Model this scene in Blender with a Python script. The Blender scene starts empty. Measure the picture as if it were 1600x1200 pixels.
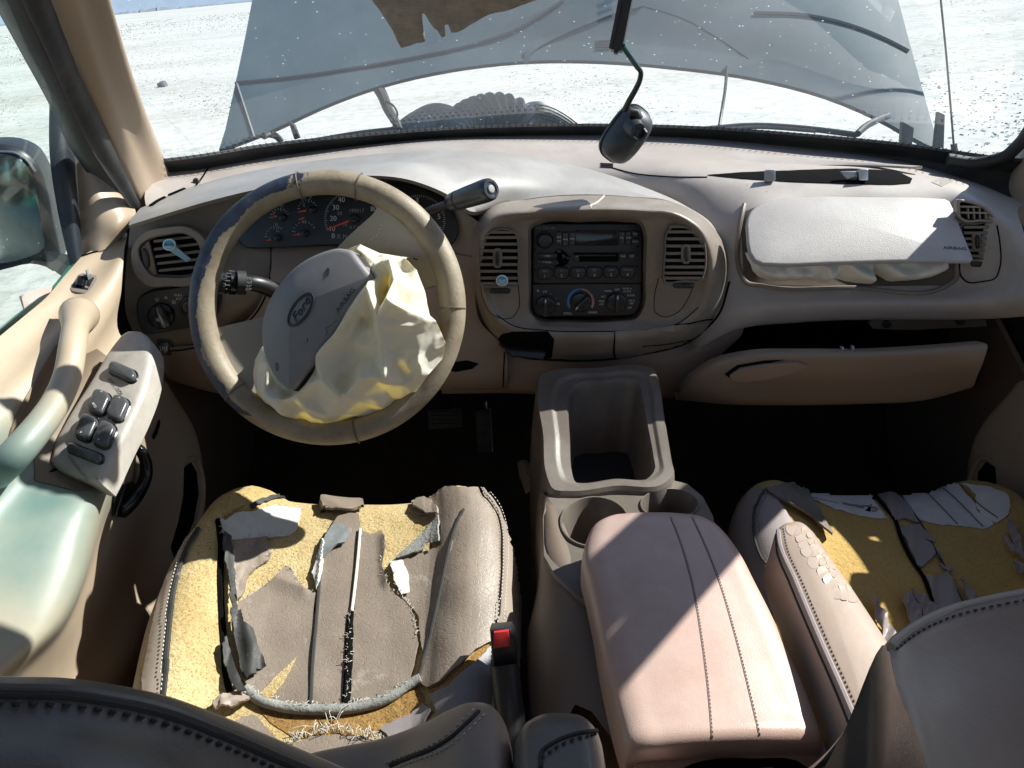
import bpy, bmesh, math, random
from mathutils import Vector, Matrix, noise
from mathutils.bvhtree import BVHTree
from mathutils.geometry import delaunay_2d_cdt
random.seed(7)
S = bpy.context.scene
COL = S.collection
V = Vector
# ------------------------------------------------------------------ camera, sky, sun, exposure
CAM = V((0, 0, 1.65))
cd = bpy.data.cameras.new('camera'); cam = bpy.data.objects.new('camera', cd); COL.objects.link(cam)
cd.lens = 27.0; cd.sensor_width = 36.0; cd.clip_start = 0.02; cd.clip_end = 5000
cam.location = CAM; cam.rotation_euler = (math.radians(63.0), 0, 0)
S.camera = cam
SUN = V((0.98, 0.36, 1.0)).normalized()
w = bpy.data.worlds.new('World'); S.world = w; w.use_nodes = True
nt = w.node_tree
sky = nt.nodes.new('ShaderNodeTexSky'); sky.sky_type = 'NISHITA'; sky.sun_disc = False
sky.sun_elevation = math.asin(SUN.z); sky.sun_rotation = math.atan2(SUN.x, SUN.y)
sky.air_density = 1.0; sky.dust_density = 0.6; sky.ozone_density = 1.0
bg = nt.nodes['Background']; nt.links.new(sky.outputs[0], bg.inputs[0]); bg.inputs[1].default_value = 0.085
sd = bpy.data.lights.new('sun', 'SUN'); so = bpy.data.objects.new('sun', sd); COL.objects.link(so)
sd.energy = 5.0; sd.angle = math.radians(0.55); sd.color = (1.0, 0.95, 0.87)
so.rotation_euler = SUN.to_track_quat('Z', 'Y').to_euler(); so.location = (6, 3, 9)
S.view_settings.view_transform = 'Standard'; S.view_settings.look = 'None'
S.view_settings.gamma = 1.0; S.view_settings.use_curve_mapping = False
S.view_settings.exposure = 1.1
S.cycles.max_bounces = 9; S.cycles.diffuse_bounces = 5; S.cycles.glossy_bounces = 4
S.cycles.transmission_bounces = 6; S.cycles.transparent_max_bounces = 12
S.cycles.caustics_reflective = False; S.cycles.caustics_refractive = False
S.cycles.sample_clamp_indirect = 6.0
S.cycles.use_denoising = True
# ------------------------------------------------------------------ measuring helpers
CT, ST = math.cos(math.radians(27)), math.sin(math.radians(27))
def ray(px, py):                       # sight line of a measured photograph point
    u = (px - 800) / 1200.0; v = (600 - py) / 1200.0
    return V((u, CT + ST * v, -ST + CT * v))
def P(px, py, Y=None, X=None, Z=None, D=None):
    r = ray(px, py)
    if Y is not None: t = Y / r.y
    elif X is not None: t = X / r.x
    elif Z is not None: t = Z / r.z
    else: t = D
    return CAM + r * t
def rowY(pts): return [P(a, b, Y=c) for a, b, c in pts]
def rowX(pts): return [P(a, b, X=c) for a, b, c in pts]
def R(x, y, z): return V((x, y, z + CAM.z))       # z given relative to eye height
def crs(pts, n, closed=False):                      # Catmull-Rom resample by chord length
    pts = [V(p) for p in pts]
    if len(pts) == 1: return [pts[0].copy() for _ in range(n)]
    m = len(pts)
    if closed: ext = [pts[-1]] + pts + [pts[0], pts[1]]
    else: ext = [pts[0] * 2 - pts[1]] + pts + [pts[-1] * 2 - pts[-2]]
    seg = m if closed else m - 1
    L = [0.0]
    for i in range(seg): L.append(L[-1] + max((ext[i + 2] - ext[i + 1]).length, 1e-7))
    out = []; k = 0
    for j in range(n):
        s = L[-1] * (j / n if closed else j / (n - 1))
        while k < seg - 1 and s > L[k + 1]: k += 1
        t = (s - L[k]) / (L[k + 1] - L[k])
        a, b, c, d = ext[k], ext[k + 1], ext[k + 2], ext[k + 3]
        # non-uniform (centripetal-like) tangents
        h0 = max((b - a).length, 1e-7); h1 = max((c - b).length, 1e-7); h2 = max((d - c).length, 1e-7)
        m1 = ((b - a) / h0 * h1 + (c - b) / h1 * h0) / (h0 + h1) * h1
        m2 = ((c - b) / h1 * h2 + (d - c) / h2 * h1) / (h1 + h2) * h1
        t2, t3 = t * t, t * t * t
        out.append(b * (2 * t3 - 3 * t2 + 1) + m1 * (t3 - 2 * t2 + t) + c * (-2 * t3 + 3 * t2) + m2 * (t3 - t2))
    return out
def lin(pts, n, closed=False):
    pts = [V(p) for p in pts]
    if closed: pts = pts + [pts[0]]
    L = [0.0]
    for i in range(len(pts) - 1): L.append(L[-1] + (pts[i + 1] - pts[i]).length)
    out = []; k = 0
    for j in range(n):
        s = L[-1] * (j / n if closed else j / (n - 1))
        while k < len(pts) - 2 and s > L[k + 1]: k += 1
        t = (s - L[k]) / max(L[k + 1] - L[k], 1e-9)
        out.append(pts[k].lerp(pts[k + 1], min(t, 1)))
    return out
# ------------------------------------------------------------------ objects
ORG = {}
def thing(name, label, cat, loc, group=None, kind=None):
    o = bpy.data.objects.new(name, None); COL.objects.link(o); o.empty_display_size = 0.05
    o.location = loc; ORG[o.name] = V(loc); o['label'] = label; o['category'] = cat
    if group: o['group'] = group
    if kind: o['kind'] = kind
    return o
def mk(name, vs, fs, mat, parent=None, ang=38, loc=None, label=None, cat=None, kind=None, group=None):
    org = ORG[parent.name] if parent is not None else (V(loc) if loc is not None else V((0, 0, 0)))
    me = bpy.data.meshes.new(name)
    me.from_pydata([tuple(V(p) - org) for p in vs], [], [list(f) for f in fs])
    me.validate()
    bm = bmesh.new(); bm.from_mesh(me); bmesh.ops.recalc_face_normals(bm, faces=bm.faces); bm.to_mesh(me); bm.free()
    me.polygons.foreach_set('use_smooth', [True] * len(me.polygons))
    if ang < 180: me.set_sharp_from_angle(angle=math.radians(ang))
    for m in (mat if isinstance(mat, (list, tuple)) else [mat]): me.materials.append(m)
    o = bpy.data.objects.new(name, me); COL.objects.link(o)
    if parent is not None: o.parent = parent
    else: o.location = org
    ORG[o.name] = org
    if label: o['label'] = label
    if cat: o['category'] = cat
    if kind: o['kind'] = kind
    if group: o['group'] = group
    return o
class MB:                              # collects several shapes that make ONE part
    def __init__(s): s.v = []; s.f = []
    def add(s, vs, fs):
        b = len(s.v); s.v += [V(p) for p in vs]; s.f += [[i + b for i in f] for f in fs]; return s
    def build(s, name, mat, parent=None, **k): return mk(name, s.v, s.f, mat, parent, **k)
def grid(rows, cu=False, cv=False):
    nu = len(rows[0]); nv = len(rows); vs = [p for r in rows for p in r]; fs = []
    for j in range(nv if cv else nv - 1):
        for i in range(nu if cu else nu - 1):
            fs.append([j * nu + i, j * nu + (i + 1) % nu, ((j + 1) % nv) * nu + (i + 1) % nu, ((j + 1) % nv) * nu + i])
    return vs, fs
def loft(rows, nu, nv, closed=False, brk=(), linear=False):
    rr_ = [crs(r, nu, closed) if len(r) != nu or not closed else [V(p) for p in r] for r in rows]
    cols = []
    cuts = [0] + sorted(brk) + [len(rows) - 1]
    for i in range(nu):
        col = [r[i] for r in rr_]
        if linear: cols.append(lin(col, nv)); continue
        out = []
        tot = len(rows) - 1
        for a, b in zip(cuts[:-1], cuts[1:]):
            n = max(2, round(nv * (b - a) / tot) + 1)
            seg = crs(col[a:b + 1], n) if b - a > 0 else [col[a]]
            out += seg if not out else seg[1:]
        cols.append(out)
    rows2 = [[cols[i][j] for i in range(nu)] for j in range(len(cols[0]))]
    return grid(rows2, cu=closed)
def thick(vs, fs, th, dirn=None):      # gives an open sheet a back and a rim
    bm = bmesh.new(); bv = [bm.verts.new(p) for p in vs]
    for f in fs:
        try: bm.faces.new([bv[i] for i in f])
        except ValueError: pass
    bmesh.ops.recalc_face_normals(bm, faces=bm.faces)
    bm.normal_update()
    n = V((0, 0, 0))
    for f in bm.faces: n += f.normal * f.calc_area()
    flip = 1.0
    ref = dirn if dirn is not None else (CAM - bv[0].co)
    if n.dot(ref) < 0: flip = -1.0
    nn = [v.normal.copy() * flip for v in bm.verts]
    N = len(bm.verts); bm.verts.index_update()
    out = [v.co.copy() for v in bm.verts] + [v.co - nn[v.index] * th for v in bm.verts]
    ff = []
    for f in bm.faces:
        idx = [v.index for v in f.verts]
        ff.append(idx); ff.append([i + N for i in reversed(idx)])
    for e in bm.edges:
        if e.is_boundary:
            a, b = e.verts[0].index, e.verts[1].index
            ff.append([a, b, b + N, a + N])
    bm.free()
    return out, ff
def tube(path, r, n=8, cap=True, sm=None):
    pts = crs(path, sm) if sm else [V(p) for p in path]
    rad = r if callable(r) else (lambda t: r)
    rows = []; prev = None
    for i, p in enumerate(pts):
        t = (pts[min(i + 1, len(pts) - 1)] - pts[max(i - 1, 0)]).normalized()
        if prev is None:
            a = V((0, 0, 1)) if abs(t.z) < .9 else V((1, 0, 0)); x = t.cross(a).normalized()
        else: x = (prev - t * prev.dot(t)).normalized()
        prev = x; y = t.cross(x); rr = rad(i / (len(pts) - 1))
        rows.append([p + (x * math.cos(2 * math.pi * k / n) + y * math.sin(2 * math.pi * k / n)) * rr for k in range(n)])
    vs, fs = grid(rows, cu=True)
    if cap:
        fs.append(list(range(n))[::-1]); fs.append([len(vs) - n + k for k in range(n)])
    return vs, fs
class Fr:                              # a flat working frame on a real surface
    def __init__(s, o, y, n=None, x=None):
        s.o = V(o)
        if x is not None: s.x = V(x).normalized(); s.y = (V(y) - s.x * V(y).dot(s.x)).normalized(); s.n = s.x.cross(s.y)
        else:
            s.n = V(n).normalized(); s.y = (V(y) - s.n * V(y).dot(s.n)).normalized(); s.x = s.y.cross(s.n)
        if s.n.dot(CAM - s.o) < 0: s.n = -s.n; s.x = -s.x
    def loc(s, px, py):
        r = ray(px, py); t = (s.o - CAM).dot(s.n) / r.dot(s.n); q = CAM + r * t - s.o
        return (q.dot(s.x), q.dot(s.y))
    def pt(s, a, b, h=0): return s.o + s.x * a + s.y * b + s.n * h
    def at(s, px, py, h=0):
        a, b = s.loc(px, py); return s.pt(a, b, h)
    def mat(s, a, b, h, rot=0):
        x = s.x * math.cos(rot) + s.y * math.sin(rot); y = s.n.cross(x); p = s.pt(a, b, h)
        return Matrix(((x.x, y.x, s.n.x, p.x), (x.y, y.y, s.n.y, p.y), (x.z, y.z, s.n.z, p.z), (0, 0, 0, 1)))
def rr(x0, y0, x1, y1, r, n=5):
    r = min(r, abs(x1 - x0) / 2, abs(y1 - y0) / 2); o = []
    for cx, cy, a0 in ((x1 - r, y0 + r, -90), (x1 - r, y1 - r, 0), (x0 + r, y1 - r, 90), (x0 + r, y0 + r, 180)):
        for k in range(n + 1):
            a = math.radians(a0 + 90 * k / n); o.append((cx + r * math.cos(a), cy + r * math.sin(a)))
    return o
def ell(cx, cy, rx, ry, n=28, rot=0):
    o = []
    for k in range(n):
        a = 2 * math.pi * k / n; x, y = rx * math.cos(a), ry * math.sin(a)
        o.append((cx + x * math.cos(rot) - y * math.sin(rot), cy + x * math.sin(rot) + y * math.cos(rot)))
    return o
def sm2(pts, n, closed=True): return [(p.x, p.y) for p in crs([V((a, b, 0)) for a, b in pts], n, closed)]
def inset2(pts, d):
    n = len(pts); ar = sum(pts[i][0] * pts[(i + 1) % n][1] - pts[(i + 1) % n][0] * pts[i][1] for i in range(n))
    sg = 1 if ar > 0 else -1; out = []
    for i in range(n):
        p0 = V(pts[i - 1]); p = V(pts[i]); p1 = V(pts[(i + 1) % n])
        e0 = (p - p0); e1 = (p1 - p)
        e0 = e0.normalized() if e0.length > 1e-9 else e1.normalized()
        e1 = e1.normalized() if e1.length > 1e-9 else e0
        n0 = V((-e0.y, e0.x)) * sg; n1 = V((-e1.y, e1.x)) * sg
        m = n0 + n1
        if m.length < 1e-6: m = n0
        m.normalize(); k = d / max(m.dot(n0), 0.5)
        out.append((p.x + m.x * k, p.y + m.y * k))
    return out
def plate_geo(fr, outline, h0, h1, bev=.001, local=False, dome=0, top=True):
    L = outline if local else [fr.loc(*p) for p in outline]
    n = len(L); rows = [(L, h0)]
    if bev > 0:
        for a in (0, 30, 60, 90):
            a = math.radians(a); rows.append((inset2(L, bev * (1 - math.cos(a))), h1 - bev + bev * math.sin(a)))
    else: rows.append((L, h1))
    vs = []; fs = []
    for q, h in rows: vs += [fr.pt(a, b, h) for a, b in q]
    for j in range(len(rows) - 1):
        for i in range(n):
            fs.append([j * n + i, j * n + (i + 1) % n, (j + 1) * n + (i + 1) % n, (j + 1) * n + i])
    base = (len(rows) - 1) * n
    if dome:
        q, h = rows[-1]; cx = sum(a for a, b in q) / n; cy = sum(b for a, b in q) / n
        last = base
        for t in (.25, .5, .75):
            st = len(vs)
            vs += [fr.pt(a + (cx - a) * t, b + (cy - b) * t, h + dome * (1 - (1 - t) ** 2)) for a, b in q]
            for i in range(n): fs.append([last + i, last + (i + 1) % n, st + (i + 1) % n, st + i])
            last = st
        vs.append(fr.pt(cx, cy, h + dome))
        for i in range(n): fs.append([last + i, last + (i + 1) % n, len(vs) - 1])
    elif top: fs.append([base + i for i in range(n)])
    return vs, fs
def plate(name, fr, outline, h0, h1, mat, parent, bev=.001, local=False, dome=0, **k):
    vs, fs = plate_geo(fr, outline, h0, h1, bev, local, dome)
    return mk(name, vs, fs, mat, parent, **k)
def ring_geo(fr, outer, inner, h0, h1, hin=None):
    n = len(outer); O = [fr.loc(*p) for p in outer]; I = [fr.loc(*p) for p in inner]
    hin = h0 if hin is None else hin; O2 = inset2(O, .0012); I2 = inset2(I, -.0012)
    rows = [[fr.pt(a, b, h0) for a, b in O], [fr.pt(a, b, h1 - .0012) for a, b in O], [fr.pt(a, b, h1) for a, b in O2],
            [fr.pt(a, b, h1) for a, b in I2], [fr.pt(a, b, h1 - .0012) for a, b in I], [fr.pt(a, b, hin) for a, b in I]]
    return grid(rows, cu=True)
def text(body, M, size, mat, parent, name='lettering', ex=.0002, shear=0, align='CENTER', sx=1.0):
    c = bpy.data.curves.new(name, 'FONT'); c.body = body; c.size = size; c.align_x = align; c.align_y = 'CENTER'
    c.extrude = ex; c.shear = shear; c.resolution_u = 3; c.materials.append(mat)
    o = bpy.data.objects.new(name, c); COL.objects.link(o); o.parent = parent
    o.matrix_basis = Matrix.Translation(-ORG[parent.name]) @ M @ Matrix.Scale(sx, 4, V((1, 0, 0)))
    ORG[o.name] = ORG[parent.name]
    return o
def textp(fr, body, px, py, h, size, mat, parent, rot=0, **k):
    a, b = fr.loc(px, py); return text(body, fr.mat(a, b, h, rot), size, mat, parent, **k)
# -------- shapes laid on an existing surface
def bvh_of(*objs):
    vs = []; fs = []
    for o in objs:
        b = len(vs); org = ORG[o.name]
        vs += [v.co + org for v in o.data.vertices]; fs += [[i + b for i in p.vertices] for p in o.data.polygons]
    return BVHTree.FromPolygons(vs, fs)
def onto(b, px, py):
    d = ray(px, py).normalized(); h, n, i, dist = b.ray_cast(CAM, d)
    if h is None:
        best = None
        for t in (.4, .5, .6, .7, .8, .9, 1.0, 1.1, 1.2, 1.3, 1.4, 1.6):
            q = b.find_nearest(CAM + d * t)
            if q[0] is not None and (best is None or q[3] < best[3]): best = q
        h, n = best[0], best[1]
    n = n.normalized()
    if n.dot(CAM - h) < 0: n = -n
    return h, n
def inpoly(x, y, pg):
    c = False; j = len(pg) - 1
    for i in range(len(pg)):
        if (pg[i][1] > y) != (pg[j][1] > y) and x < (pg[j][0] - pg[i][0]) * (y - pg[i][1]) / (pg[j][1] - pg[i][1]) + pg[i][0]: c = not c
        j = i
    return c
def edge_d(x, y, pg):
    best = 1e9; n = len(pg)
    for i in range(n):
        ax, ay = pg[i]; bx, by = pg[(i + 1) % n]; dx, dy = bx - ax, by - ay; l = dx * dx + dy * dy
        t = 0 if l == 0 else max(0, min(1, ((x - ax) * dx + (y - ay) * dy) / l))
        best = min(best, math.hypot(x - ax - dx * t, y - ay - dy * t))
    return best
def rough_edge(pg, step, jit, seed):
    o = []; n = len(pg)
    for i in range(n):
        a, b = pg[i], pg[(i + 1) % n]; L = math.hypot(b[0] - a[0], b[1] - a[1]); m = max(1, int(L / step))
        for k in range(m):
            x = a[0] + (b[0] - a[0]) * k / m; y = a[1] + (b[1] - a[1]) * k / m
            q = noise.noise_vector(V((x * .23, y * .23, seed))) * jit + noise.noise_vector(V((x * .06, y * .06, seed))) * jit * 1.4
            o.append((x + q.x, y + q.y))
    return o
def drape_geo(pg, b, off=.002, th=.003, step=5, jit=1.0, lift=None, seed=1.0, wr=0.0, wrs=.05):
    E = rough_edge(pg, step, jit, seed); ne = len(E)
    xs = [p[0] for p in E]; ys = [p[1] for p in E]; pts = list(E)
    y = min(ys) + step / 2; k = 0
    while y < max(ys):
        x = min(xs) + (step / 2 if k % 2 else 0)
        while x < max(xs):
            if inpoly(x, y, E) and edge_d(x, y, E) > step * .45: pts.append((x + random.uniform(-.1, .1), y + random.uniform(-.1, .1)))
            x += step
        y += step * .87; k += 1
    r = delaunay_2d_cdt([V(p) for p in pts], [], [list(range(ne))], 1, 1e-5)
    vs2, fs2 = r[0], r[2]; top = []; nor = []
    for p in vs2:
        h, n = onto(b, p.x, p.y); o = off
        if wr: o += wr * (noise.noise(V((p.x * wrs, p.y * wrs, seed * 3))) + .5)
        if lift: o += lift(p.x, p.y)
        top.append(h + n * o); nor.append(n)
    N = len(top); vs = top + [top[i] - nor[i] * th for i in range(N)]; fs = [list(f) for f in fs2]
    cnt = {}
    for f in fs2:
        for i in range(len(f)):
            e = (f[i], f[(i + 1) % len(f)]); cnt[tuple(sorted(e))] = cnt.get(tuple(sorted(e)), 0) + 1
    for f in fs2:
        fs.append([i + N for i in reversed(f)])
        for i in range(len(f)):
            e = (f[i], f[(i + 1) % len(f)])
            if cnt[tuple(sorted(e))] == 1: fs.append([e[0], e[0] + N, e[1] + N, e[1]])
    return vs, fs
def drape(name, pg, b, mat, parent, off=.002, th=.003, step=5, jit=1.0, lift=None, seed=1.0, ang=35, wr=0, wrs=.05, **k):
    vs, fs = drape_geo(pg, b, off, th, step, jit, lift, seed, wr, wrs)
    return mk(name, vs, fs, mat, parent, ang=ang, **k)
def seam_pts(pl, b, off, step=4):
    o = []
    q = crs([V((a, c, 0)) for a, c in pl], max(3, int(sum(math.hypot(pl[i + 1][0] - pl[i][0], pl[i + 1][1] - pl[i][1]) for i in range(len(pl) - 1)) / step)))
    for p in q:
        h, n = onto(b, p.x, p.y); o.append((h + n * off, n))
    return o
def seam(name, pl, b, mat, parent, r=.0012, off=.0, n=6, step=4, **k):
    vs, fs = tube([p for p, q in seam_pts(pl, b, off, step)], r, n); return mk(name, vs, fs, mat, parent, **k)
def stitches(name, pl, b, mat, parent, pitch=.006, ln=.0042, r=.0007, off=.0008, **k):
    pts = [p for p, q in seam_pts(pl, b, off, 3)]
    L = sum((pts[i + 1] - pts[i]).length for i in range(len(pts) - 1)); n = max(3, int(L / pitch) * 2)
    q = lin(pts, n); m = MB()
    for i in range(0, n - 1, 2):
        e = q[i].lerp(q[i + 1], min(1, ln / (pitch / 2) * .6)); mid = (q[i] + e) / 2 + (CAM - q[i]).normalized() * r
        m.add(*tube([q[i], mid, e], r, 5))
    return m.build(name, mat, parent, kind='stuff', **k)
# ------------------------------------------------------------------ materials
def nodes(m): m.use_nodes = True; return m.node_tree.nodes, m.node_tree.links
def mat(name, col, rough=.5, var=.10, vs=6.0, bump=.15, bs=400, spec=.5, col2=None, dirt=None, dirt_amt=.0, dscale=9, metal=0, sub=0, bdist=.001, coat=0, wear=None, wear_t=.7, wear_s=14, trans=None):
    m = bpy.data.materials.new(name); N, L = nodes(m); b = N['Principled BSDF']
    tc = N.new('ShaderNodeTexCoord'); O = tc.outputs['Object']
    def nz(sc, det=4, rg=.6):
        n = N.new('ShaderNodeTexNoise'); n.inputs['Scale'].default_value = sc; n.inputs['Detail'].default_value = det
        n.inputs['Roughness'].default_value = rg; L.new(O, n.inputs['Vector']); return n.outputs['Fac']
    def ramp(src, a, c):
        r = N.new('ShaderNodeMapRange'); r.inputs[1].default_value = a; r.inputs[2].default_value = c; L.new(src, r.inputs[0]); return r.outputs[0]
    def mix(f, c1, c2):
        x = N.new('ShaderNodeMix'); x.data_type = 'RGBA'
        if isinstance(f, float): x.inputs[0].default_value = f
        else: L.new(f, x.inputs[0])
        for i, c in ((6, c1), (7, c2)):
            if isinstance(c, tuple): x.inputs[i].default_value = (*c, 1)
            else: L.new(c, x.inputs[i])
        return x.outputs[2]
    hi = tuple(min(1, c * (1 + var)) for c in col); lo = tuple(c * (1 - var) for c in col)
    c = mix(ramp(nz(vs, 6, .65), .3, .7), lo, hi)
    if col2: c = mix(ramp(nz(vs * .5, 3), .45, .62), c, col2)
    if dirt:
        c = mix(ramp(nz(dscale, 8, .7), .5 - dirt_amt * .3, .85), c, dirt)
    if wear: c = mix(ramp(nz(wear_s, 9, .75), wear_t - .04, wear_t + .04), c, wear)
    L.new(c, b.inputs['Base Color'])
    rn = N.new('ShaderNodeMapRange'); rn.inputs[3].default_value = max(.05, rough - .1); rn.inputs[4].default_value = min(1, rough + .12)
    L.new(nz(vs * 3, 5), rn.inputs[0]); L.new(rn.outputs[0], b.inputs['Roughness'])
    b.inputs['Specular IOR Level'].default_value = spec; b.inputs['Metallic'].default_value = metal
    if coat: b.inputs['Coat Weight'].default_value = coat; b.inputs['Coat Roughness'].default_value = .25
    if sub: b.inputs['Subsurface Weight'].default_value = sub; b.inputs['Subsurface Scale'].default_value = .01
    if bump:
        bp = N.new('ShaderNodeBump'); bp.inputs['Strength'].default_value = bump; bp.inputs['Distance'].default_value = bdist
        L.new(nz(bs, 3), bp.inputs['Height']); L.new(bp.outputs[0], b.inputs['Normal'])
    m['_o'] = 1
    return m
def shader(name):
    m = bpy.data.materials.new(name); N, L = nodes(m); return m, N, L, N['Principled BSDF'], N['Material Output']
DASH = mat('dash_vinyl', (.355, .305, .278), .48, .07, 5, .35, 900, dirt=(.46, .42, .39), dirt_amt=.12, dscale=7, wear=(.55, .52, .48), wear_t=.70, wear_s=70)
DASHD = mat('dash_plastic', (.205, .165, .135), .42, .08, 6, .25, 1200, dirt=(.30, .26, .22), dirt_amt=.1, wear=(.5, .46, .4), wear_t=.70, wear_s=80)
KNEE = mat('knee_panel_plastic', (.27, .20, .155), .5, .07, 5, .3, 1000)
TAN = mat('door_plastic', (.42, .325, .235), .38, .06, 4, .2, 900, dirt=(.3, .23, .17), dirt_amt=.05)
TRIM = mat('pillar_trim_plastic', (.36, .275, .20), .5, .06, 4, .2, 900)
BLK = mat('black_plastic', (.016, .016, .018), .38, .25, 20, .15, 900, wear=(.05, .05, .05), wear_t=.72, wear_s=60)
BLKG = mat('black_gloss_plastic', (.012, .012, .014), .22, .2, 20, .05, 900)
RUB = mat('black_rubber', (.014, .015, .017), .6, .3, 30, .3, 500, dirt=(.06, .06, .055), dirt_amt=.25)
DARK = mat('void_shade', (.005, .005, .005), .9, .2, 20, 0, spec=.04)  # near-black colour painting the shade inside gaps, slots and hollows
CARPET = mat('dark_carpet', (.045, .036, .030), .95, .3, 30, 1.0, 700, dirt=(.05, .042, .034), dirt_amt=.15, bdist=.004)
BROWN = mat('lower_brown_plastic', (.135, .098, .072), .5, .08, 6, .25, 1000)
METAL = mat('bare_metal', (.5, .5, .5), .35, .1, 20, .05, 500, metal=1)
WHITE = mat('white_print', (.62, .62, .60), .6, .05, 20, 0)
GREYP = mat('grey_print', (.30, .30, .30), .6, .05, 20, 0)
DPRINT = mat('dark_print', (.03, .03, .04), .6, .05, 20, 0)
RED = mat('red_plastic', (.55, .03, .035), .35, .08, 20, .05, 500)
ORANGE = mat('needle_orange', (.75, .09, .05), .5, .05, 20, 0)
# ---- field
m, N, L, B, OUT = shader('frosted_field'); FIELD = m
tc = N.new('ShaderNodeTexCoord')
def nz(N, L, O, sc, det=6, rg=.65, vec=None):
    n = N.new('ShaderNodeTexNoise'); n.inputs['Scale'].default_value = sc; n.inputs['Detail'].default_value = det; n.inputs['Roughness'].default_value = rg
    L.new(O, n.inputs['Vector']); return n.outputs['Fac']
def rmp(N, L, src, stops):
    r = N.new('ShaderNodeValToRGB'); L.new(src, r.inputs[0]); e = r.color_ramp.elements
    while len(e) < len(stops): e.new(.5)
    for q, (p, c) in zip(e, stops): q.position = p; q.color = (*c, 1)
    return r.outputs[0]
def mixc(N, L, f, a, b, mode='MIX'):
    x = N.new('ShaderNodeMix'); x.data_type = 'RGBA'; x.blend_type = mode
    if isinstance(f, (int, float)): x.inputs[0].default_value = f
    else: L.new(f, x.inputs[0])
    for i, c in ((6, a), (7, b)):
        if isinstance(c, tuple): x.inputs[i].default_value = (*c, 1)
        else: L.new(c, x.inputs[i])
    return x.outputs[2]
O = tc.outputs['Object']
mp = N.new('ShaderNodeMapping'); mp.inputs['Scale'].default_value = (.35, 1, 1); L.new(O, mp.inputs[0])
fine = rmp(N, L, nz(N, L, O, 4.5, 12, .82), [(.36, (.22, .22, .19)), (.46, (.36, .36, .33)), (.55, (.52, .52, .50))])
big = rmp(N, L, nz(N, L, mp.outputs[0], .16, 6, .6), [(.34, (.33, .32, .28)), (.56, (.58, .58, .56))])
L.new(mixc(N, L, .45, fine, big), B.inputs['Base Color']); B.inputs['Roughness'].default_value = .95; B.inputs['Specular IOR Level'].default_value = .1
bp = N.new('ShaderNodeBump'); bp.inputs['Strength'].default_value = .15; bp.inputs['Distance'].default_value = .03
L.new(nz(N, L, O, 5.0, 8, .75), bp.inputs['Height']); L.new(bp.outputs[0], B.inputs['Normal'])
# ---- dusty glass
def glass(name, tint, dust, haze, gl=.06):
    m, N, L, B, OUT = shader(name); N.remove(B)
    tr = N.new('ShaderNodeBsdfTransparent'); tr.inputs[0].default_value = (*tint, 1)
    g = N.new('ShaderNodeBsdfGlossy'); g.inputs['Roughness'].default_value = .03
    lw = N.new('ShaderNodeLayerWeight'); lw.inputs[0].default_value = .25
    mr = N.new('ShaderNodeMapRange'); mr.inputs[3].default_value = gl * .4; mr.inputs[4].default_value = gl * 3.4; L.new(lw.outputs['Fresnel'], mr.inputs[0])
    a = N.new('ShaderNodeMixShader'); L.new(mr.outputs[0], a.inputs[0]); L.new(tr.outputs[0], a.inputs[1]); L.new(g.outputs[0], a.inputs[2])
    df = N.new('ShaderNodeBsdfTranslucent'); df.inputs[0].default_value = (.60, .74, .84, 1)
    d2 = N.new('ShaderNodeBsdfDiffuse'); d2.inputs[0].default_value = (.58, .70, .80, 1)
    dm = N.new('ShaderNodeMixShader'); dm.inputs[0].default_value = .4; L.new(df.outputs[0], dm.inputs[1]); L.new(d2.outputs[0], dm.inputs[2])
    tc = N.new('ShaderNodeTexCoord'); O = tc.outputs['Object']
    f1 = rmp(N, L, nz(N, L, O, 5, 6, .7), [(.3, (haze * .6,) * 3), (.75, (haze * 1.5,) * 3)])
    vo = N.new('ShaderNodeTexVoronoi'); vo.inputs['Scale'].default_value = 85; L.new(O, vo.inputs['Vector'])
    sp = rmp(N, L, vo.outputs['Distance'], [(.0, (1,) * 3), (.17, (0,) * 3)])
    mk_ = rmp(N, L, nz(N, L, O, 40, 4, .7), [(.53, (0,) * 3), (.57, (dust,) * 3)])
    mu = N.new('ShaderNodeMath'); mu.operation = 'MULTIPLY'; L.new(sp, mu.inputs[0]); L.new(mk_, mu.inputs[1])
    ad = N.new('ShaderNodeMath'); ad.operation = 'ADD'; ad.use_clamp = True; L.new(f1, ad.inputs[0]); L.new(mu.outputs[0], ad.inputs[1])
    o = N.new('ShaderNodeMixShader'); L.new(ad.outputs[0], o.inputs[0]); L.new(a.outputs[0], o.inputs[1]); L.new(dm.outputs[0], o.inputs[2])
    L.new(o.outputs[0], OUT.inputs[0]); return m
GLASS = glass('windshield_glass', (.87, .93, .95), .9, .032, .046)
GLASS2 = glass('side_window_glass', (.74, .84, .82), .4, .005, .02)
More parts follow.
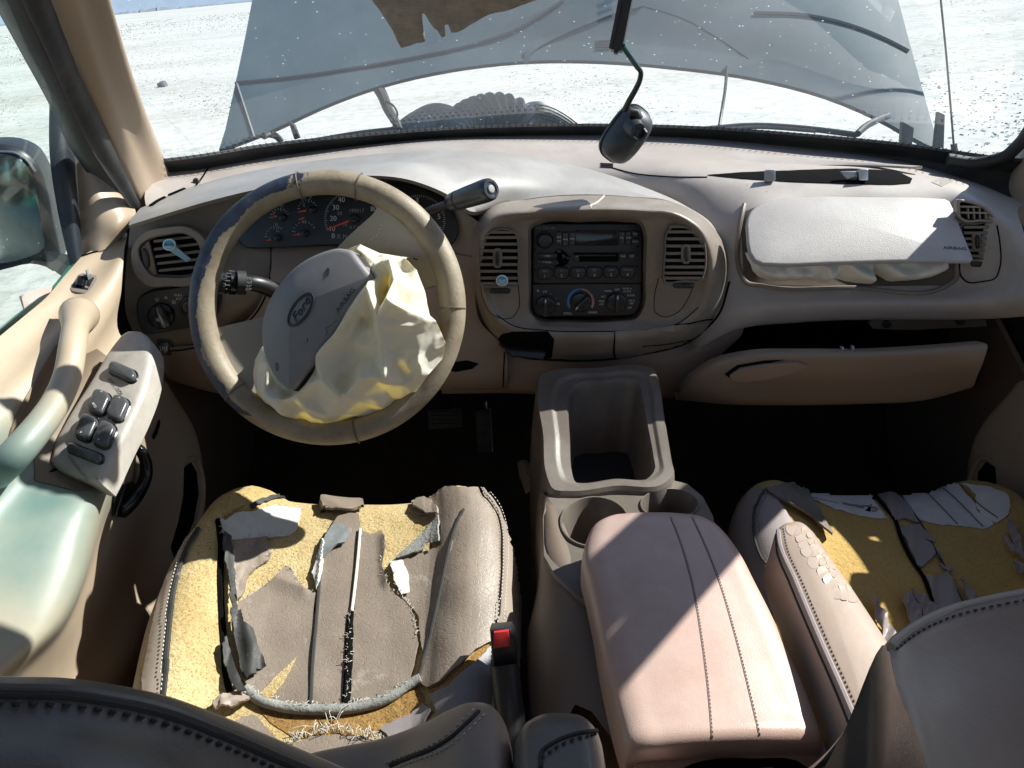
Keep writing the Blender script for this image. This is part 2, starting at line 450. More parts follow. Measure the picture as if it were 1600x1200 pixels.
# ================================================================== SETTING
GA, GB = .0837, .0186                                   # the truck stands across a gentle slope
def gz(x, y): return -1.72 + GA * x + GB * y
rings = [0, 3, 6, 10, 15, 22, 32, 48, 75, 120, 200, 340, 600, 1000, 1700]
rows = []
for r in rings:
    row = []
    for k in range(72):
        a = 2 * math.pi * k / 72; x, y = r * math.cos(a) + .1, r * math.sin(a) + .5
        row.append(R(x, y, gz(x, y) + (.05 * noise.noise(V((x * .3, y * .3, 2))) if r < 80 else 0)))
    rows.append(row)
vs, fs = grid(rows, cu=True)
mk('field', vs, fs, FIELD, loc=R(0, 0, -1.72), ang=180, kind='structure')['label'] = 'pale frosted stubble field sloping up to the right'
def tufts(name, n, seed, m, hmin, hmax, spread):
    rt = random.Random(seed); vs = []; fs = []
    for i in range(n):
        d = 5.5 * (26 ** rt.random()); a = math.radians(rt.uniform(40, 142)); x, y = d * math.cos(a), d * math.sin(a)
        if noise.noise(V((x * .22, y * .22, seed))) + .5 * noise.noise(V((x * .9, y * .9, seed))) < rt.uniform(-.55, .35): continue
        k = (.45 + d / 48); z = gz(x, y) + CAM.z - .02
        for j in range(rt.choice((2, 3))):
            h = rt.uniform(hmin, hmax) * k; w_ = h * rt.uniform(.5, 1.1) * spread; t = rt.uniform(0, math.pi); ox, oy = rt.uniform(-w_, w_), rt.uniform(-w_, w_); c, q = math.cos(t) * w_, math.sin(t) * w_; b = len(vs)
            vs += [(x + ox - c, y + oy - q, z), (x + ox + c, y + oy + q, z), (x + ox + c * .5 + rt.uniform(-.3, .3) * h, y + oy + q * .5, z + h * rt.uniform(.6, 1)), (x + ox - c * .6, y + oy - q * .6 + rt.uniform(-.3, .3) * h, z + h)]; fs.append((b, b + 1, b + 2, b + 3))
    me = bpy.data.meshes.new(name); me.from_pydata(vs, [], fs); me.materials.append(m); o = bpy.data.objects.new(name, me); COL.objects.link(o); o['kind'] = 'stuff'; o['label'] = 'short tufts of frosted dry grass scattered over the pale field'
tufts('frosted_grass', 44000, 4, mat('frosted_grass_blades', (.66, .66, .63), .9, .2, 3, 0, spec=.1), .010, .034, 1.3)
tufts('dry_grass', 46000, 9, mat('dry_grass_blades', (.20, .20, .165), .9, .25, 3, 0, spec=.1), .010, .032, 1.0)
HILL = mat('hazy_far_hill', (.26, .33, .43), .95, .12, .02, 0)  # blue of distant haze is put into the hill colour
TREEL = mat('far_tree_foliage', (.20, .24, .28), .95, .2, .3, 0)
rows = [[], [], []]
for k in range(80):
    a = math.radians(60 + 120 * k / 79); x, y = 1500 * math.cos(a), 1500 * math.sin(a); z0 = gz(x, y)
    h = 40 + 26 * noise.noise(V((k * .11, 3, 0))) + 10 * noise.noise(V((k * .4, 7, 0)))
    rows[0].append(R(x, y, z0 - 6)); rows[1].append(R(x * 1.02, y * 1.02, z0 + h * .7)); rows[2].append(R(x * 1.08, y * 1.08, z0 + h))
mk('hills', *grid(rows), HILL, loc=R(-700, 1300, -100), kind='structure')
rnd = random.Random(3)
rows = [[], [], []]
for k in range(420):
    a = math.radians(97 + 34 * k / 419); d = 640; x, y = d * math.cos(a), d * math.sin(a); z0 = gz(x, y)
    h = 1.0 + 1.1 * abs(noise.noise(V((k * .21, 1, 0)))) + 1.4 * max(0, noise.noise(V((k * .05, 5, 0)))) + .5 * noise.noise(V((k * .9, 2, 0))) + (2.6 if 190 < k < 205 else 0) * abs(noise.noise(V((k * .5, 8, 0))))
    rows[0].append(R(x, y - 3, z0 - 1)); rows[1].append(R(x, y, z0 + max(.4, h))); rows[2].append(R(x, y + 6, z0 - 1))
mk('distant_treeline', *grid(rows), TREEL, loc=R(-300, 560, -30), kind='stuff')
# ================================================================== CAB SHELL
XC = .142                                              # centre line of the truck
PAINT = mat('truck_paint', (.04, .075, .075), .35, .1, 3, 0, dirt=(.2, .2, .18), dirt_amt=.25, coat=.4)
HLIN = mat('headliner_cloth', (.34, .27, .21), .9, .08, 10, .4, 600)
CAB = thing('truck_cab', 'tan lined truck cab shell, its windshield pillars framing the view', 'truck cab', R(XC, .2, -1.1))
def mirror(p): return V((2 * XC - p.x, p.y, p.z))
wb = [(.0, 1.665, -.263), (.25, 1.645, -.266), (.45, 1.585, -.272), (.61, 1.52, -.279), (.72, 1.44, -.286), (.80, 1.40, -.289)]
wh = [(.0, .90, .205), (.2, .885, .205), (.38, .855, .203), (.50, .80, .2), (.60, .72, .2), (.665, .65, .2)]
def sym(l): return [R(XC - x, y, z) for x, y, z in reversed(l[1:])] + [R(XC + x, y, z) for x, y, z in l]
WB, WH = sym(wb), sym(wh)
WM = [a.lerp(b, .5) + V((0, .03, .02)) for a, b in zip(WB, WH)]
# roof, rear wall, sides with window openings
roofrows = [[p + V((0, -.01, .0)) for p in WH],
            [R(XC + (x - XC) * 1.0, -.1, .25) for x in [p.x for p in WH]], [R(p.x, -.95, .23) for p in WH]]
vs, fs = loft(roofrows, 25, 9); vs, fs = thick(vs, fs, .03, V((0, 0, -1))); mk('roof', vs, fs, HLIN, CAB)
def wall(pts, holes, th, name, m, par, nrm):   # polygon wall with polygon holes in a plane
    fr = Fr(pts[0], (pts[-1] - pts[0]), n=nrm); fr.n = V(nrm).normalized(); fr.x = fr.y.cross(fr.n)
    l2 = lambda p: V(((p - fr.o).dot(fr.x), (p - fr.o).dot(fr.y)))
    allp = [l2(p) for p in pts]; loops = [list(range(len(pts)))]
    for h in holes:
        b = len(allp); allp += [l2(p) for p in h]; loops.append(list(range(b, len(allp))))
    r = delaunay_2d_cdt(allp, [], loops, 5, 1e-5)
    v3 = [fr.pt(p.x, p.y) for p in r[0]]; vs, fs = thick(v3, [list(f) for f in r[2]], th, nrm)
    return mk(name, vs, fs, m, par)
bw = [R(XC - .72, -.95, -1.1), R(XC + .72, -.95, -1.1), R(XC + .74, -.95, -.35), R(XC + .52, -.95, .23), R(XC - .52, -.95, .23), R(XC - .74, -.95, -.35)]
wall(bw, [[R(XC - .5, -.95, -.2), R(XC + .5, -.95, -.2), R(XC + .42, -.95, .12), R(XC - .42, -.95, .12)]], .04, 'rear_wall', TRIM, CAB, V((0, 1, 0)))
def side(s):
    X = lambda x: XC + s * x
    # rear side (behind the front doors): panel with a window
    a = [R(X(.76), .37, -1.1), R(X(.74), -.95, -1.1), R(X(.76), -.95, -.36), R(X(.76), .37, -.36)]
    vs, fs = thick(a, [[0, 1, 2, 3]], .05, V((-s, 0, 0))); mk('side_panel', vs, fs, TRIM, CAB)
    b = [[R(X(.765), .60, -.36), R(X(.66), .645, -.05), R(X(.535), .66, .22)], [R(X(.765), .38, -.36), R(X(.66), .38, -.05), R(X(.535), .38, .22)]]  # unseen pillar, widened and leaned forward to shade the passenger backrest
    vs, fs = grid(b); vs, fs = thick(vs, fs, .05, V((-s, 0, 0))); mk('door_pillar', vs, fs, TRIM, CAB)
    c = [[R(X(.765), -.82, -.36), R(X(.535), -.80, .22)], [R(X(.765), -.95, -.36), R(X(.535), -.95, .22)]]
    vs, fs = grid(c); vs, fs = thick(vs, fs, .05, V((-s, 0, 0))); mk('rear_pillar', vs, fs, TRIM, CAB)
    d = [[R(X(.53), .78, .17), R(X(.55), .1, .175), R(X(.55), -.95, .16)], [R(X(.49), .78, .215), R(X(.5), .1, .245), R(X(.5), -.95, .23)]]
    vs, fs = grid(d); vs, fs = thick(vs, fs, .03, V((-s, 0, 0))); mk('roof_rail', vs, fs, TRIM, CAB)
side(-1); side(1)
hd = [[p + V((0, .0, -.012)) for p in WH], [p + V((0, -.035, -.02)) for p in WH], [p + V((0, -.075, .01)) for p in WH]]
vs, fs = loft(hd, 25, 7); vs, fs = thick(vs, fs, .012, V((0, 0, -1))); mk('windshield_header', vs, fs, TRIM, CAB)
# left windshield pillar trim, from the photograph's edges
pl_r = [(262, 262, 1.43), (205, 110, 1.16), (172, 0, 1.03)]
pl_m = [(248, 300, 1.36), (172, 110, 1.10), (140, 0, .99)]
pl_l = [(222, 322, 1.30), (130, 120, 1.09), (86, 0, .965)]
def up(row, k=1.0):
    r = rowY(row); d = (r[-1] - r[-2]); d.normalize(); return r + [r[-1] + d * .2 * k, r[-1] + d * .4 * k]
base0 = lambda r, dz: [r[0] + V((0, .02, -dz))] + r
A = base0(up(pl_r), .05); M = base0(up(pl_m), .05); Bq = base0(up(pl_l), .05)
back = [p + V((-.03, .05, 0)) for p in Bq]; fore = [p + V((-.025, .045, .0)) for p in A]
rows = [fore, A, [a.lerp(m, .5) + V((.012, -.012, 0)) for a, m in zip(A, M)], M, [m.lerp(b, .55) + V((.004, -.008, 0)) for m, b in zip(M, Bq)], Bq, back]
vs, fs = loft(rows, 24, 26); mk('windshield_pillar_trim', vs, fs, TRIM, CAB, ang=180)
vs, fs = loft([[mirror(p) for p in r] for r in rows], 24, 26); mk('windshield_pillar_trim', vs, fs, TRIM, CAB, ang=180)
for s in (0, 1):
    strip = [[b + V((-.004, .002, 0)) for b in Bq[:-1]], [b + V((-.022, .004, 0)) for b in Bq[:-1]], [b + V((-.03, .05, 0)) for b in Bq[:-1]]]
    if s: strip = [[mirror(p) for p in r] for r in strip]
    vs, fs = loft(strip, 20, 8); mk('pillar_weatherstrip', vs, fs, RUB, CAB, ang=180)
for s in (-1, 1):
    k = [[R(XC + s * .80, 1.08, -1.1), R(XC + s * .80, 1.30, -1.1), R(XC + s * .80, 1.68, -1.1)], [R(XC + s * .80, 1.12, -.40), R(XC + s * .80, 1.30, -.33), R(XC + s * .80, 1.62, -.30)]]
    vs, fs = loft(k, 8, 4); vs, fs = thick(vs, fs, .01, V((-s, 0, 0))); mk('dark_gap_filler', vs, fs, RUB, CAB)  # dark filler added to stop light leaking between door and dash
# floor, firewall, kick panels
tub = [[R(x, 1.62, -.55), R(x, 1.66, -.9), R(x, 1.45, -1.10), R(x, 1.1, -1.13), R(x, .3, -1.13), R(x, -.95, -1.1)] for x in (-.64, -.3, 0, .142, .28, .6, .92)]
for i, dz in ((2, .05), (3, .16), (4, .05)):
    for p in tub[i][1:]: p.z += dz
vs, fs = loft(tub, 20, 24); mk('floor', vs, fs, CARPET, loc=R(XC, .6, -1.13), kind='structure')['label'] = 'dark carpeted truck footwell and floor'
for s in (-1, 1):
    k = [[R(XC + s * .775, 1.2, -1.1), R(XC + s * .775, 1.65, -1.05), R(XC + s * .775, 1.65, -.4)], [R(XC + s * .755, 1.2, -.6), R(XC + s * .755, 1.4, -.5), R(XC + s * .755, 1.6, -.35)]]
    vs, fs = loft(k, 8, 4); vs, fs = thick(vs, fs, .01, V((-s, 0, 0))); mk('kick_panel', vs, fs, BROWN, CAB)
# ================================================================== WINDSHIELD
WS = thing('windshield', 'dusty windshield with black seal along its lower edge', 'windshield', WB[4])
vs, fs = loft([WB, WM, WH], 40, 16); mk('glass', vs, fs, GLASS, WS, ang=180)
vs, fs = loft([[p + V((0, -.035, -.04)) for p in WB], [p + V((0, -.006, .0)) for p in WB], [a.lerp(b, .028) + V((0, -.005, .0)) for a, b in zip(WB, WH)],
               [a.lerp(b, .046) + V((0, -.003, .0)) for a, b in zip(WB, WH)]], 60, 6); vs, fs = thick(vs, fs, .006); mk('seal', vs, fs, RUB, WS)
vs, fs = tube(rowY([(1480, 249, 1.43), (1530, 254, 1.415), (1565, 247, 1.395), (1592, 226, 1.36), (1612, 200, 1.315)]), .011, 10, sm=30); mk('side_seal', vs, fs, RUB, WS)
# rain-sensor like printed dots: ceramic frit border along the glass edge
fr_ = MB()
for i in range(1, 139):
    t = i / 140; a = crs(WB, 141)[i] if i == 1 else WBd[i]
    if i == 1: WBd = crs(WB, 141); WHd = crs(WH, 141); a = WBd[1]
    for j in range(3):
        q = WBd[i].lerp(WHd[i], .054 + .0085 * j) + V((0, -.003, -.001)); s = .0022 - .0006 * j
        d = (WHd[i] - WBd[i]).normalized(); x = V((1, 0, 0))
        fr_.add([q - x * s - d * s, q + x * s - d * s, q + x * s + d * s, q - x * s + d * s], [[0, 1, 2, 3]])
fr_.build('edge_dots', RUB, WS, kind='stuff')
# ================================================================== OUTSIDE: cowl, hood, engine hose, antenna
COWL = mat('cowl_blue_paint', (.025, .055, .12), .3, .15, 5, .05, dirt=(.2, .22, .25), dirt_amt=.2, coat=.3)
c0 = [p + V((0, .01, -.012)) for p in WB]
c1 = [p + V((0, .05, .004)) for p in WB]; c2 = [p + V((0, .12, -.004)) for p in WB]; c3 = [p + V((0, .2, -.06)) for p in WB]
vs, fs = loft([c0, c1, c2, c3], 40, 12); vs, fs = thick(vs, fs, .01, V((0, 0, 1)))
cw = mk('cowl', vs, fs, COWL, loc=WB[4] + V((0, .1, 0)), label='dark blue cowl panel running along the windshield base outside', cat='cowl')
BODY = thing('truck_nose', 'truck front fenders and engine bay below the raised hood', 'truck front', R(XC, 2.2, -1.0))
for s in (-1, 1):
    f = [[R(XC + s * .76, 1.55, -.35), R(XC + s * .78, 2.2, -.47), R(XC + s * .74, 2.75, -.56)], [R(XC + s * .86, 1.5, -.40), R(XC + s * .9, 2.2, -.52), R(XC + s * .84, 2.8, -.62)],
         [R(XC + s * .92, 1.5, -.7), R(XC + s * .95, 2.2, -.8), R(XC + s * .88, 2.85, -.85)], [R(XC + s * .9, 1.5, -1.1), R(XC + s * .93, 2.2, -1.15), R(XC + s * .86, 2.85, -1.15)]]
    vs, fs = loft(f, 16, 14); vs, fs = thick(vs, fs, .01, V((0, 0, 1))); mk('fender', vs, fs, PAINT, BODY)
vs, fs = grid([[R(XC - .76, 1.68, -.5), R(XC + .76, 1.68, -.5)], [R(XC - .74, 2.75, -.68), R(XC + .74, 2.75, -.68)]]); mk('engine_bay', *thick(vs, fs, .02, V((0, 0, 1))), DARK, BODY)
vs, fs = grid([[R(XC - .74, 2.76, -.62), R(XC + .74, 2.76, -.62)], [R(XC - .74, 2.8, -1.1), R(XC + .74, 2.8, -1.1)]]); mk('grille', *thick(vs, fs, .02, V((0, 1, 0))), BLK, BODY)
# hood, raised
HOODM = mat('hood_paint', (.040, .078, .10), .55, .1, 3, .1, 300, dirt=(.085, .125, .15), dirt_amt=.12, dscale=5, coat=.15)
HOOD = thing('hood', 'raised blue grey truck hood seen through the windshield', 'hood', P(905, 120, Y=1.9))
edge = [(342, 234, 1.70), (375, 222, 1.715), (420, 205, 1.74), (500, 168, 1.79), (600, 132, 1.85), (720, 106, 1.89), (830, 95, 1.91), (930, 95, 1.91), (1050, 104, 1.90), (1180, 122, 1.87), (1290, 150, 1.82), (1380, 188, 1.76), (1440, 222, 1.715), (1472, 236, 1.70)]
E0 = rowY(edge)
def hood_row(f, sn, sx, crown):
    o = []
    for p in E0:
        s0 = (p.y - 1.70) / .72; s_ = s0 * (1 - f) + sn * f; k = 1 - ((p.x - XC) / .78) ** 2
        q = V((XC + (p.x - XC) * sx, 1.70 + .72 * s_ - .69 * crown * k, CAM.z - .30 + .69 * s_ + .72 * crown * k))
        w_ = min(1, f * 1.6); e = V((XC + (p.x - XC) * sx, p.y + .72 * sn * f, p.z + .69 * sn * f)); o.append(e.lerp(q, w_))
    return o
E1 = hood_row(.12, .45, .99, .0); E2 = hood_row(.5, .50, .975, .01); E3 = hood_row(.85, .66, .955, .03); E4 = hood_row(1, .92, .90, .045); E5 = hood_row(1, 1.22, .83, .03)
lip = [p + V((0, .012, -.006)) for p in E0]
vs, fs = loft([E0, E1, E2, E3, E4, E5], 44, 40, brk=(1,)); vs, fs = thick(vs, fs, .012, V((0, -1, 1)))
hs = mk('skin', vs, fs, HOODM, HOOD, ang=50)
hb = bvh_of(hs)
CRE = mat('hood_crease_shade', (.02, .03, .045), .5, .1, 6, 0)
dome = [(822, 96), (824, 84), (838, 70), (870, 52), (905, 36), (950, 20), (1000, 10), (1080, 3), (1170, 2), (1270, 8), (1350, 22), (1410, 42), (1445, 60), (1462, 74)]
vs, fs = drape_geo([(818, 96), (820, 82), (836, 66), (870, 47), (905, 31), (950, 15), (1000, 4), (1004, 11), (955, 24), (908, 43), (872, 59), (842, 75), (829, 86), (828, 96)], hb, .004, .004, 8, .2)
mk('dome_ridge', vs, fs, HOODM, HOOD)
seam('crease_reflection_line', [(345, 132), (450, 122), (560, 106), (660, 88), (740, 70), (800, 50), (850, 22), (880, 2)], hb, CRE, HOOD, .004, .001)  # dark line painted along the edge of the dash reflection in the glass
seam('crease_reflection_line', [(1000, 8), (1070, 30), (1120, 58), (1170, 92)], hb, CRE, HOOD, .0013, -.0006)
seam('crease_reflection_line', [(1180, 20), (1260, 24), (1330, 40), (1385, 62), (1420, 80)], hb, CRE, HOOD, .006, -.002)
lv = MB()
for k in range(4): lv.add(*tube([onto(hb, 931, 64 + k * 4.6)[0], onto(hb, 953, 63.5 + k * 4.6)[0]], .0022, 6))
lv.build('washer_nozzle', CRE, HOOD)
for (a, b_, c, d) in (((1340, 209, 1.62), (1352, 198, 1.65), (1368, 189, 1.68), (1388, 181, 1.72)), ((412, 213, 1.64), (422, 210, 1.66), (432, 213, 1.66), (440, 222, 1.66))):
    vs, fs = tube(rowY([a, b_, c, d]), .007, 8, sm=12); mk('hinge_arm', vs, fs, BLK, HOOD)
pl = Fr(P(1412, 205, Y=1.72), (0, 0, 1), n=(0, -1, .2)); plate('hinge_bracket', pl, [(1406, 190), (1424, 200), (1421, 226), (1404, 224)], 0, .012, BLK, HOOD)
pl = Fr(P(1458, 205, Y=1.71), (0, 0, 1), n=(0, -1, .2)); plate('hinge_bracket', pl, [(1462, 175), (1472, 180), (1470, 236), (1456, 234)], 0, .012, BLK, HOOD)
pl = Fr(P(455, 205, Y=1.72), (0, 0, 1), n=(0, -1, .2)); plate('hinge_bracket', pl, [(452, 188), (462, 195), (470, 215), (462, 218)], 0, .012, BLK, HOOD)
# intake hose
HOSEM = mat('grey_hose_rubber', (.19, .21, .23), .5, .1, 12, .1, 300, dirt=(.36, .37, .37), dirt_amt=.3)
HOSE = thing('intake_hose', 'ribbed grey engine intake hose showing above the cowl', 'hose', P(770, 210, Y=2.1))
hp = [P(a, b, Y=c) for a, b, c in ((705, 214, 2.0), (722, 190, 2.08), (748, 176, 2.14), (780, 171, 2.18), (806, 178, 2.2), (822, 194, 2.2))]
n = 156; pts = crs(hp, n)
vs, fs = tube(pts, lambda t: .040 + .0052 * math.sin(t * 2 * math.pi * 13), 18); mk('bellows', vs, fs, HOSEM, HOSE, ang=180)
vs, fs = tube([P(a, b, Y=c) for a, b, c in ((620, 216, 1.98), (655, 200, 2.02), (690, 188, 2.06), (708, 192, 2.07), (722, 206, 2.08))], lambda t: .030 + .014 * math.sin(t * math.pi), 14, sm=30); mk('elbow', vs, fs, HOSEM, HOSE, ang=180)
PIPEM = mat('pale_duct_plastic', (.42, .44, .45), .5, .08, 12, .05)
PIPE = thing('air_duct', 'pale grooved plastic air duct right of the ribbed hose', 'duct', P(860, 205, Y=2.2))
vs, fs = tube([P(a, b, Y=c) for a, b, c in ((812, 206, 2.24), (824, 184, 2.26), (846, 178, 2.27), (880, 194, 2.28), (910, 214, 2.28))], lambda t: .036, 16, sm=30); mk('shell', vs, fs, PIPEM, PIPE, ang=180)
for k in range(5):
    vs, fs = tube([P(a, b + k * 5, Y=c) for a, b, c in ((836, 163, 2.19), (858, 167, 2.2), (884, 180, 2.21), (905, 196, 2.22))], .0022, 6, sm=12); mk('groove', vs, fs, RUB, PIPE)
STR = thing('wiring_strap', 'black wire bundle hanging from the hood to the cowl, left of the hose', 'wire bundle', P(622, 196, Y=1.86))
vs, fs = tube(rowY([(590, 136, 1.86), (598, 150, 1.85), (606, 170, 1.84), (618, 190, 1.83), (624, 204, 1.80)]), lambda t: .013 - .004 * t, 8, sm=18); mk('sleeve', vs, fs, RUB, STR)
vs, fs = tube(rowY([(604, 158, 1.83), (617, 168, 1.82), (621, 178, 1.82), (617, 190, 1.81)]), .0025, 6, sm=14); mk('loose_wire', vs, fs, RUB, STR)
vs, fs = tube(rowY([(602, 160, 1.83), (604, 174, 1.82), (612, 190, 1.81)]), .0025, 6, sm=14); mk('loose_wire', vs, fs, RUB, STR)
vs, fs = tube(rowY([(1136, 104, 1.89), (1133, 140, 1.86), (1128, 172, 1.83), (1124, 196, 1.80)]), .0036, 8, sm=14)
mk('hood_prop_rod', vs, fs, BLK, loc=P(1124, 196, Y=1.8), label='thin dark rod standing between hood edge and cowl', cat='rod')
ANT = thing('radio_antenna', 'thin whip antenna rising beside the right hood edge', 'antenna', P(1492, 238, Y=1.75))
vs, fs = tube(rowY([(1491, 236, 1.76), (1484, 150, 1.80), (1478, 80, 1.84), (1470, 0, 1.88), (1462, -90, 1.93)]), .0022, 6, sm=14); mk('whip', vs, fs, BLK, ANT)
vs, fs = tube(rowY([(1492, 240, 1.755), (1490, 225, 1.76)]), .007, 8); mk('base', vs, fs, BLK, ANT)
for pts_, lab in ((((1090, 206, 1.70), (1180, 199, 1.72), (1270, 205, 1.70), (1338, 214, 1.64)), 'black wiper arm lying along the cowl on the passenger side'),
                  (((620, 205, 1.70), (560, 212, 1.68), (500, 222, 1.66), (440, 232, 1.63)), 'black wiper arm lying along the cowl on the driver side')):
    WI = thing('windshield_wiper', lab, 'wiper', P(*pts_[3][:2], Y=pts_[3][2]), 'windshield wipers')
    vs, fs = tube([p + V((0, 0, .004)) for p in rowY(pts_)], .006, 8, sm=14); mk('arm', vs, fs, BLK, WI)
    vs, fs = tube([p + V((0, -.012, .002)) for p in rowY(pts_[:3])], .004, 6, sm=14); mk('blade', vs, fs, RUB, WI)
stone = MB(); bm = bmesh.new(); bmesh.ops.create_icosphere(bm, subdivisions=2, radius=1)
sr = ray(255, 135); tt = 1.0
for k in range(4000):
    tt = k * .01; q = sr * tt
    if q.z < gz(q.x, q.y): break
q = CAM + sr * tt
vs = [q + v.co * (.13 + .05 * noise.noise(v.co * 1.7)) for v in bm.verts]; fs = [[v.index for v in f.verts] for f in bm.faces]; bm.free()
mk('stone', vs, fs, mat('dark_stone', (.1, .1, .11), .8, .2, 8, .4, 40), loc=q, label='lone dark stone lying out in the pale field', cat='stone')
# ================================================================== DASHBOARD
DB = thing('dashboard', 'dusty tan dashboard spanning the cab under the windshield', 'dashboard', R(XC, 1.35, -.65))
r0 = rowY([(248, 272, 1.40), (330, 256, 1.47), (450, 238, 1.545), (640, 217, 1.625), (800, 211, 1.66), (935, 210, 1.665), (1080, 213, 1.655), (1250, 228, 1.60), (1400, 250, 1.52), (1520, 284, 1.42), (1600, 318, 1.32)])
r1 = rowY([(226, 308, 1.29), (300, 290, 1.36), (420, 264, 1.45), (560, 245, 1.50), (700, 234, 1.53), (820, 232, 1.555), (960, 234, 1.56), (1100, 238, 1.545), (1250, 250, 1.50), (1400, 266, 1.43), (1500, 290, 1.36), (1590, 330, 1.26)])
r2 = rowY([(235, 350, 1.24), (400, 320, 1.34), (600, 290, 1.42), (800, 278, 1.45), (900, 276, 1.45), (1000, 284, 1.42), (1100, 290, 1.375), (1200, 294, 1.345), (1350, 296, 1.33), (1480, 306, 1.30), (1530, 328, 1.25), (1600, 365, 1.18)])
r3 = rowY([(235, 420, 1.28), (500, 380, 1.42), (900, 360, 1.44), (1030, 345, 1.40), (1110, 350, 1.32), (1170, 330, 1.30), (1250, 325, 1.305), (1400, 327, 1.295), (1500, 335, 1.265), (1545, 350, 1.23), (1605, 385, 1.16)])
r4 = rowY([(235, 450, 1.28), (500, 450, 1.42), (900, 450, 1.43), (1040, 450, 1.36), (1100, 452, 1.275), (1165, 450, 1.245), (1250, 452, 1.24), (1400, 452, 1.23), (1500, 450, 1.215), (1560, 446, 1.175), (1605, 442, 1.12)])
r5 = rowY([(235, 480, 1.28), (500, 480, 1.42), (900, 480, 1.42), (1040, 500, 1.36), (1100, 498, 1.26), (1165, 484, 1.22), (1250, 477, 1.212), (1400, 474, 1.205), (1500, 473, 1.19), (1560, 470, 1.155), (1605, 466, 1.10)])
r6 = rowY([(235, 520, 1.30), (500, 520, 1.42), (900, 520, 1.42), (1040, 550, 1.36), (1090, 545, 1.26), (1150, 514, 1.228), (1250, 502, 1.222), (1400, 498, 1.217), (1500, 498, 1.20), (1560, 496, 1.165), (1610, 492, 1.11)])
r7 = [p + V((0, .09, .01)) for p in r6]
vs, fs = loft([r0, r1, r2, r3, r4, r5, r6, r7], 110, 100); pad = mk('pad', vs, fs, DASH, DB, ang=60)
pb = bvh_of(pad)
# passenger side: lifted defroster cover and a flush dark patch painting the shaded gap under it
drape('defroster_slot_shade', [(1105, 274), (1160, 270), (1240, 267), (1330, 264), (1400, 268), (1425, 280), (1422, 287), (1395, 289), (1330, 288), (1240, 285), (1160, 280)], pb, DARK, DB, .0015, .001, 8, .2)
cv0 = rowY([(935, 233, 1.57), (1010, 234, 1.565), (1100, 238, 1.55), (1220, 244, 1.52), (1340, 254, 1.47), (1438, 263, 1.415)])
cv1 = rowY([(950, 250, 1.525), (1020, 254, 1.51), (1100, 255, 1.50), (1220, 252, 1.485), (1340, 257, 1.455), (1440, 264, 1.41)])
cv2 = rowY([(962, 262, 1.49), (1020, 270, 1.465), (1090, 275, 1.445), (1180, 268, 1.45), (1260, 262, 1.46), (1350, 261, 1.445), (1425, 264, 1.41)])
for r, h in ((cv0, .002), (cv1, .005), (cv2, .004)):
    for i, p in enumerate(r): p.z += h
vs, fs = loft([cv0, cv1, cv2], 40, 12); vs, fs = thick(vs, fs, .004, V((0, 0, 1))); mk('defroster_cover', vs, fs, DASH, DB)
for cx, cy in ((1201, 275), (1345, 274)):
    f = Fr(onto(pb, cx, cy + 8)[0], (0, 0, 1), n=(0, -1, .3)); plate('cover_clip', f, rr(cx - 7, cy - 9, cx + 7, cy + 9, 2), 0, .012, METAL if cx > 1300 else GREYP, DB)
f = Fr(onto(pb, 1330, 282)[0], (0, 0, 1), n=(0, -1, .3)); plate('clip_bracket', f, [(1312, 268), (1338, 268), (1336, 276), (1322, 280), (1318, 276)], 0, .006, PIPEM, DB)
seam('cover_seam', [(955, 262), (985, 270), (1040, 276), (1105, 277)], pb, DARK, DB, .0015, 0)
for k in range(3): seam('sensor_slit', [(938, 256 + k * 2.6), (958, 257 + k * 2.6)], pb, RUB, DB, .0012, .001)
seam('pad_seam', [(272, 318), (300, 296), (312, 283), (322, 268), (330, 255)], pb, DARK, DB, .0016, 0)
f = Fr(onto(pb, 308, 284)[0], (0, .3, 1), n=(0, -1, .5)); vs, fs = plate_geo(f, ell(308, 284, 5, 5, 14), 0, .007, .002); mk('light_sensor', vs, fs, BLK, DB)
# instrument hood (brow)
bt = rowY([(222, 324, 1.275), (262, 306, 1.31), (330, 283, 1.35), (430, 261, 1.39), (560, 245, 1.41), (700, 236, 1.42), (800, 241, 1.425), (900, 259, 1.42), (1000, 290, 1.385), (1070, 321, 1.335), (1112, 352, 1.29), (1128, 385, 1.265)])
bs_ = [p + V((0, .07, -.05)) for p in bt]
b1 = rowY([(212, 334, 1.235), (262, 316, 1.26), (330, 296, 1.285), (430, 274, 1.31), (560, 257, 1.31), (690, 251, 1.31), (790, 258, 1.34), (890, 275, 1.36), (985, 297, 1.345), (1058, 322, 1.315), (1102, 352, 1.28), (1120, 388, 1.25)])
b2 = rowY([(203, 345, 1.20), (262, 327, 1.205), (330, 308, 1.21), (430, 286, 1.20), (560, 270, 1.20), (650, 274, 1.205), (712, 295, 1.23), (790, 297, 1.285), (890, 294, 1.32), (980, 302, 1.315), (1052, 317, 1.295), (1098, 352, 1.265), (1114, 390, 1.24)])
b3 = rowY([(201, 352, 1.19), (262, 333, 1.192), (330, 313, 1.19), (430, 290, 1.185), (540, 275, 1.182), (640, 281, 1.19), (705, 307, 1.20), (735, 330, 1.225), (775, 322, 1.27), (830, 310, 1.295), (900, 304, 1.305), (980, 307, 1.302), (1055, 318, 1.288), (1096, 354, 1.26), (1112, 392, 1.235)])
b4 = rowY([(203, 358, 1.20), (262, 339, 1.205), (330, 319, 1.21), (430, 295, 1.21), (540, 280, 1.21), (640, 286, 1.215), (702, 312, 1.22), (733, 335, 1.24), (778, 328, 1.285), (832, 315, 1.31), (900, 309, 1.32), (980, 312, 1.317), (1053, 323, 1.30), (1092, 358, 1.275), (1108, 396, 1.25)])
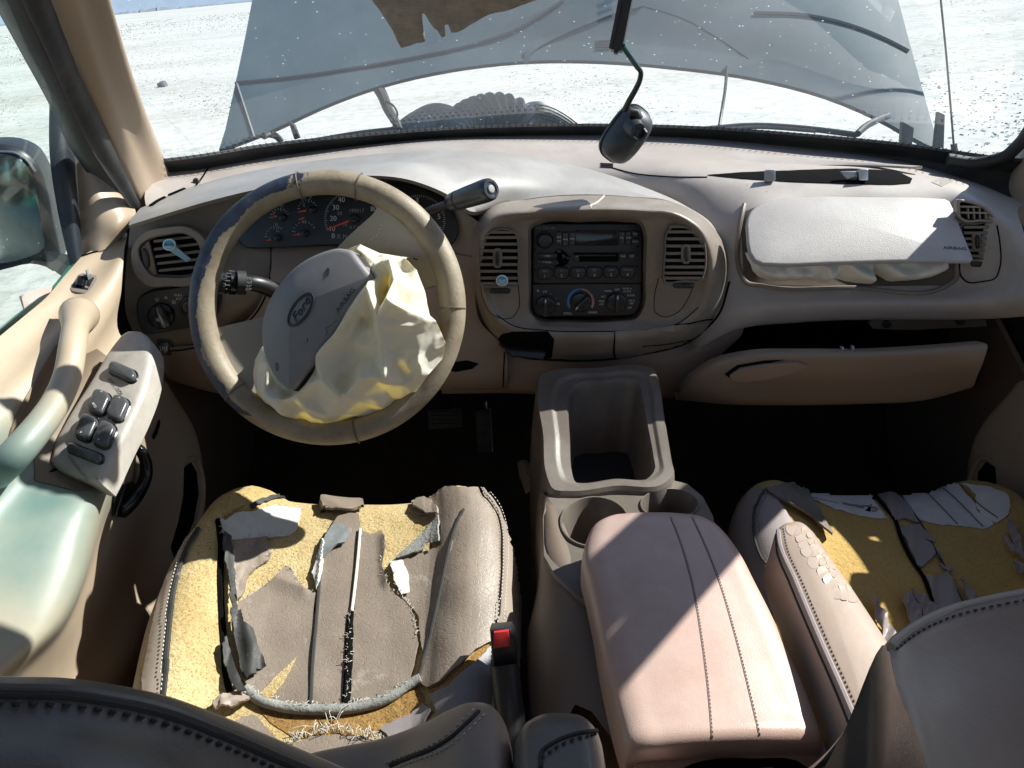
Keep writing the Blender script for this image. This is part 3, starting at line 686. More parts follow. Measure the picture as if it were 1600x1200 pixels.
vs, fs = loft([bs_, bt, b1, b2, b3, b4], 100, 40, brk=(4,)); brow = mk('instrument_hood', vs, fs, mat('brow_vinyl', (.285, .262, .248), .4, .07, 5, .3, 900, dirt=(.42, .41, .40), dirt_amt=.2, dscale=6, wear=(.6, .58, .55), wear_t=.69, wear_s=75), DB, ang=60)
bb = bvh_of(brow)
# little slots on the brow's left end
for q in ([(236, 322), (246, 315), (258, 309)], [(264, 306), (276, 301), (288, 296)]):
    seam('demister_slot', q, bb, DARK, DB, .0045, -.001, 8)
# cluster surround
s0 = rowY([(203, 356, 1.215), (262, 337, 1.23), (330, 318, 1.26), (430, 295, 1.285), (540, 281, 1.29), (640, 288, 1.285), (700, 313, 1.27), (735, 338, 1.25), (752, 350, 1.245)])
s1 = rowY([(200, 385, 1.205), (262, 372, 1.22), (330, 362, 1.245), (430, 345, 1.285), (540, 340, 1.29), (640, 345, 1.285), (705, 352, 1.26), (735, 365, 1.245), (752, 375, 1.24)])
s2 = rowY([(197, 415, 1.20), (262, 408, 1.21), (330, 400, 1.225), (430, 392, 1.245), (540, 388, 1.25), (640, 388, 1.25), (705, 395, 1.245), (735, 400, 1.24), (750, 405, 1.24)])
s3 = rowY([(195, 450, 1.195), (262, 448, 1.20), (330, 445, 1.205), (430, 436, 1.225), (540, 435, 1.23), (640, 435, 1.235), (705, 440, 1.24), (735, 445, 1.24), (748, 450, 1.24)])
s4 = rowY([(198, 495, 1.20), (262, 500, 1.195), (330, 498, 1.20), (400, 480, 1.22), (540, 470, 1.25), (640, 470, 1.26), (705, 480, 1.25), (738, 490, 1.25), (752, 500, 1.25)])
s5 = rowY([(222, 545, 1.21), (262, 546, 1.205), (320, 535, 1.21), (375, 510, 1.23), (540, 500, 1.27), (640, 500, 1.27), (705, 510, 1.26), (745, 520, 1.26), (760, 530, 1.26)])
s6 = [p + V((0, .05, 0)) for p in s5]
vs, fs = loft([s0, s1, s2, s3, s4, s5, s6], 70, 60, brk=(5,)); surr = mk('cluster_surround', vs, fs, DASHD, DB, ang=60)
sb = bvh_of(surr)
se0 = [s0[0], s1[0], s2[0], s3[0], s4[0], s5[0]]; vs, fs = grid([se0, [p + V((-.004, .2, 0)) for p in se0]]); mk('end_cap', vs, fs, DASHD, DB)
# knee panel
k0 = rowY([(424, 374, 1.26), (520, 385, 1.25), (600, 388, 1.25), (700, 396, 1.24), (740, 402, 1.238)])
k1 = rowY([(422, 430, 1.212), (520, 430, 1.205), (640, 430, 1.205), (742, 442, 1.23)])
k2 = rowY([(402, 480, 1.205), (520, 490, 1.195), (640, 490, 1.195), (748, 498, 1.235)])
k3 = rowY([(345, 530, 1.20), (450, 542, 1.19), (600, 542, 1.19), (700, 545, 1.215), (790, 548, 1.245)])
k4 = rowY([(240, 556, 1.205), (320, 570, 1.195), (450, 588, 1.19), (600, 594, 1.20), (700, 598, 1.225), (792, 598, 1.25)])
k5 = rowY([(262, 592, 1.225), (330, 612, 1.225), (450, 616, 1.23), (600, 610, 1.23), (700, 608, 1.24), (792, 606, 1.26)])
k6 = [p + V((0, .12, -.02)) for p in k5]
vs, fs = loft([k0, k1, k2, k3, k4, k5, k6], 60, 60); knee = mk('knee_panel', vs, fs, KNEE, DB, ang=60); kb = bvh_of(knee, surr)
seam('panel_gap', [(424, 376), (423, 420), (415, 462), (398, 492), (366, 518), (330, 536), (290, 546), (252, 549)], kb, DARK, DB, .0014, .0005)
seam('panel_gap', [(352, 526), (372, 533), (412, 535)], kb, DARK, DB, .0009, .0003)
drape('knee_grip', [(690, 576), (705, 566), (730, 563), (748, 568), (738, 576), (712, 581)], kb, DARK, DB, .001, .001, 5, .1)
# ---- centre stack bezel
BEZ = mat('bezel_plastic', (.215, .178, .148), .36, .07, 6, .25, 1300, dirt=(.34, .31, .28), dirt_amt=.12, wear=(.5, .47, .43), wear_t=.70, wear_s=75)
q0 = [(758, 327, 1.275), (830, 310, 1.30), (900, 304, 1.31), (980, 307, 1.305), (1055, 317, 1.292), (1108, 348, 1.282), (1136, 396, 1.275), (1140, 442, 1.27), (1124, 492, 1.265), (1088, 526, 1.26), (1000, 553, 1.258), (880, 563, 1.258), (795, 550, 1.258), (757, 512, 1.258), (739, 462, 1.255), (735, 402, 1.255), (741, 352, 1.26)]
q1 = [(766, 333, 1.235), (832, 320, 1.25), (905, 315, 1.255), (990, 317, 1.252), (1058, 326, 1.245), (1102, 356, 1.235), (1123, 402, 1.228), (1124, 442, 1.225), (1110, 488, 1.228), (1076, 519, 1.23), (1000, 540, 1.232), (880, 549, 1.232), (805, 540, 1.23), (766, 506, 1.225), (747, 460, 1.22), (743, 402, 1.22), (748, 358, 1.222)]
q2 = [(772, 345, 1.205), (835, 333, 1.203), (910, 330, 1.203), (1000, 331, 1.203), (1058, 338, 1.203), (1090, 360, 1.203), (1106, 402, 1.205), (1106, 440, 1.206), (1093, 480, 1.21), (1062, 506, 1.212), (1000, 517, 1.214), (880, 518, 1.214), (812, 514, 1.212), (776, 495, 1.208), (756, 457, 1.205), (751, 402, 1.203), (756, 366, 1.203)]
q3 = [(780, 352, 1.213), (838, 341, 1.213), (910, 339, 1.213), (1000, 340, 1.213), (1052, 346, 1.213), (1080, 366, 1.213), (1095, 403, 1.215), (1095, 440, 1.215), (1083, 476, 1.218), (1055, 499, 1.22), (1000, 509, 1.222), (880, 510, 1.222), (818, 506, 1.22), (784, 490, 1.217), (765, 455, 1.214), (760, 402, 1.213), (764, 370, 1.213)]
q4 = [(826, 354, 1.222), (845, 344, 1.22), (905, 342, 1.22), (975, 342, 1.22), (1004, 347, 1.22), (1010, 364, 1.222), (1010, 400, 1.225), (1009, 440, 1.228), (1007, 478, 1.23), (996, 497, 1.232), (965, 502, 1.232), (880, 503, 1.232), (842, 501, 1.232), (829, 490, 1.23), (826, 455, 1.228), (825, 402, 1.225), (825, 372, 1.222)]
q5 = [(a, b, c + .03) for a, b, c in [(831, 357, 1.222), (848, 349, 1.22), (905, 347, 1.22), (975, 347, 1.22), (999, 351, 1.22), (1005, 366, 1.222), (1005, 400, 1.225), (1004, 440, 1.228), (1002, 476, 1.23), (992, 492, 1.232), (965, 497, 1.232), (880, 498, 1.232), (846, 496, 1.232), (834, 487, 1.23), (831, 455, 1.228), (830, 402, 1.225), (830, 374, 1.222)]]
rows = [crs(rowY(q), 102, True) for q in (q0, q1, q2, q3, q4, q5)]
vs, fs = loft(rows, 102, 40, closed=True, brk=(3, 4)); bez = mk('center_bezel', vs, fs, BEZ, DB, ang=40)
zb = bvh_of(bez)
seam('panel_gap', [(741, 470), (757, 511), (795, 549), (880, 562), (1000, 553), (1086, 527), (1124, 490), (1140, 440)], bvh_of(bez, pad), DARK, DB, .0018, .001)
seam('panel_gap', [(776, 492), (800, 508), (850, 516), (930, 518), (1000, 516), (1060, 505), (1092, 480)], zb, DARK, DB, .0009, .0003)
# scratch on the bezel's top shelf
seam('scratch', [(925, 327), (922, 322), (930, 318), (938, 312), (944, 306)], zb, mat('scratch_raw_plastic', (.5, .43, .36), .7, .05, 10, 0), DB, .0014, 0)
# lower centre panel, under the bezel
l0 = rowY([(690, 520, 1.28), (760, 530, 1.275), (795, 552, 1.272), (880, 565, 1.272), (1000, 556, 1.272), (1088, 530, 1.275), (1130, 490, 1.28), (1160, 470, 1.26)])
l1 = rowY([(690, 575, 1.262), (760, 575, 1.262), (800, 578, 1.265), (880, 585, 1.27), (1000, 585, 1.27), (1060, 560, 1.265), (1110, 530, 1.255), (1165, 500, 1.24)])
l2 = rowY([(690, 607, 1.262), (760, 606, 1.262), (800, 606, 1.265), (880, 612, 1.28), (1000, 616, 1.28), (1062, 612, 1.275), (1105, 570, 1.27), (1160, 520, 1.25)])
l3 = [p + V((0, .1, -.05)) for p in l2]
vs, fs = loft([l0, l1, l2, l3], 50, 30); low = mk('lower_center_panel', vs, fs, KNEE, DB, ang=60); lb = bvh_of(low, bez)
seam('panel_gap', [(788, 550), (787, 575), (786, 604)], bvh_of(low, knee), DARK, DB, .0012, .001)
# ashtray / socket opening and the small drawer
f = Fr(P(822, 538, Y=1.243), (0, .25, 1), n=(0, -1, .35))
drape('socket_recess', [(770, 541), (784, 522), (800, 518), (856, 518), (866, 530), (862, 558), (850, 562), (800, 554)], zb, DARK, DB, .0012, .001, 6, .1)
vs, fs = ring_geo(f, ell(805, 524, 10, 8.5, 20), ell(805, 524, 8, 6.8, 20), .0, .006, -.004); mk('power_socket', vs, fs, METAL, DB)
vs, fs = ring_geo(f, ell(837, 526, 10.5, 9, 20), ell(837, 526, 8.5, 7.2, 20), .0, .006, -.004); mk('power_socket', vs, fs, METAL, DB)
vs, fs = plate_geo(f, ell(838, 533, 8, 8, 18), .004, .022, .003); mk('socket_plug', vs, fs, BLK, DB)
f2 = Fr(P(815, 548, Y=1.222), (0, .8, .6), n=(0, -.6, .8)); plate('ash_tray', f2, [(780, 538), (784, 533), (850, 545), (853, 552), (848, 562), (800, 556)], -.003, .002, BLKG, DB, .001)
dr = [(961, 518), (1010, 516), (1070, 506), (1119, 503), (1112, 520), (1095, 535), (1050, 548), (1000, 556), (962, 558)]
vs, fs = drape_geo(dr, zb, .003, .004, 6, .1); drw = mk('drawer_front', vs, fs, BEZ, DB)
seam('drawer_gap', dr + [dr[0]], zb, DARK, DB, .0012, .001); seam('drawer_grip', [(1003, 541), (1040, 538), (1080, 531)], bvh_of(drw), DARK, DB, .0012, .0)
# centre vents
RF = Fr(P(918, 425, Y=1.238), (0, math.sin(math.radians(9)), math.cos(math.radians(9))), n=(0, -math.cos(math.radians(9)), math.sin(math.radians(9))))
VENTM = mat('vent_plastic', (.17, .135, .108), .42, .08, 8, .2, 900)
def vent(fr, outline, slots, knob=None, h=0.0, m=VENTM, grip=True):
    v = mk('air_vent', *ring_geo(fr, sm2(outline, 40), [(sum(p[0] for p in outline) / len(outline) * .06 + a * .94, sum(p[1] for p in outline) / len(outline) * .06 + b * .94) for a, b in sm2(outline, 40)], h - .004, h + .004), m, DB)
    plate('vent_throat', fr, sm2([(a, b) for a, b in outline], 40), h - .006, h - .003, DARK, v, 0)
    ys = sorted(slots, key=lambda s: s[2])
    for a, b in zip(ys[:-1], ys[1:]):
        x0, x1 = min(a[0], b[0]) - 2.5, max(a[1], b[1]) + 2.5; t = 2.2
        ya, yb = a[2], b[2]; dy = (yb - ya) / 2; sl = a[3] if len(a) > 3 else 0
        mid = (ya + yb) / 2
        pts = [(x0, mid - t + sl * (x0 - (x0 + x1) / 2)), (x1, mid - t + sl * (x1 - (x0 + x1) / 2)), (x1, mid + t + sl * (x1 - (x0 + x1) / 2)), (x0, mid + t + sl * (x0 - (x0 + x1) / 2))]
        plate('slat', fr, pts, h - .004, h + .0025, m, v, .0008)
    if grip and knob:
        kx, ky = knob; plate('grip_frame', fr, rr(kx - 7, ky - 15, kx + 7, ky + 15, 6), h - .001, h + .0042, m, v, .001); plate('grip', fr, ell(kx, ky, 3.2, 11, 20), h + .004, h + .010, BLK, v, .002)
    return v
lv_out = [(749, 400), (750, 378), (760, 360), (776, 353), (795, 353), (807, 360), (810, 378), (810, 420), (810, 438), (780, 440), (752, 439), (750, 420)]
lsl = [(766, 802, 355), (764, 803, 361), (755, 806, 371), (751, 806, 381), (751, 806, 391.5), (751, 806, 402), (751, 806, 412), (752, 806, 422.5), (754, 806, 432.5), (756, 806, 439)]
HV = .041
vl = vent(RF, lv_out, lsl, (778, 397), HV)
rv_out = [(1031, 390), (1034, 358), (1042, 348), (1058, 347), (1078, 354), (1090, 368), (1094, 390), (1092, 420), (1087, 431), (1060, 433), (1030, 434), (1029, 415)]
rsl = [(1040, 1066, 347), (1040, 1066, 352), (1037, 1084, 363), (1036, 1089, 373), (1035, 1090, 385), (1034, 1091, 395.5), (1034, 1091, 406), (1033, 1090, 415.5), (1033, 1088, 424.5), (1033, 1086, 431)]
vr = vent(RF, rv_out, rsl, (1063, 391), HV)
for cx, cy in ((782, 447.5), (1060, 439.5)):
    w_ = plate('vent_wheel', RF, rr(cx - 16, cy - 4, cx + 16, cy + 4, 4), HV - .004, HV + .001, BLK, DB, .001)
    plate('wheel_ridge', RF, rr(cx - 2, cy - 2.6, cx + 13, cy + 2.6, 2), HV + .001, HV + .003, BLKG, w_, .001)
    seam('panel_gap', [(cx - 28, cy - 7), (cx, cy - 7.6), (cx + 28, cy - 8)], zb, DARK, DB, .0007, .0)
seam('panel_gap', [(750, 440), (756, 470), (768, 490), (785, 498), (800, 496), (809, 485), (810, 445)], zb, DARK, DB, .0007, 0)
seam('panel_gap', [(1029, 434), (1022, 470), (1024, 488), (1036, 495), (1056, 490), (1076, 465), (1087, 432)], zb, DARK, DB, .0007, 0)
# left vent in the cluster surround
LF = Fr(P(268, 400, Y=1.197), (0, .16, 1), n=(.16, -1, .16))
lo = [(220, 385), (232, 374), (262, 366), (290, 364), (306, 372), (316, 392), (316, 420), (300, 430), (262, 432), (240, 430), (227, 415)]
vs, fs = ring_geo(LF, sm2([(209, 388), (222, 366), (262, 354), (296, 354), (316, 366), (330, 396), (330, 428), (308, 443), (262, 446), (234, 446), (214, 428)], 48), sm2(lo, 48), -.012, .010, -.012); mk('vent_bezel', vs, fs, DASHD, DB)
lvn = vent(LF, lo, [(242, 300, 367, -.12), (242, 303, 380, -.12), (244, 310, 391, -.12), (247, 314, 403, -.11), (250, 315, 414, -.10), (253, 315, 426, -.08)], None, -.004)
plate('vent_side_panel', LF, [(220, 388), (232, 376), (234, 378), (246, 430), (240, 431), (228, 416)], -.004, .003, VENTM, lvn, .001)
plate('vent_wheel', LF, ell(229, 403, 5.5, 16, 20, -.2), .002, .007, BLK, lvn, .002)
# small dash switch
f = Fr(onto(kb, 258, 541)[0], (0, .1, 1), n=(.1, -1, .1)); sw = plate('defrost_switch', f, rr(246, 528, 271, 554, 4), 0, .006, BLK, DB, .001)
plate('switch_rocker', f, rr(250, 532, 267, 550, 3), .006, .009, BLKG, sw, .001)
textp(f, '[#]', 258, 541, .0095, .010, WHITE, sw)
# passenger right-hand vent column
PF = Fr(onto(pb, 1530, 380)[0], (0, .12, 1), n=(-.12, -1, .2))
vs, fs = ring_geo(PF, sm2([(1492, 330), (1493, 312), (1510, 313), (1540, 326), (1553, 345), (1554, 346), (1530, 346), (1500, 345), (1494, 340)], 36), sm2([(1497, 330), (1497, 316), (1510, 317), (1537, 329), (1547, 342), (1530, 342), (1502, 341), (1498, 338)], 36), -.002, .010, .0); dg = mk('demister_grille', vs, fs, DASHD, DB)
plate('grille_throat', PF, sm2([(1496, 330), (1496, 315), (1510, 316), (1538, 328), (1548, 343), (1530, 343), (1501, 342), (1497, 338)], 36), -.001, .001, DARK, dg, 0)
for (x0, x1, y) in ((1497, 1530, 322.5), (1498, 1544, 332)): plate('grille_bar', PF, [(x0, y - 1.8), (x1, y - 1.2), (x1, y + 2), (x0, y + 1.6)], .0, .008, DASHD, dg, .0008)
for x in (1510, 1519, 1528, 1537): plate('grille_bar', PF, [(x - 1.3, 322), (x + .8, 322), (x + 2, 342), (x - .3, 342)], .0, .007, DASHD, dg, .0006)
vent(PF, [(1500, 350), (1520, 349), (1548, 349), (1551, 360), (1553, 403), (1530, 405), (1508, 404), (1503, 380)], [(1506, 1546, 350), (1506, 1546, 359), (1507, 1546, 368), (1508, 1547, 377), (1510, 1547, 386), (1512, 1547, 395), (1513, 1547, 404)], (1523, 377), .004)
seam('panel_gap', [(1499, 408), (1502, 432), (1510, 440), (1535, 440), (1556, 434), (1562, 420), (1562, 375), (1558, 352)], pb, DARK, DB, .0012, .0006)
w_ = plate('vent_wheel', PF, rr(1515, 408.5, 1548, 416.5, 4), .003, .007, BLK, DB, .001)
# airbag recess in the passenger face
drape('airbag_recess', [(1158, 350), (1166, 330), (1200, 316), (1480, 318), (1494, 380), (1491, 438), (1480, 446), (1300, 448), (1180, 444), (1162, 434)], pb, mat('recess_brown', (.10, .075, .055), .7, .1, 8, .1), DB, .001, .002, 9, .1)
seam('recess_rim', [(1163, 320), (1155, 360), (1157, 425), (1166, 441), (1190, 447), (1330, 450), (1478, 447), (1493, 436), (1494, 412)], pb, DASHD, DB, .004, .001, 8)
drape('warning_print', [(1455, 285), (1475, 276), (1492, 281), (1472, 292)], pb, mat('faint_print', (.26, .22, .2), .6, .3, 300, 0), DB, .0007, .0003, 5, .2)
# glove box: dark box and its open door
gb = [[P(a, b, Y=c) for a, b, c in r] for r in (((1075, 600, 1.30), (1150, 515, 1.26), (1300, 500, 1.25), (1560, 496, 1.2)), ((1075, 600, 1.48), (1150, 515, 1.48), (1300, 500, 1.48), (1560, 496, 1.45)), ((1060, 625, 1.50), (1150, 630, 1.5), (1300, 625, 1.5), (1540, 600, 1.45)), ((1060, 625, 1.30), (1150, 632, 1.28), (1300, 630, 1.27), (1520, 600, 1.22)))]
vs, fs = loft(gb, 24, 16, linear=True); mk('glove_box_bin', vs, fs, BLKG, DB, ang=30)
g = Fr(P(1450, 506, Y=1.26), (0, .1, 1), n=(0, -1, 0)); plate('glove_box_striker', g, [(1355, 503), (1362, 512), (1420, 514), (1540, 508), (1538, 498), (1360, 498)], 0, .006, BROWN, DB)
plate('striker_bolt', g, ell(1383, 504, 7, 6, 18), .006, .010, BLK, DB, .002); plate('striker_bolt', g, ell(1497, 500, 7, 6, 18), .006, .010, BLK, DB, .002)
g0 = rowY([(1062, 612, 1.225), (1085, 590, 1.19), (1120, 568, 1.165), (1180, 555, 1.15), (1260, 553, 1.14), (1350, 553, 1.135), (1450, 548, 1.13), (1543, 541, 1.115)])
g00 = [p + V((0, .03, -.004)) for p in g0]
gm = rowY([(1060, 618, 1.225), (1088, 604, 1.188), (1125, 590, 1.165), (1180, 580, 1.151), (1260, 576, 1.141), (1350, 576, 1.136), (1450, 570, 1.131), (1538, 560, 1.11)])
g1 = rowY([(1060, 622, 1.235), (1090, 618, 1.20), (1125, 614, 1.175), (1180, 611, 1.172), (1260, 609, 1.163), (1350, 607, 1.158), (1450, 600, 1.152), (1528, 585, 1.125)])
g2 = rowY([(1058, 625, 1.245), (1092, 628, 1.225), (1125, 631, 1.21), (1180, 633, 1.20), (1260, 633, 1.195), (1350, 631, 1.19), (1450, 624, 1.185), (1515, 606, 1.16)])
g3 = [p + V((0, .04, 0)) for p in g2]
vs, fs = loft([g00, g0, gm, g1, g2, g3], 60, 36); gd = mk('glove_box_door', vs, fs, mat('glove_door_vinyl', (.235, .175, .13), .5, .07, 5, .35, 900), DB, ang=60); gbv = bvh_of(gd)
drape('door_handle', [(1140, 585), (1155, 574), (1195, 567), (1245, 565), (1262, 570), (1240, 578), (1205, 586), (1165, 593), (1146, 593)], gbv, KNEE, gd, .004, .006, 6, .1, lift=lambda x, y: .004 * math.sin(max(0, min(1, (x - 1140) / 122)) * math.pi))
drape('handle_well', [(1132, 584), (1152, 570), (1195, 563), (1225, 562), (1190, 569), (1152, 578), (1140, 590)], gbv, DARK, gd, .0012, .001, 6, .1)
lt = Fr(P(1322, 548, Y=1.16), (0, 0, 1), n=(0, -1, .1)); plate('door_latch', lt, [(1312, 552), (1312, 541), (1316, 541), (1316, 547), (1322, 545), (1328, 547), (1328, 539), (1332, 539), (1333, 552)], 0, .008, METAL, gd, .001)
# pedals
for nm, q, lab in (('brake_pedal', [(668, 640), (722, 636), (724, 668), (670, 672)], 'black ribbed brake pedal in the dark driver footwell'), ('accelerator_pedal', [(742, 640), (766, 638), (770, 706), (746, 708)], 'narrow black accelerator pedal in the dark driver footwell')):
    PE = thing(nm, lab, 'pedal', P(q[0][0], q[0][1], Y=1.42)); f = Fr(P(sum(a for a, b in q) / 4, sum(b for a, b in q) / 4, Y=1.42), (0, .45, .9), n=(0, -.9, .45))
    pd_ = plate('pad', f, q, -.01, .006, RUB, PE, .003)
    for k in range(4):
        y = q[0][1] + (q[2][1] - q[0][1]) * (.16 + .22 * k); plate('rib', f, rr(q[0][0] + 6, y - 2, q[1][0] - 6, y + 2, 1.5), .006, .009, RUB, PE, .001)
    c = f.at((q[0][0] + q[1][0]) / 2, q[0][1], -.008); vs, fs = tube([c, c + V((0, .10, .10)), c + V((0, .16, .30))], .009, 8, sm=8); mk('lever', vs, fs, BLK, PE)
# glove box underside / lower right closing panel
u0 = rowY([(1058, 622, 1.29), (1200, 632, 1.26), (1400, 626, 1.25), (1520, 604, 1.24)]); u1 = [p + V((0, .3, -.12)) for p in u0]
vs, fs = loft([u0, u1], 16, 4); mk('underside_panel', vs, fs, BROWN, DB)
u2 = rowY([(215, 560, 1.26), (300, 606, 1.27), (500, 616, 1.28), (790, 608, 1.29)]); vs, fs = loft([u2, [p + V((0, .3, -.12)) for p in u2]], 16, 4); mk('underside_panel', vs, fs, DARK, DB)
# ================================================================== INSTRUMENT CLUSTER
CLM = mat('cluster_face', (.012, .013, .017), .35, .2, 30, .05, 400, dirt=(.035, .035, .04), dirt_amt=.2)
CF = Fr(P(545, 340, Y=1.262), (0, .42, 1), n=(0, -1, .42))
IC = thing('instrument_cluster', 'dark instrument cluster behind the steering wheel with red needles', 'gauge cluster', P(545, 340, Y=1.27))
plate('faceplate', CF, sm2([(372, 374), (374, 350), (392, 322), (425, 304), (480, 291), (560, 286), (640, 290), (690, 308), (712, 338), (716, 366), (706, 383), (690, 385), (600, 384), (500, 385), (420, 388), (385, 386)], 70), 0, .010, CLM, IC, .003)
for x, y, t in ((521, 359, '10'), (523, 343, '20'), (527, 326, '30'), (536, 314, '40'), (552, 306, '50'), (586, 328, '80'), (591, 343, '90'), (588, 357, '100'), (523, 370, '0'), (653, 315, '3'), (676, 325, '4'), (687, 340, '5'), (689, 360, '6'), (632, 318, '2')):
    textp(CF, t, x, y, .0108, .0115, WHITE, IC)
for x, y, t in ((443, 323, 'H'), (475, 313, 'F'), (488, 311, 'F'), (478, 348, 'H'), (437, 361, 'C'), (432, 336, 'C'), (478, 322, 'E'), (435, 352, 'H'), (470, 367, 'L'), (426, 373, 'L'), (533, 335, '50'), (541, 352, '30')): textp(CF, t, x, y, .0108, .008, GREYP, IC)
textp(CF, '190017', 559, 331, .0108, .0085, GREYP, IC); textp(CF, '4 7 3 0 0', 561, 357, .0108, .0075, GREYP, IC); textp(CF, 'P R N D 2 1', 546, 371, .0108, .0105, GREYP, IC)
def ndl(x0, y0, x1, y1, w_, m):
    d = math.hypot(x1 - x0, y1 - y0); nx, ny = -(y1 - y0) / d * w_, (x1 - x0) / d * w_
    plate('needle', CF, [(x0 + nx * .5, y0 + ny * .5), (x1 + nx, y1 + ny), (x1 - nx, y1 - ny), (x0 - nx * .5, y0 - ny * .5)], .012, .0135, m, IC, .0003)
ndl(514, 360, 548, 347, 1.6, ORANGE); ndl(424, 342, 437, 340, 1.1, ORANGE); ndl(469, 333, 482, 331, 1.4, ORANGE); ndl(461, 369, 473, 367, 1.1, ORANGE); ndl(420, 377, 428, 376, 1.0, ORANGE); ndl(470, 345, 479, 342, 1.3, ORANGE); ndl(655, 344, 672, 338, 1.3, ORANGE)
for x, y, r in ((445, 341, 6), (492, 329, 6), (437, 373, 6), (480, 366, 6), (556, 343, 8), (655, 348, 8)): plate('needle_hub', CF, ell(x, y, r, r * .92, 20), .010, .016, BLKG, IC, .002)
tk = MB()
def arc_ticks(cx, cy, rx, ry, a0, a1, n, ln):
    for k in range(n):
        a = math.radians(a0 + (a1 - a0) * k / (n - 1)); c, s_ = math.cos(a), math.sin(a); L = ln * (1.6 if k % 5 == 0 else 1)
        p = [(cx + rx * c, cy - ry * s_), (cx + (rx - L) * c, cy - (ry - L) * s_)]; w_ = .55
        q = [(p[0][0] - s_ * w_, p[0][1] - c * w_), (p[0][0] + s_ * w_, p[0][1] + c * w_), (p[1][0] + s_ * w_, p[1][1] + c * w_), (p[1][0] - s_ * w_, p[1][1] - c * w_)]
        v, f = plate_geo(CF, q, .010, .0108, 0); tk.add(v, f)
arc_ticks(553, 343, 44, 43, 205, -25, 56, 3); arc_ticks(655, 346, 42, 40, 200, -20, 50, 3); arc_ticks(440, 344, 16, 18, 170, 30, 9, 3); arc_ticks(483, 330, 16, 17, 170, 30, 9, 3); arc_ticks(478, 366, 19, 20, 170, 30, 9, 3); arc_ticks(434, 374, 18, 20, 170, 60, 9, 3)
tk.build('scale_ticks', GREYP, IC, kind='stuff')
# ================================================================== RADIO + CLIMATE
RADM = mat('radio_face', (.017, .017, .019), .42, .15, 20, .12, 900, dirt=(.04, .038, .036), dirt_amt=.2)
BTN = mat('radio_button', (.022, .022, .025), .3, .15, 30, .05, 500, wear=(.10, .10, .10), wear_t=.70, wear_s=70)
RD = thing('car_radio', 'black cassette radio with a broken hole among its buttons', 'car radio', P(918, 446, Y=1.24))
H0 = -.014
plate('faceplate', RF, rr(833, 351, 1006, 445.5, 7), H0 - .01, H0, RADM, RD, .002)
plate('volume_knob', RF, ell(851.5, 376.5, 11, 11, 28), H0, H0 + .014, BTN, RD, .002)
vs, fs = ring_geo(RF, ell(851.5, 376.5, 14, 14, 28), ell(851.5, 376.5, 12, 12, 28), H0 - .002, H0 + .0015); mk('knob_ring', vs, fs, BLKG, RD)
textp(RF, 'VOL  PUSH ON', 853, 358, H0 + .0004, .0048, GREYP, RD)
def btn(x0, y0, x1, y1, r=3, txt=None, dy=0, sz=.0045, h=.004, name='button'):
    b = plate(name, RF, rr(x0, y0, x1, y1, r), H0 - .001, H0 + h, BTN, RD, .0012, dome=.0006)
    if txt:
        for i, t in enumerate(txt.split('|')): textp(RF, t, (x0 + x1) / 2, (y0 + y1) / 2 + dy + (i - (txt.count('|')) / 2) * 6.5, H0 + h + .0009, sz, WHITE, b)
    return b
btn(869, 363, 878.3, 387, 4, 'AM|FM'); btn(879.6, 363.5, 888.5, 387, 1.5, '^|BASS|v', 0, .0036); btn(889.8, 363, 899, 386, 1.5, '^|TREB|v', 0, .0036)
plate('display', RF, rr(900, 361.5, 967, 385.5, 1.5), H0 - .001, H0 + .001, mat('radio_display', (.01, .011, .014), .08, .1, 10, 0), RD, .0005)
btn(968.3, 362, 977.8, 383.5, 1.5, '^|BAL|v', 0, .0036); btn(979, 362, 988, 383.5, 1.5, '^|FADE|v', 0, .0036); btn(989, 361.5, 999.5, 372.5, 2.5, 'CLK', 0, .004); btn(989, 373.5, 999.5, 384, 2.5, 'MUTE', 0, .0036)
btn(839.5, 397, 871, 405.5, 3.5, '< SEEK', 0, .0042); btn(839.5, 407, 870, 415.5, 3.5, '< TUNE', 0, .0042)
hole = rough_edge([(868, 394), (876, 390), (883, 396), (888, 401), (893, 404), (888, 414), (878, 420), (866, 418), (872, 409), (866, 402)], 3, 1.2, 4)
plate('broken_hole', RF, hole, H0 - .002, H0 + .0004, DARK, RD, 0)
for (a, b, c, d) in ((869, 391, 878, 397), (878, 398, 884, 406), (884, 402, 892, 407), (866, 409, 874, 416)):
    plate('broken_shard', RF, [(a, b), (c - 1, b + 1), (c, d - 2), ((a + c) / 2 - 1, d), (a + 1, d - 3)], H0, H0 + .005, BTN, RD, .0008)
plate('cassette_slot', RF, rr(897, 396.5, 968, 411, 2), H0 - .001, H0 + .0006, DARK, RD, 0)
plate('cassette_flap', RF, rr(904, 399.5, 964, 402, 1), H0, H0 + .002, BTN, RD, .0006); btn(897, 399, 905.5, 411.5, 2, '>|', 0, .004)
btn(968.5, 396, 981, 408, 4, 'TAPE', 0, .0036); btn(982, 396, 995, 408, 4, 'CD', 0, .004)
for k, (cx, t) in enumerate(((851.5, 'REW'), (877.8, 'FF'), (904, 'SIDE'), (929.7, 'CD'), (956, 'COMP'), (982, 'SHUFFLE'))):
    y = 429 - k * .5; vs, fs = ring_geo(RF, rr(cx - 12.6, y - 10, cx + 12.6, y + 10, 7), rr(cx - 11.4, y - 8.8, cx + 11.4, y + 8.8, 6), H0 - .002, H0 + .0015); mk('button_surround', vs, fs, BLKG, RD)
    b = btn(cx - 11, y - 8.5, cx + 11, y + 8.5, 6, None, name='preset_button'); textp(RF, t, cx, y - 3.5, H0 + .005, .0038, GREYP, b); textp(RF, str(k + 1), cx, y + 4, H0 + .005, .0068, WHITE, b)
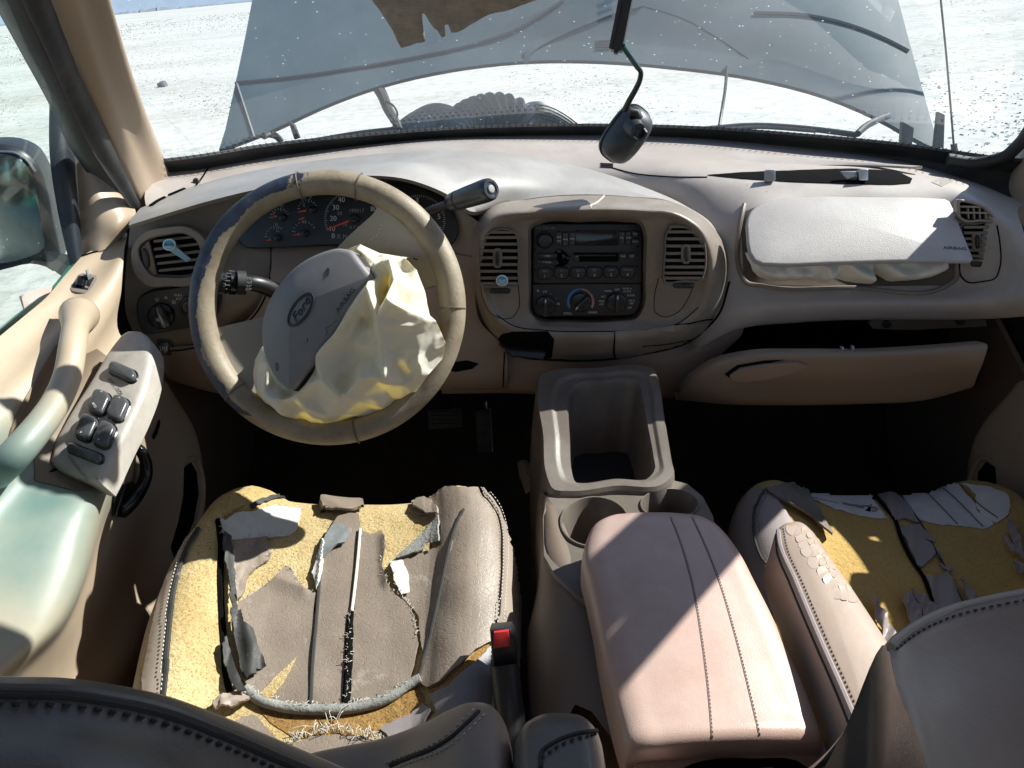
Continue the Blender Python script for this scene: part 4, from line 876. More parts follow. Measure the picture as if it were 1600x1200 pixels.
for x, y in ((836, 392), (999, 387), (836, 423.5), (997.5, 418.5)): plate('removal_hole', RF, ell(x, y, 1.7, 1.7, 10), H0 - .001, H0 + .0003, DARK, RD, 0)
CC = thing('climate_controls', 'black heater control panel with three knobs and blue and red arc', 'climate control', P(916, 497, Y=1.24))
plate('faceplate', RF, [(833, 447), (1005, 446)] + [(1004, 470), (1001, 484), (994, 493), (982, 496)] + [(852, 498), (840, 496), (834, 489), (833, 475)], H0 - .012, H0 - .002, RADM, CC, .0012)
def knob(cx, cy, r, mark, ang):
    k = plate('knob', RF, ell(cx, cy, r, r, 36), H0 - .003, H0 + .005, BLKG, CC, .002)
    a = math.radians(ang); c, s_ = math.cos(a), math.sin(a); q = []
    for u, w_ in ((-r * .98, -3.5), (r * .95, -2.8), (r * 1.0, 0), (r * .95, 2.8), (-r * .98, 3.5)): q.append((cx + u * c - w_ * s_, cy - u * s_ - w_ * c))
    plate('grip', RF, q, H0 + .005, H0 + .015, BTN, k, .002)
    u = r * .62; plate('pointer', RF, [(cx + u * c + w_ * s_ * 1.0 + v_ * c, cy - u * s_ + w_ * c - v_ * s_) for v_, w_ in ((-2.4, -.9), (2.4, -.9), (2.4, .9), (-2.4, .9))], H0 + .0148, H0 + .0158, WHITE, k, 0)
knob(852.3, 480, 15.5, 0, 90); knob(908.5, 474.8, 15.5, 0, 222); knob(965, 474.8, 15.5, 0, 90)
BLUE = mat('cold_blue_print', (.03, .22, .55), .5, .05, 10, 0); PINK = mat('warm_pink_print', (.42, .20, .16), .5, .05, 10, 0)
def arcp(a0, a1, m, w0, w1):
    q = [(908.5 + 21.5 * math.cos(math.radians(a0 + (a1 - a0) * t / 20)), 474.8 - 21.5 * math.sin(math.radians(a0 + (a1 - a0) * t / 20))) for t in range(21)]
    q2 = [(908.5 + (21.5 - (w0 + (w1 - w0) * t / 20)) * math.cos(math.radians(a0 + (a1 - a0) * t / 20)), 474.8 - (21.5 - (w0 + (w1 - w0) * t / 20)) * math.sin(math.radians(a0 + (a1 - a0) * t / 20))) for t in range(21)]
    plate('temperature_arc', RF, q + q2[::-1], H0 - .002, H0 - .0012, m, CC, 0)
arcp(208, 92, BLUE, 4.2, 2.2); arcp(88, -28, PINK, 2.2, 4.2)
for t, x, y, s_ in (('COOL', 888, 493, .0052), ('WARM', 927, 491.5, .0052), ('LO', 852, 458.5, .0055), ('HI', 873, 478, .0055), ('*', 841, 459, .010), ('OFF', 966, 455.5, .0052), ('PANEL', 952, 457.5, .0042), ('PANEL &|FLOOR', 982, 456, .0040), ('A/C', 944.5, 466.5, .0048), ('MAX|A/C', 941.5, 476, .0046), ('FLOOR', 988, 464.5, .0042), ('FLR &|DEF', 989, 475, .0040), ('DEF', 986, 484, .0045), ('.', 862, 460, .01), ('.', 870, 467, .01)):
    for i, q in enumerate(t.split('|')): textp(RF, q, x, y + i * 4.6 - (t.count('|')) * 2.3, H0 - .0017, s_, WHITE, CC)
# ================================================================== HEADLIGHT SWITCH, STALK, SHIFTER
HL = thing('headlight_switch', 'black oval light switch panel with round knob on the left dash', 'light switch', onto(sb, 270, 515)[0])
HF = Fr(onto(sb, 285, 478)[0] + V((0, -.004, 0)), (0, .1, 1), n=(.12, -1, .05))
plate('faceplate', HF, sm2([(214, 480), (217, 466), (232, 456), (268, 450), (305, 444), (335, 443), (345, 455), (345, 475), (338, 495), (318, 506), (280, 514), (245, 520), (226, 520), (219, 508)], 54), -.008, .004, RADM, HL, .002)
k = plate('knob', HF, ell(253, 491, 20.5, 19.5, 36), .004, .012, BLKG, HL, .003)
plate('grip', HF, [(247, 473), (256, 472), (264, 484), (272, 503), (266, 508), (254, 508), (248, 490)], .012, .024, mat('chrome_black_plastic', (.03, .03, .032), .12, .1, 10, 0, spec=.8), k, .004)
textp(HF, '*', 254, 495, .0245, .016, WHITE, k)
k2 = plate('dimmer_knob', HF, ell(297, 475, 15, 15, 30), .004, .012, BLK, HL, .003); plate('dimmer_cap', HF, ell(297, 475, 10, 10, 30), .012, .018, BLKG, k2, .003)
plate('dimmer_knob', HF, ell(331, 473, 12, 14, 30), .004, .010, BLK, HL, .003)
for t, x, y, s_ in (('O', 247, 467, .008), ('*', 261, 466, .012), ('D', 273, 471, .008), ('PULL', 280, 460, .006), ('FOG', 282, 466, .006)): textp(HF, t, x, y, .0044, s_, WHITE, HL)
STK = thing('turn_signal_stalk', 'black turn signal stalk with ribbed collars left of the airbag cover', 'turn signal', P(440, 460, Y=1.14))
sp_ = rowY([(327, 441, 1.085), (345, 441, 1.09), (372, 442, 1.10), (398, 443, 1.11), (420, 450, 1.125), (450, 468, 1.15)])
vs, fs = tube(sp_[:3], .0155, 20); mk('grip_end', vs, fs, BLK, STK); vs, fs = tube(sp_[2:], lambda t: .0115 + .003 * t, 18, sm=24); mk('arm', vs, fs, BLK, STK, ang=60)
for x0, x1, r in ((346, 352, .0165), (357, 367, .0165), (370, 384, .0178)):
    vs, fs = tube(rowY([(x0, 441.5, 1.09), (x1, 442, 1.095)]), r, 24); mk('collar', vs, fs, RUB if r > .017 else BLKG, STK)
rb = MB()
for k in range(16):
    a = math.pi * (.1 + 1.8 * k / 15); o = V((0, -math.sin(a) * .0172, math.cos(a) * .0172)); rb.add(*tube([P(358, 441.6, Y=1.09) + o, P(366, 442, Y=1.094) + o], .0011, 5))
rb.build('knurling', RUB, STK, kind='stuff')
sf = Fr(P(360, 442, Y=1.075), (0, .2, 1), n=(0, -1, .2))
for t, x, y, s_ in (('o', 349, 445, .010), ('HI', 388, 436, .005), ('LO', 389, 442, .005), ('INT', 388, 448, .005), ('OFF', 387, 453, .005)): textp(sf, t, x, y, -.003, s_, WHITE, STK)
SH = thing('gear_shift_lever', 'column gear lever with a ribbed dark grip right of the wheel rim', 'gear lever', P(640, 345, Y=1.16))
SHM = mat('shifter_dark_vinyl', (.022, .026, .036), .3, .15, 20, .2, 600)
vs, fs = tube(rowY([(600, 362, 1.17), (655, 336, 1.13), (708, 316, 1.09)]), .0062, 14, sm=12); mk('rod', vs, fs, BLK, SH, ang=60)
a, b = P(700, 318, Y=1.095), P(768, 295, Y=1.03); ax = (b - a)
pr = [(0, .006), (.03, .0095), (.10, .0125), (.22, .0138), (.26, .0140), (.27, .0128), (.30, .0128), (.31, .0142), (.5, .0150), (.88, .0158), (.96, .0150), (1.0, .0128), (1.0, .0095), (.985, .009), (.985, .0045), (1.0, .004), (1.0, .0002)]
t_ = ax.normalized(); xx = t_.cross(V((0, 0, 1))).normalized(); yy = t_.cross(xx)
rows = [[a + ax * s_ + (xx * math.cos(2 * math.pi * k / 28) + yy * math.sin(2 * math.pi * k / 28)) * r for k in range(28)] for s_, r in pr]
vs, fs = grid(rows, cu=True); mk('grip', vs, fs, SHM, SH, ang=40)
cf = Fr(b, (0, .2, 1), n=-t_ * -1); vs, fs = plate_geo(cf, ell(0, 0, .0055, .0055, 18), -.003, .0005, .001, local=True); mk('overdrive_button', vs, fs, GREYP, SH)
# ================================================================== STEERING WHEEL
m, N, L, B, OUT = shader('worn_wheel_leather'); WHM = m
tc = N.new('ShaderNodeTexCoord'); O = tc.outputs['Object']
base = rmp(N, L, nz(N, L, O, 14, 8, .7), [(.3, (.12, .092, .062)), (.44, (.235, .188, .13)), (.65, (.31, .258, .185))])
sx = N.new('ShaderNodeSeparateXYZ'); L.new(O, sx.inputs[0])
def math_(op, a, b=None):
    n = N.new('ShaderNodeMath'); n.operation = op
    for i, q in enumerate((a, b)):
        if q is None: continue
        if isinstance(q, (int, float)): n.inputs[i].default_value = q
        else: L.new(q, n.inputs[i])
    return n.outputs[0]
# stain band: worn-off leather on the outer upper left of the rim (wheel-local x, z)
x, z = sx.outputs[0], sx.outputs[2]
an = math_('ARCTAN2', z, x)                       # 0..pi upper half, pi at the left
rad = math_('SQRT', math_('ADD', math_('MULTIPLY', x, x), math_('MULTIPLY', math_('MULTIPLY', z, z), 1.20)))
band = math_('MULTIPLY', math_('GREATER_THAN', math_('ABSOLUTE', an), 1.95), 1.0)
nn_ = nz(N, L, O, 18, 9, .72)
thr = math_('ADD', math_('MULTIPLY', math_('SUBTRACT', nn_, .5), .035), rad)
dk = math_('MULTIPLY', math_('GREATER_THAN', thr, .178), math_('GREATER_THAN', math_('ADD', math_('MULTIPLY', math_('SUBTRACT', nn_, .5), 1.2), math_('ABSOLUTE', an)), 1.82))
dk2 = math_('MULTIPLY', dk, math_('GREATER_THAN', math_('ADD', z, .13), 0.0))
blot = rmp(N, L, nz(N, L, O, 30, 10, .8), [(.62, (0,) * 3), (.66, (1,) * 3)])
c1 = mixc(N, L, dk2, base, rmp(N, L, nz(N, L, O, 40, 6, .7), [(.35, (.012, .015, .03)), (.6, (.03, .04, .075)), (.75, (.12, .10, .08))]))
c2 = mixc(N, L, math_('MULTIPLY', blot, math_('LESS_THAN', x, -.09)), c1, (.05, .04, .03))
L.new(c2, B.inputs['Base Color']); B.inputs['Roughness'].default_value = .52
bp = N.new('ShaderNodeBump'); bp.inputs['Strength'].default_value = .5; bp.inputs['Distance'].default_value = .0015
L.new(nz(N, L, O, 160, 5, .7), bp.inputs['Height']); L.new(bp.outputs[0], B.inputs['Normal'])
wo = P(512, 482, Y=1.02); WT = math.radians(25)
WF = Fr(wo, (0, math.sin(WT), math.cos(WT)), n=(0, -math.cos(WT), math.sin(WT)))
SW = thing('steering_wheel', 'worn leather steering wheel turned sideways with peeling dark patches', 'steering wheel', wo)
RM = .1775; n1, n2 = 120, 18
rows = []
for k in range(n1):
    a = 2 * math.pi * k / n1; c, s_ = math.cos(a), math.sin(a)
    bulge = 1 + .05 * math.sin(a * 2 + 1)
    rows.append([WF.pt((RM + .0180 * math.cos(q) * bulge) * c, (RM + .0180 * math.cos(q) * bulge) * s_, .0188 * math.sin(q)) for q in [2 * math.pi * j / n2 for j in range(n2)]])
vs, fs = grid(rows, cu=True, cv=True); rim = mk('rim', vs, fs, WHM, SW, ang=180)
for adeg in (75, 102, 0, 222, 283):
    a = math.radians(adeg); c, s_ = math.cos(a), math.sin(a); pth = [WF.pt((RM + .0188 * math.cos(q)) * c, (RM + .0188 * math.cos(q)) * s_, .0196 * math.sin(q)) for q in [2 * math.pi * j / 24 for j in range(20)]]
    vs, fs = tube(pth, .0011, 5); mk('rim_seam', vs, fs, BROWN, SW)
def pol(r, adeg, h): a = math.radians(adeg); return WF.pt(r * math.cos(a), r * math.sin(a), h)
SPM = mat('spoke_vinyl', (.30, .265, .22), .42, .07, 6, .4, 700, wear=(.42, .37, .30), wear_t=.7, wear_s=40)
spk = [[pol(.166, a, .004) for a in (63, 52, 40, 28, 14)], [pol(.150, a, -.002) for a in (64, 52, 40, 27, 12)], [pol(.128, a, -.010) for a in (69, 55, 40, 25, 12)], [pol(.100, a, -.020) for a in (79, 60, 42, 25, 15)], [pol(.072, a, -.034) for a in (96, 70, 45, 22, 10)], [pol(.045, a, -.05) for a in (110, 80, 45, 15, -10)]]
vs, fs = loft(spk, 24, 26); vs, fs = thick(vs, fs, .016, WF.n); spo = mk('spoke', vs, fs, SPM, SW, ang=60)
spk2 = [[pol(.166, a, .002) for a in (260, 235, 205, 190)], [pol(.12, a, -.012) for a in (262, 235, 210, 188)], [pol(.06, a, -.04) for a in (270, 235, 210, 180)]]
vs, fs = loft(spk2, 16, 14); vs, fs = thick(vs, fs, .016, WF.n); mk('spoke', vs, fs, SPM, SW, ang=60)
spb = bvh_of(spo)
stitches('spoke_stitching', [(596, 350), (590, 366), (572, 378), (545, 389), (525, 399)], spb, mat('pale_thread', (.55, .52, .46), .8, .1, 50, 0), SW, pitch=.005)
stitches('spoke_stitching', [(668, 438), (680, 446), (692, 462), (697, 480)], spb, bpy.data.materials['pale_thread'], SW, pitch=.005)
plate('hub', WF, ell(0, 0, .075, .072, 40), -.075, -.035, BLK, SW, .006, local=True)
vs, fs = tube([WF.pt(0, 0, -.05), WF.pt(0, 0, -.25)], .045, 24); mk('column', vs, fs, DARK, SW)
shr = [[WF.pt(.085 * math.cos(2 * math.pi * k / 24), .075 * math.sin(2 * math.pi * k / 24) , h) for k in range(24)] for h in (-.085, -.12, -.26)]
vs, fs = grid(shr, cu=True); mk('column_shroud', vs, fs, KNEE, SW)
plate('emblem_mark', Fr(onto(spb, 649, 405)[0], WF.y, n=WF.n), [(646, 403), (653, 405.5), (652.5, 407), (645.5, 404.5)], .001, .002, DARK, SW, 0)
# ================================================================== AIRBAG COVER (flipped pad) and AIRBAG
PADM = mat('airbag_cover_vinyl', (.19, .178, .185), .5, .06, 7, .35, 1100, dirt=(.13, .12, .12), dirt_amt=.05, wear=(.08, .08, .09), wear_t=.76, wear_s=50)
PDF = Fr(P(497, 492, Y=.955), (-.80, .0, .62), n=(-.25, -.86, .46))
AC = thing('airbag_cover', 'grey airbag cover torn open and hanging askew on the wheel, oval emblem on it', 'airbag cover', P(497, 500, Y=.955))
po = sm2([(548, 391), (530, 388), (505, 394), (470, 412), (440, 441), (420, 474), (411, 508), (412, 542), (421, 572), (436, 596), (453, 609)], 40, False) + [(457, 610), (461, 606), (500, 553), (545, 493), (583, 437), (582, 431), (566, 412), (552, 393)]
vs, fs = plate_geo(PDF, po, -.016, .006, .007, dome=.012); pd = mk('pad', vs, fs, PADM, AC, ang=50); pdb = bvh_of(pd)
e0 = [PDF.at(x, y, -.008) for x, y in ((552, 393), (583, 434), (457, 610))]
tr = MB()
for i in range(60):
    a = PDF.at(581 - 122 * i / 59, 436 + 171 * i / 59, -.012 - .008 * random.random()); tr.add(*tube([a, a - PDF.y * (.002 + .003 * random.random()) - PDF.n * .010 + PDF.x * random.uniform(0, .004), a - PDF.n * (.014 + .012 * random.random()) + PDF.x * random.uniform(.0, .006)], .0022, 5))
tr.build('torn_edge', RUB, AC, kind='stuff')
vs, fs = thick(*grid([[PDF.at(554, 395, -.004), PDF.at(584, 436, -.004), PDF.at(457, 611, -.004)], [PDF.at(558, 398, -.024), PDF.at(588, 442, -.026), PDF.at(462, 612, -.026)]]), .004); mk('inner_lip', vs, fs, BLK, AC)
h, n_ = onto(pdb, 470, 484); rot = math.atan2(-( 610 - 434), (457 - 583))
ang = math.radians(54.4)
EF = Fr(h, PDF.y, n=n_); ex_ = EF.at(583, 434) - EF.at(457, 610); ex_ = (ex_ - EF.n * ex_.dot(EF.n)).normalized(); EF = Fr(h, EF.n.cross(ex_), n=n_)
if EF.x.dot(ex_) < 0: EF.x = -EF.x; EF.y = -EF.y
O1, O2 = ell(0, 0, .0265, .0128, 40), ell(0, 0, .0245, .0108, 40)
def ringl(fr, outer, inner, h0, h1): return grid([[fr.pt(a, b, h0) for a, b in outer], [fr.pt(a, b, h1) for a, b in outer], [fr.pt(a, b, h1) for a, b in inner], [fr.pt(a, b, h0) for a, b in inner]], cu=True)
vs, fs = ringl(EF, O1, ell(0, 0, .0252, .0115, 40), -.001, .0012); eb = mk('emblem', vs, fs, DPRINT, AC)
vs, fs = ringl(EF, ell(0, 0, .0238, .0102, 40), ell(0, 0, .0228, .0092, 40), -.001, .001); mk('emblem_ring', vs, fs, DPRINT, eb)
text('Ford', EF.mat(0, -.0004, .0012), .0150, DPRINT, eb, shear=.35, ex=.0006, sx=1.25)
h2, n2_ = onto(pdb, 540, 469); E2f = Fr(h2, EF.y, n=n2_); text('AIRBAG', E2f.mat(0, 0, .0004, 0), .0085, DPRINT, AC, sx=1.3)
for x, y in ((512, 425), (433, 573)):
    h3, n3 = onto(pdb, x, y); E3f = Fr(h3, EF.y, n=n3); vs, fs = ringl(E3f, ell(0, 0, .0055, .0025, 16, .6), ell(0, 0, .0046, .0017, 16, .6), -.001, .0006); mk('horn_mark', vs, fs, DPRINT, AC)
seam('scuff', [(508, 524), (512, 519), (509, 514), (518, 508), (526, 500)], pdb, DPRINT, AC, .0004, .0001)
seam('scuff', [(478, 535), (481, 532), (480, 528)], pdb, DPRINT, AC, .0006, .0001)
# cloth
m, N, L, B, OUT = shader('airbag_nylon'); BAGM = m
tc = N.new('ShaderNodeTexCoord'); O = tc.outputs['Object']
colr = rmp(N, L, nz(N, L, O, 6, 4, .6), [(.35, (.88, .86, .74)), (.65, (.92, .91, .84))])
colr = mixc(N, L, rmp(N, L, nz(N, L, O, 22, 8, .75), [(.60, (0,) * 3), (.78, (.5,) * 3)]), colr, (.45, .42, .36))
L.new(colr, B.inputs['Base Color']); B.inputs['Roughness'].default_value = .62; B.inputs['Sheen Weight'].default_value = .25
tl = N.new('ShaderNodeBsdfTranslucent'); tl.inputs[0].default_value = (.88, .74, .20, 1)
mx = N.new('ShaderNodeMixShader'); mx.inputs[0].default_value = .34; L.new(B.outputs[0], mx.inputs[1]); L.new(tl.outputs[0], mx.inputs[2]); L.new(mx.outputs[0], OUT.inputs[0])
bp = N.new('ShaderNodeBump'); bp.inputs['Strength'].default_value = .25; bp.inputs['Distance'].default_value = .004
L.new(nz(N, L, O, 28, 4, .6), bp.inputs['Height']); L.new(bp.outputs[0], B.inputs['Normal']); L.new(bp.outputs[0], tl.inputs['Normal'])
def seg_d(x, y, a, b):
    dx, dy = b[0] - a[0], b[1] - a[1]; l = dx * dx + dy * dy; t = 0 if l == 0 else max(0, min(1, ((x - a[0]) * dx + (y - a[1]) * dy) / l))
    return math.hypot(x - a[0] - dx * t, y - a[1] - dy * t), t
def cloth_geo(fr, pg, ridges, base, step=4, edge_drop=.03, edge_w=22, seed=2, wr=.004, smooth=2):
    E = rough_edge(pg, step * 1.2, .8, seed); ne = len(E); pts = list(E); xs = [p[0] for p in E]; ys = [p[1] for p in E]
    y = min(ys); k = 0
    while y < max(ys):
        x = min(xs) + (step / 2 if k % 2 else 0)
        while x < max(xs):
            if inpoly(x, y, E) and edge_d(x, y, E) > step * .5: pts.append((x + random.uniform(-.2, .2), y + random.uniform(-.2, .2)))
            x += step
        y += step * .87; k += 1
    r = delaunay_2d_cdt([V(p) for p in pts], [], [list(range(ne))], 1, 1e-5); H = []
    for p in r[0]:
        h = base
        for line, hh, w_, kind in ridges:
            best = 0
            for i in range(len(line) - 1):
                a, b = line[i], line[i + 1]; d, t = seg_d(p.x, p.y, a, b); amp = a[2] + (b[2] - a[2]) * t if len(a) > 2 else 1
                q = max(0, 1 - d / w_)
                if kind == 'r': q = q * q * (3 - 2 * q)
                elif kind == 's': q = q ** 1.5
                best = max(best, q * amp)
            h += hh * best
        d = edge_d(p.x, p.y, E); q = max(0, 1 - d / edge_w); h -= edge_drop * q * q
        h += wr * noise.noise(V((p.x * .035, p.y * .035, seed * 5))) + wr * .5 * abs(noise.noise(V((p.x * .08, p.y * .05, seed * 9))))
        H.append(h)
    nb = [set() for _ in H]
    for f in r[2]:
        for i in range(len(f)): nb[f[i]].add(f[(i + 1) % len(f)]); nb[f[(i + 1) % len(f)]].add(f[i])
    for _ in range(smooth): H = [h * .55 + .45 * sum(H[j] for j in nb[i]) / max(1, len(nb[i])) for i, h in enumerate(H)]
    top = [fr.at(p.x, p.y, h) for p, h in zip(r[0], H)]
    return thick(top, [list(f) for f in r[2]], .0012, fr.n)
BN = dict(a1=(545, 389, 8), a2=(571, 388, 30), a3=(578, 402, 48), a4=(573, 419, 36), a5=(583, 432, 26), a6=(598, 399, 14), a7=(612, 409, 34), a8=(640, 403, 8), a9=(590, 414, 22),
 b1=(588, 441, 38), b2=(600, 425, 62), b3=(622, 416, 76), b4=(645, 415, 62), b5=(660, 430, 46), b6=(669, 460, 30), b7=(674, 494, 16),
 c1=(620, 438, 46), c2=(613, 470, 34), c3=(631, 446, 72), c4=(645, 434, 48), c5=(634, 480, 60), c6=(652, 488, 40), c7=(656, 460, 58), c8=(606, 445, 60),
 p0=(597, 455, 92), r1=(575, 487, 86), r2=(548, 522, 76), r3=(513, 553, 62), r4=(521, 590, 54), r5=(541, 628, 40),
 l1=(566, 466, 26), l2=(541, 500, 22), l3=(516, 540, 18), l4=(496, 575, 16), l5=(480, 600, 20), l6=(462, 618, 18), l0=(582, 446, 24),
 q1=(622, 473, 84), q2=(648, 489, 78), q3=(689, 505, 58), q4=(701, 536, 34), q5=(674, 584, 28), q6=(694, 560, 18),
 v1=(586, 500, 50), v3=(606, 500, 78), v3b=(611, 545, 66), v4=(615, 594, 54), v5=(575, 555, 34), v6=(545, 598, 24), v2=(596, 500, 56), v7=(562, 540, 42), v8=(596, 560, 40),
 w1=(640, 535, 54), w2=(664, 545, 58), w3=(640, 580, 34), w4=(622, 560, 46), w5=(655, 515, 62),
 x1=(588, 585, 56), x2=(566, 601, 54), x3=(546, 622, 44), x4=(606, 606, 22), x5=(636, 598, 40), x6=(652, 612, 14), x7=(662, 583, 44), x8=(575, 620, 28), x9=(600, 596, 40),
 y1=(560, 640, 14), y2=(600, 628, 26), y3=(626, 640, -8), y4=(590, 656, -10), y5=(563, 663, -14), y6=(520, 662, 4), y7=(650, 622, -6),
 z1=(392, 566, -6), z2=(410, 545, 8), z3=(428, 572, 30), z4=(400, 612, 4), z5=(447, 646, 26), z6=(455, 622, 34), z7=(478, 616, 44), z8=(500, 598, 54), z9=(507, 578, 40), z10=(492, 636, 34), z11=(462, 652, 8), z12=(490, 677, -10), z13=(410, 637, -8), z14=(515, 650, 26), z15=(440, 600, 22), z16=(425, 615, 34), z17=(440, 652, -6), z18=(470, 640, 12), z19=(503, 620, 28),
 k1=(430, 520, 0), k2=(480, 450, 0), k3=(530, 392, 0))
ks = list(BN); ix = {k: i for i, k in enumerate(ks)}
outer = 'k3 a1 a2 a6 a8 b4 b5 b6 b7 q3 q4 q6 q5 x6 y7 y3 y4 y5 y6 z12 z17 z13 z4 z1 z2 k1 k2'.split()
folds = ['p0 r1 r2 r3 r4 r5 x3', 'p0 q1 q2 q3', 'p0 v3 v3b v4', 'x1 x2 x3', 'v4 x1', 'v4 x5 x7', 'x7 q5', 'l0 l1 l2 l3 l4 l5 l6', 'b1 b2 b3 b4', 'b2 c8 c2', 'b3 c3 c5', 'c1 c2', 'b3 c1', 'a2 a3 a4', 'a6 a9 a5', 'a7 a8', 'a9 a7', 'c7 b5', 'v2 v1 v7', 'z1 z3 z15', 'z4 z16 z6 z7 z8 z9', 'z5 z6', 'z10 z7', 'r5 z14 z12', 'z10 z14', 'z5 z18 z10', 'w5 w1 w4', 'w2 q6', 'y2 x4', 'x8 y1', 'z8 z19']
ed = [(ix[a], ix[b]) for f in folds for a, b in zip(f.split()[:-1], f.split()[1:])]
r = delaunay_2d_cdt([V(BN[k][:2]) for k in ks], ed, [[ix[k] for k in outer]], 1, 1e-4)
bm = bmesh.new(); hv = {}
def near(p): return min(ks, key=lambda k: (BN[k][0] - p.x) ** 2 + (BN[k][1] - p.y) ** 2)
bv = [bm.verts.new(WF.at(p.x, p.y, BN[near(p)][2] * .00135 - .004)) for p in r[0]]
for f in r[2]: bm.faces.new([bv[i] for i in f])
bmesh.ops.triangulate(bm, faces=bm.faces)
for cuts, fac, it in ((1, .2, 1), (1, .32, 1), (1, .36, 1), (1, .3, 1)):
    bmesh.ops.subdivide_edges(bm, edges=bm.edges, cuts=cuts, use_grid_fill=True); bmesh.ops.triangulate(bm, faces=bm.faces)
    for _ in range(it): bmesh.ops.smooth_vert(bm, verts=[v for v in bm.verts if not v.is_boundary], factor=fac, use_axis_x=True, use_axis_y=True, use_axis_z=True)
for v in bm.verts:
    q = v.co * 26; v.co += WF.n * (.0024 * noise.noise(q) + .0055 * max(0, 1 - 3.2 * abs(noise.noise(V((q.x * .55 + q.z * .3, q.y, q.z * .9 - q.x * .2))))) + .0012 * abs(noise.noise(q * 2.3)))
bm.verts.index_update(); vs = [v.co.copy() for v in bm.verts]; fs = [[v.index for v in f.verts] for f in bm.faces]; bm.free()
vs, fs = thick(vs, fs, .0012, WF.n)
AB = mk('deflated_airbag', vs, fs, BAGM, loc=P(560, 560, Y=.98), ang=85, label='deflated yellowish airbag crumpled over the steering wheel hub', cat='airbag', group='deployed airbags')
# ================================================================== PASSENGER AIRBAG
tp, bt_ = P(1340, 308, Y=1.288), P(1340, 408, Y=1.178)
CVF = Fr(P(1340, 358, Y=1.228), tp - bt_, x=(1, -.03, 0))
PC = thing('passenger_airbag_cover', 'sunlit airbag cover plate lifted off above the folded white bag', 'airbag cover', bt_)
co = sm2([(1166, 350), (1170, 334), (1184, 320), (1208, 311), (1260, 307), (1350, 307), (1450, 308), (1476, 310)], 34, False) + [(1484, 314), (1490, 326), (1503, 360), (1518, 396), (1521, 404), (1517, 408)] + sm2([(1510, 408), (1400, 408), (1300, 411), (1205, 413), (1184, 411), (1174, 402), (1168, 380)], 26, False)
vs, fs = plate_geo(CVF, co, -.006, .001, .004, dome=.006); pcv = mk('plate', vs, fs, mat('airbag_door_vinyl', (.36, .325, .31), .47, .05, 5, .5, 500, dirt=(.44, .42, .41), dirt_amt=.12, wear=(.6, .58, .56), wear_t=.75, wear_s=50), PC, ang=50)
pcb = bvh_of(pcv); h, n_ = onto(pcb, 1492, 388); text('AIRBAG', Fr(h, CVF.y, n=n_).mat(0, 0, .0003), .0085, DPRINT, PC, sx=1.3)
pf = Fr(P(1330, 422, Y=1.222), (0, .1, 1), n=(0, -1, .25))
pbag = [(1170, 396), (1488, 398), (1486, 422), (1474, 430), (1452, 434), (1425, 438), (1398, 441), (1384, 434), (1375, 428), (1368, 440), (1362, 444), (1325, 441), (1310, 436), (1292, 443), (1272, 440), (1262, 436), (1240, 440), (1205, 440), (1190, 434), (1178, 424)]
pr_ = [([(1172, 415, .8), (1200, 428, 1), (1262, 432, 1)], .016, 16, 't'), ([(1262, 405, .5), (1290, 420, 1), (1292, 440, .8)], .018, 14, 't'), ([(1310, 405, .6), (1340, 425, 1), (1365, 440, 1)], .020, 14, 't'), ([(1375, 408, .6), (1400, 430, 1), (1440, 432, 1), (1482, 420, .6)], .020, 16, 't'),
       ([(1230, 400, 1), (1240, 422, .6)], .012, 12, 't'), ([(1320, 400, 1), (1300, 432, .6)], .014, 10, 't'), ([(1372, 412, 1), (1374, 438, 1)], -.022, 9, 't'), ([(1190, 405, 1), (1215, 418, .7), (1250, 412, .4)], .010, 10, 't'), ([(1410, 405, .7), (1440, 418, 1), (1470, 410, .5)], .012, 12, 't')]
vs, fs = cloth_geo(pf, pbag, pr_, .0, 3.6, .022, 10, 5, .008, 1)
pa = mk('folded_airbag', vs, fs, mat('airbag_white_nylon', (.78, .745, .67), .7, .06, 10, .2, 90, dirt=(.5, .44, .36), dirt_amt=.1), loc=P(1330, 440, Y=1.2), ang=75, label='folded white airbag bulging from the recess below its lifted cover', cat='airbag', group='deployed airbags')
# ================================================================== VENT CLIPS
CLB = mat('clip_blue_label', (.06, .33, .55), .3, .1, 30, 0); CLW = mat('clip_white_plastic', (.75, .78, .80), .25, .05, 10, 0); CLC = mat('clip_clear_blue', (.30, .50, .68), .15, .1, 20, 0)
def clip(fr, cx, cy, r, h, lab, strip):
    c = thing('vent_air_freshener', lab, 'air freshener', fr.at(cx, cy, h), 'vent clip air fresheners')
    plate('disc', fr, ell(cx, cy, r, r * .92, 30), h, h + .004, CLW, c, .0012); plate('label_face', fr, ell(cx, cy, r * .82, r * .74, 30), h + .004, h + .0046, CLB, c, 0)
    plate('label_band', fr, ell(cx, cy + r * .35, r * .62, r * .22, 20), h + .0046, h + .0049, CLC, c, 0)
    textp(fr, 'Auto', cx, cy - r * .1, h + .0049, r * .00072, CLW if strip else DPRINT, c, shear=.3)
    if not strip:
        vs, fs = thick(*grid([[fr.at(265, 388, h + .001), fr.at(276, 382, h + .001)], [fr.at(277, 398, h - .006), fr.at(287, 394, h - .006)], [fr.at(292, 410, h - .014), fr.at(299, 406, h - .014)]]), .0025); mk('stem', vs, fs, CLC, c)
    else: plate('stem', fr, rr(cx - 2, cy - 4, cx + 2, cy + 4, 1), h - .012, h, CLC, c, .0005)
clip(LF, 268, 380.5, 10, .012, 'blue topped air freshener clip with a stem on the left dash vent', False)
clip(RF, 785, 430, 9.2, HV + .007, 'round blue air freshener clip on the vent left of the radio', True)
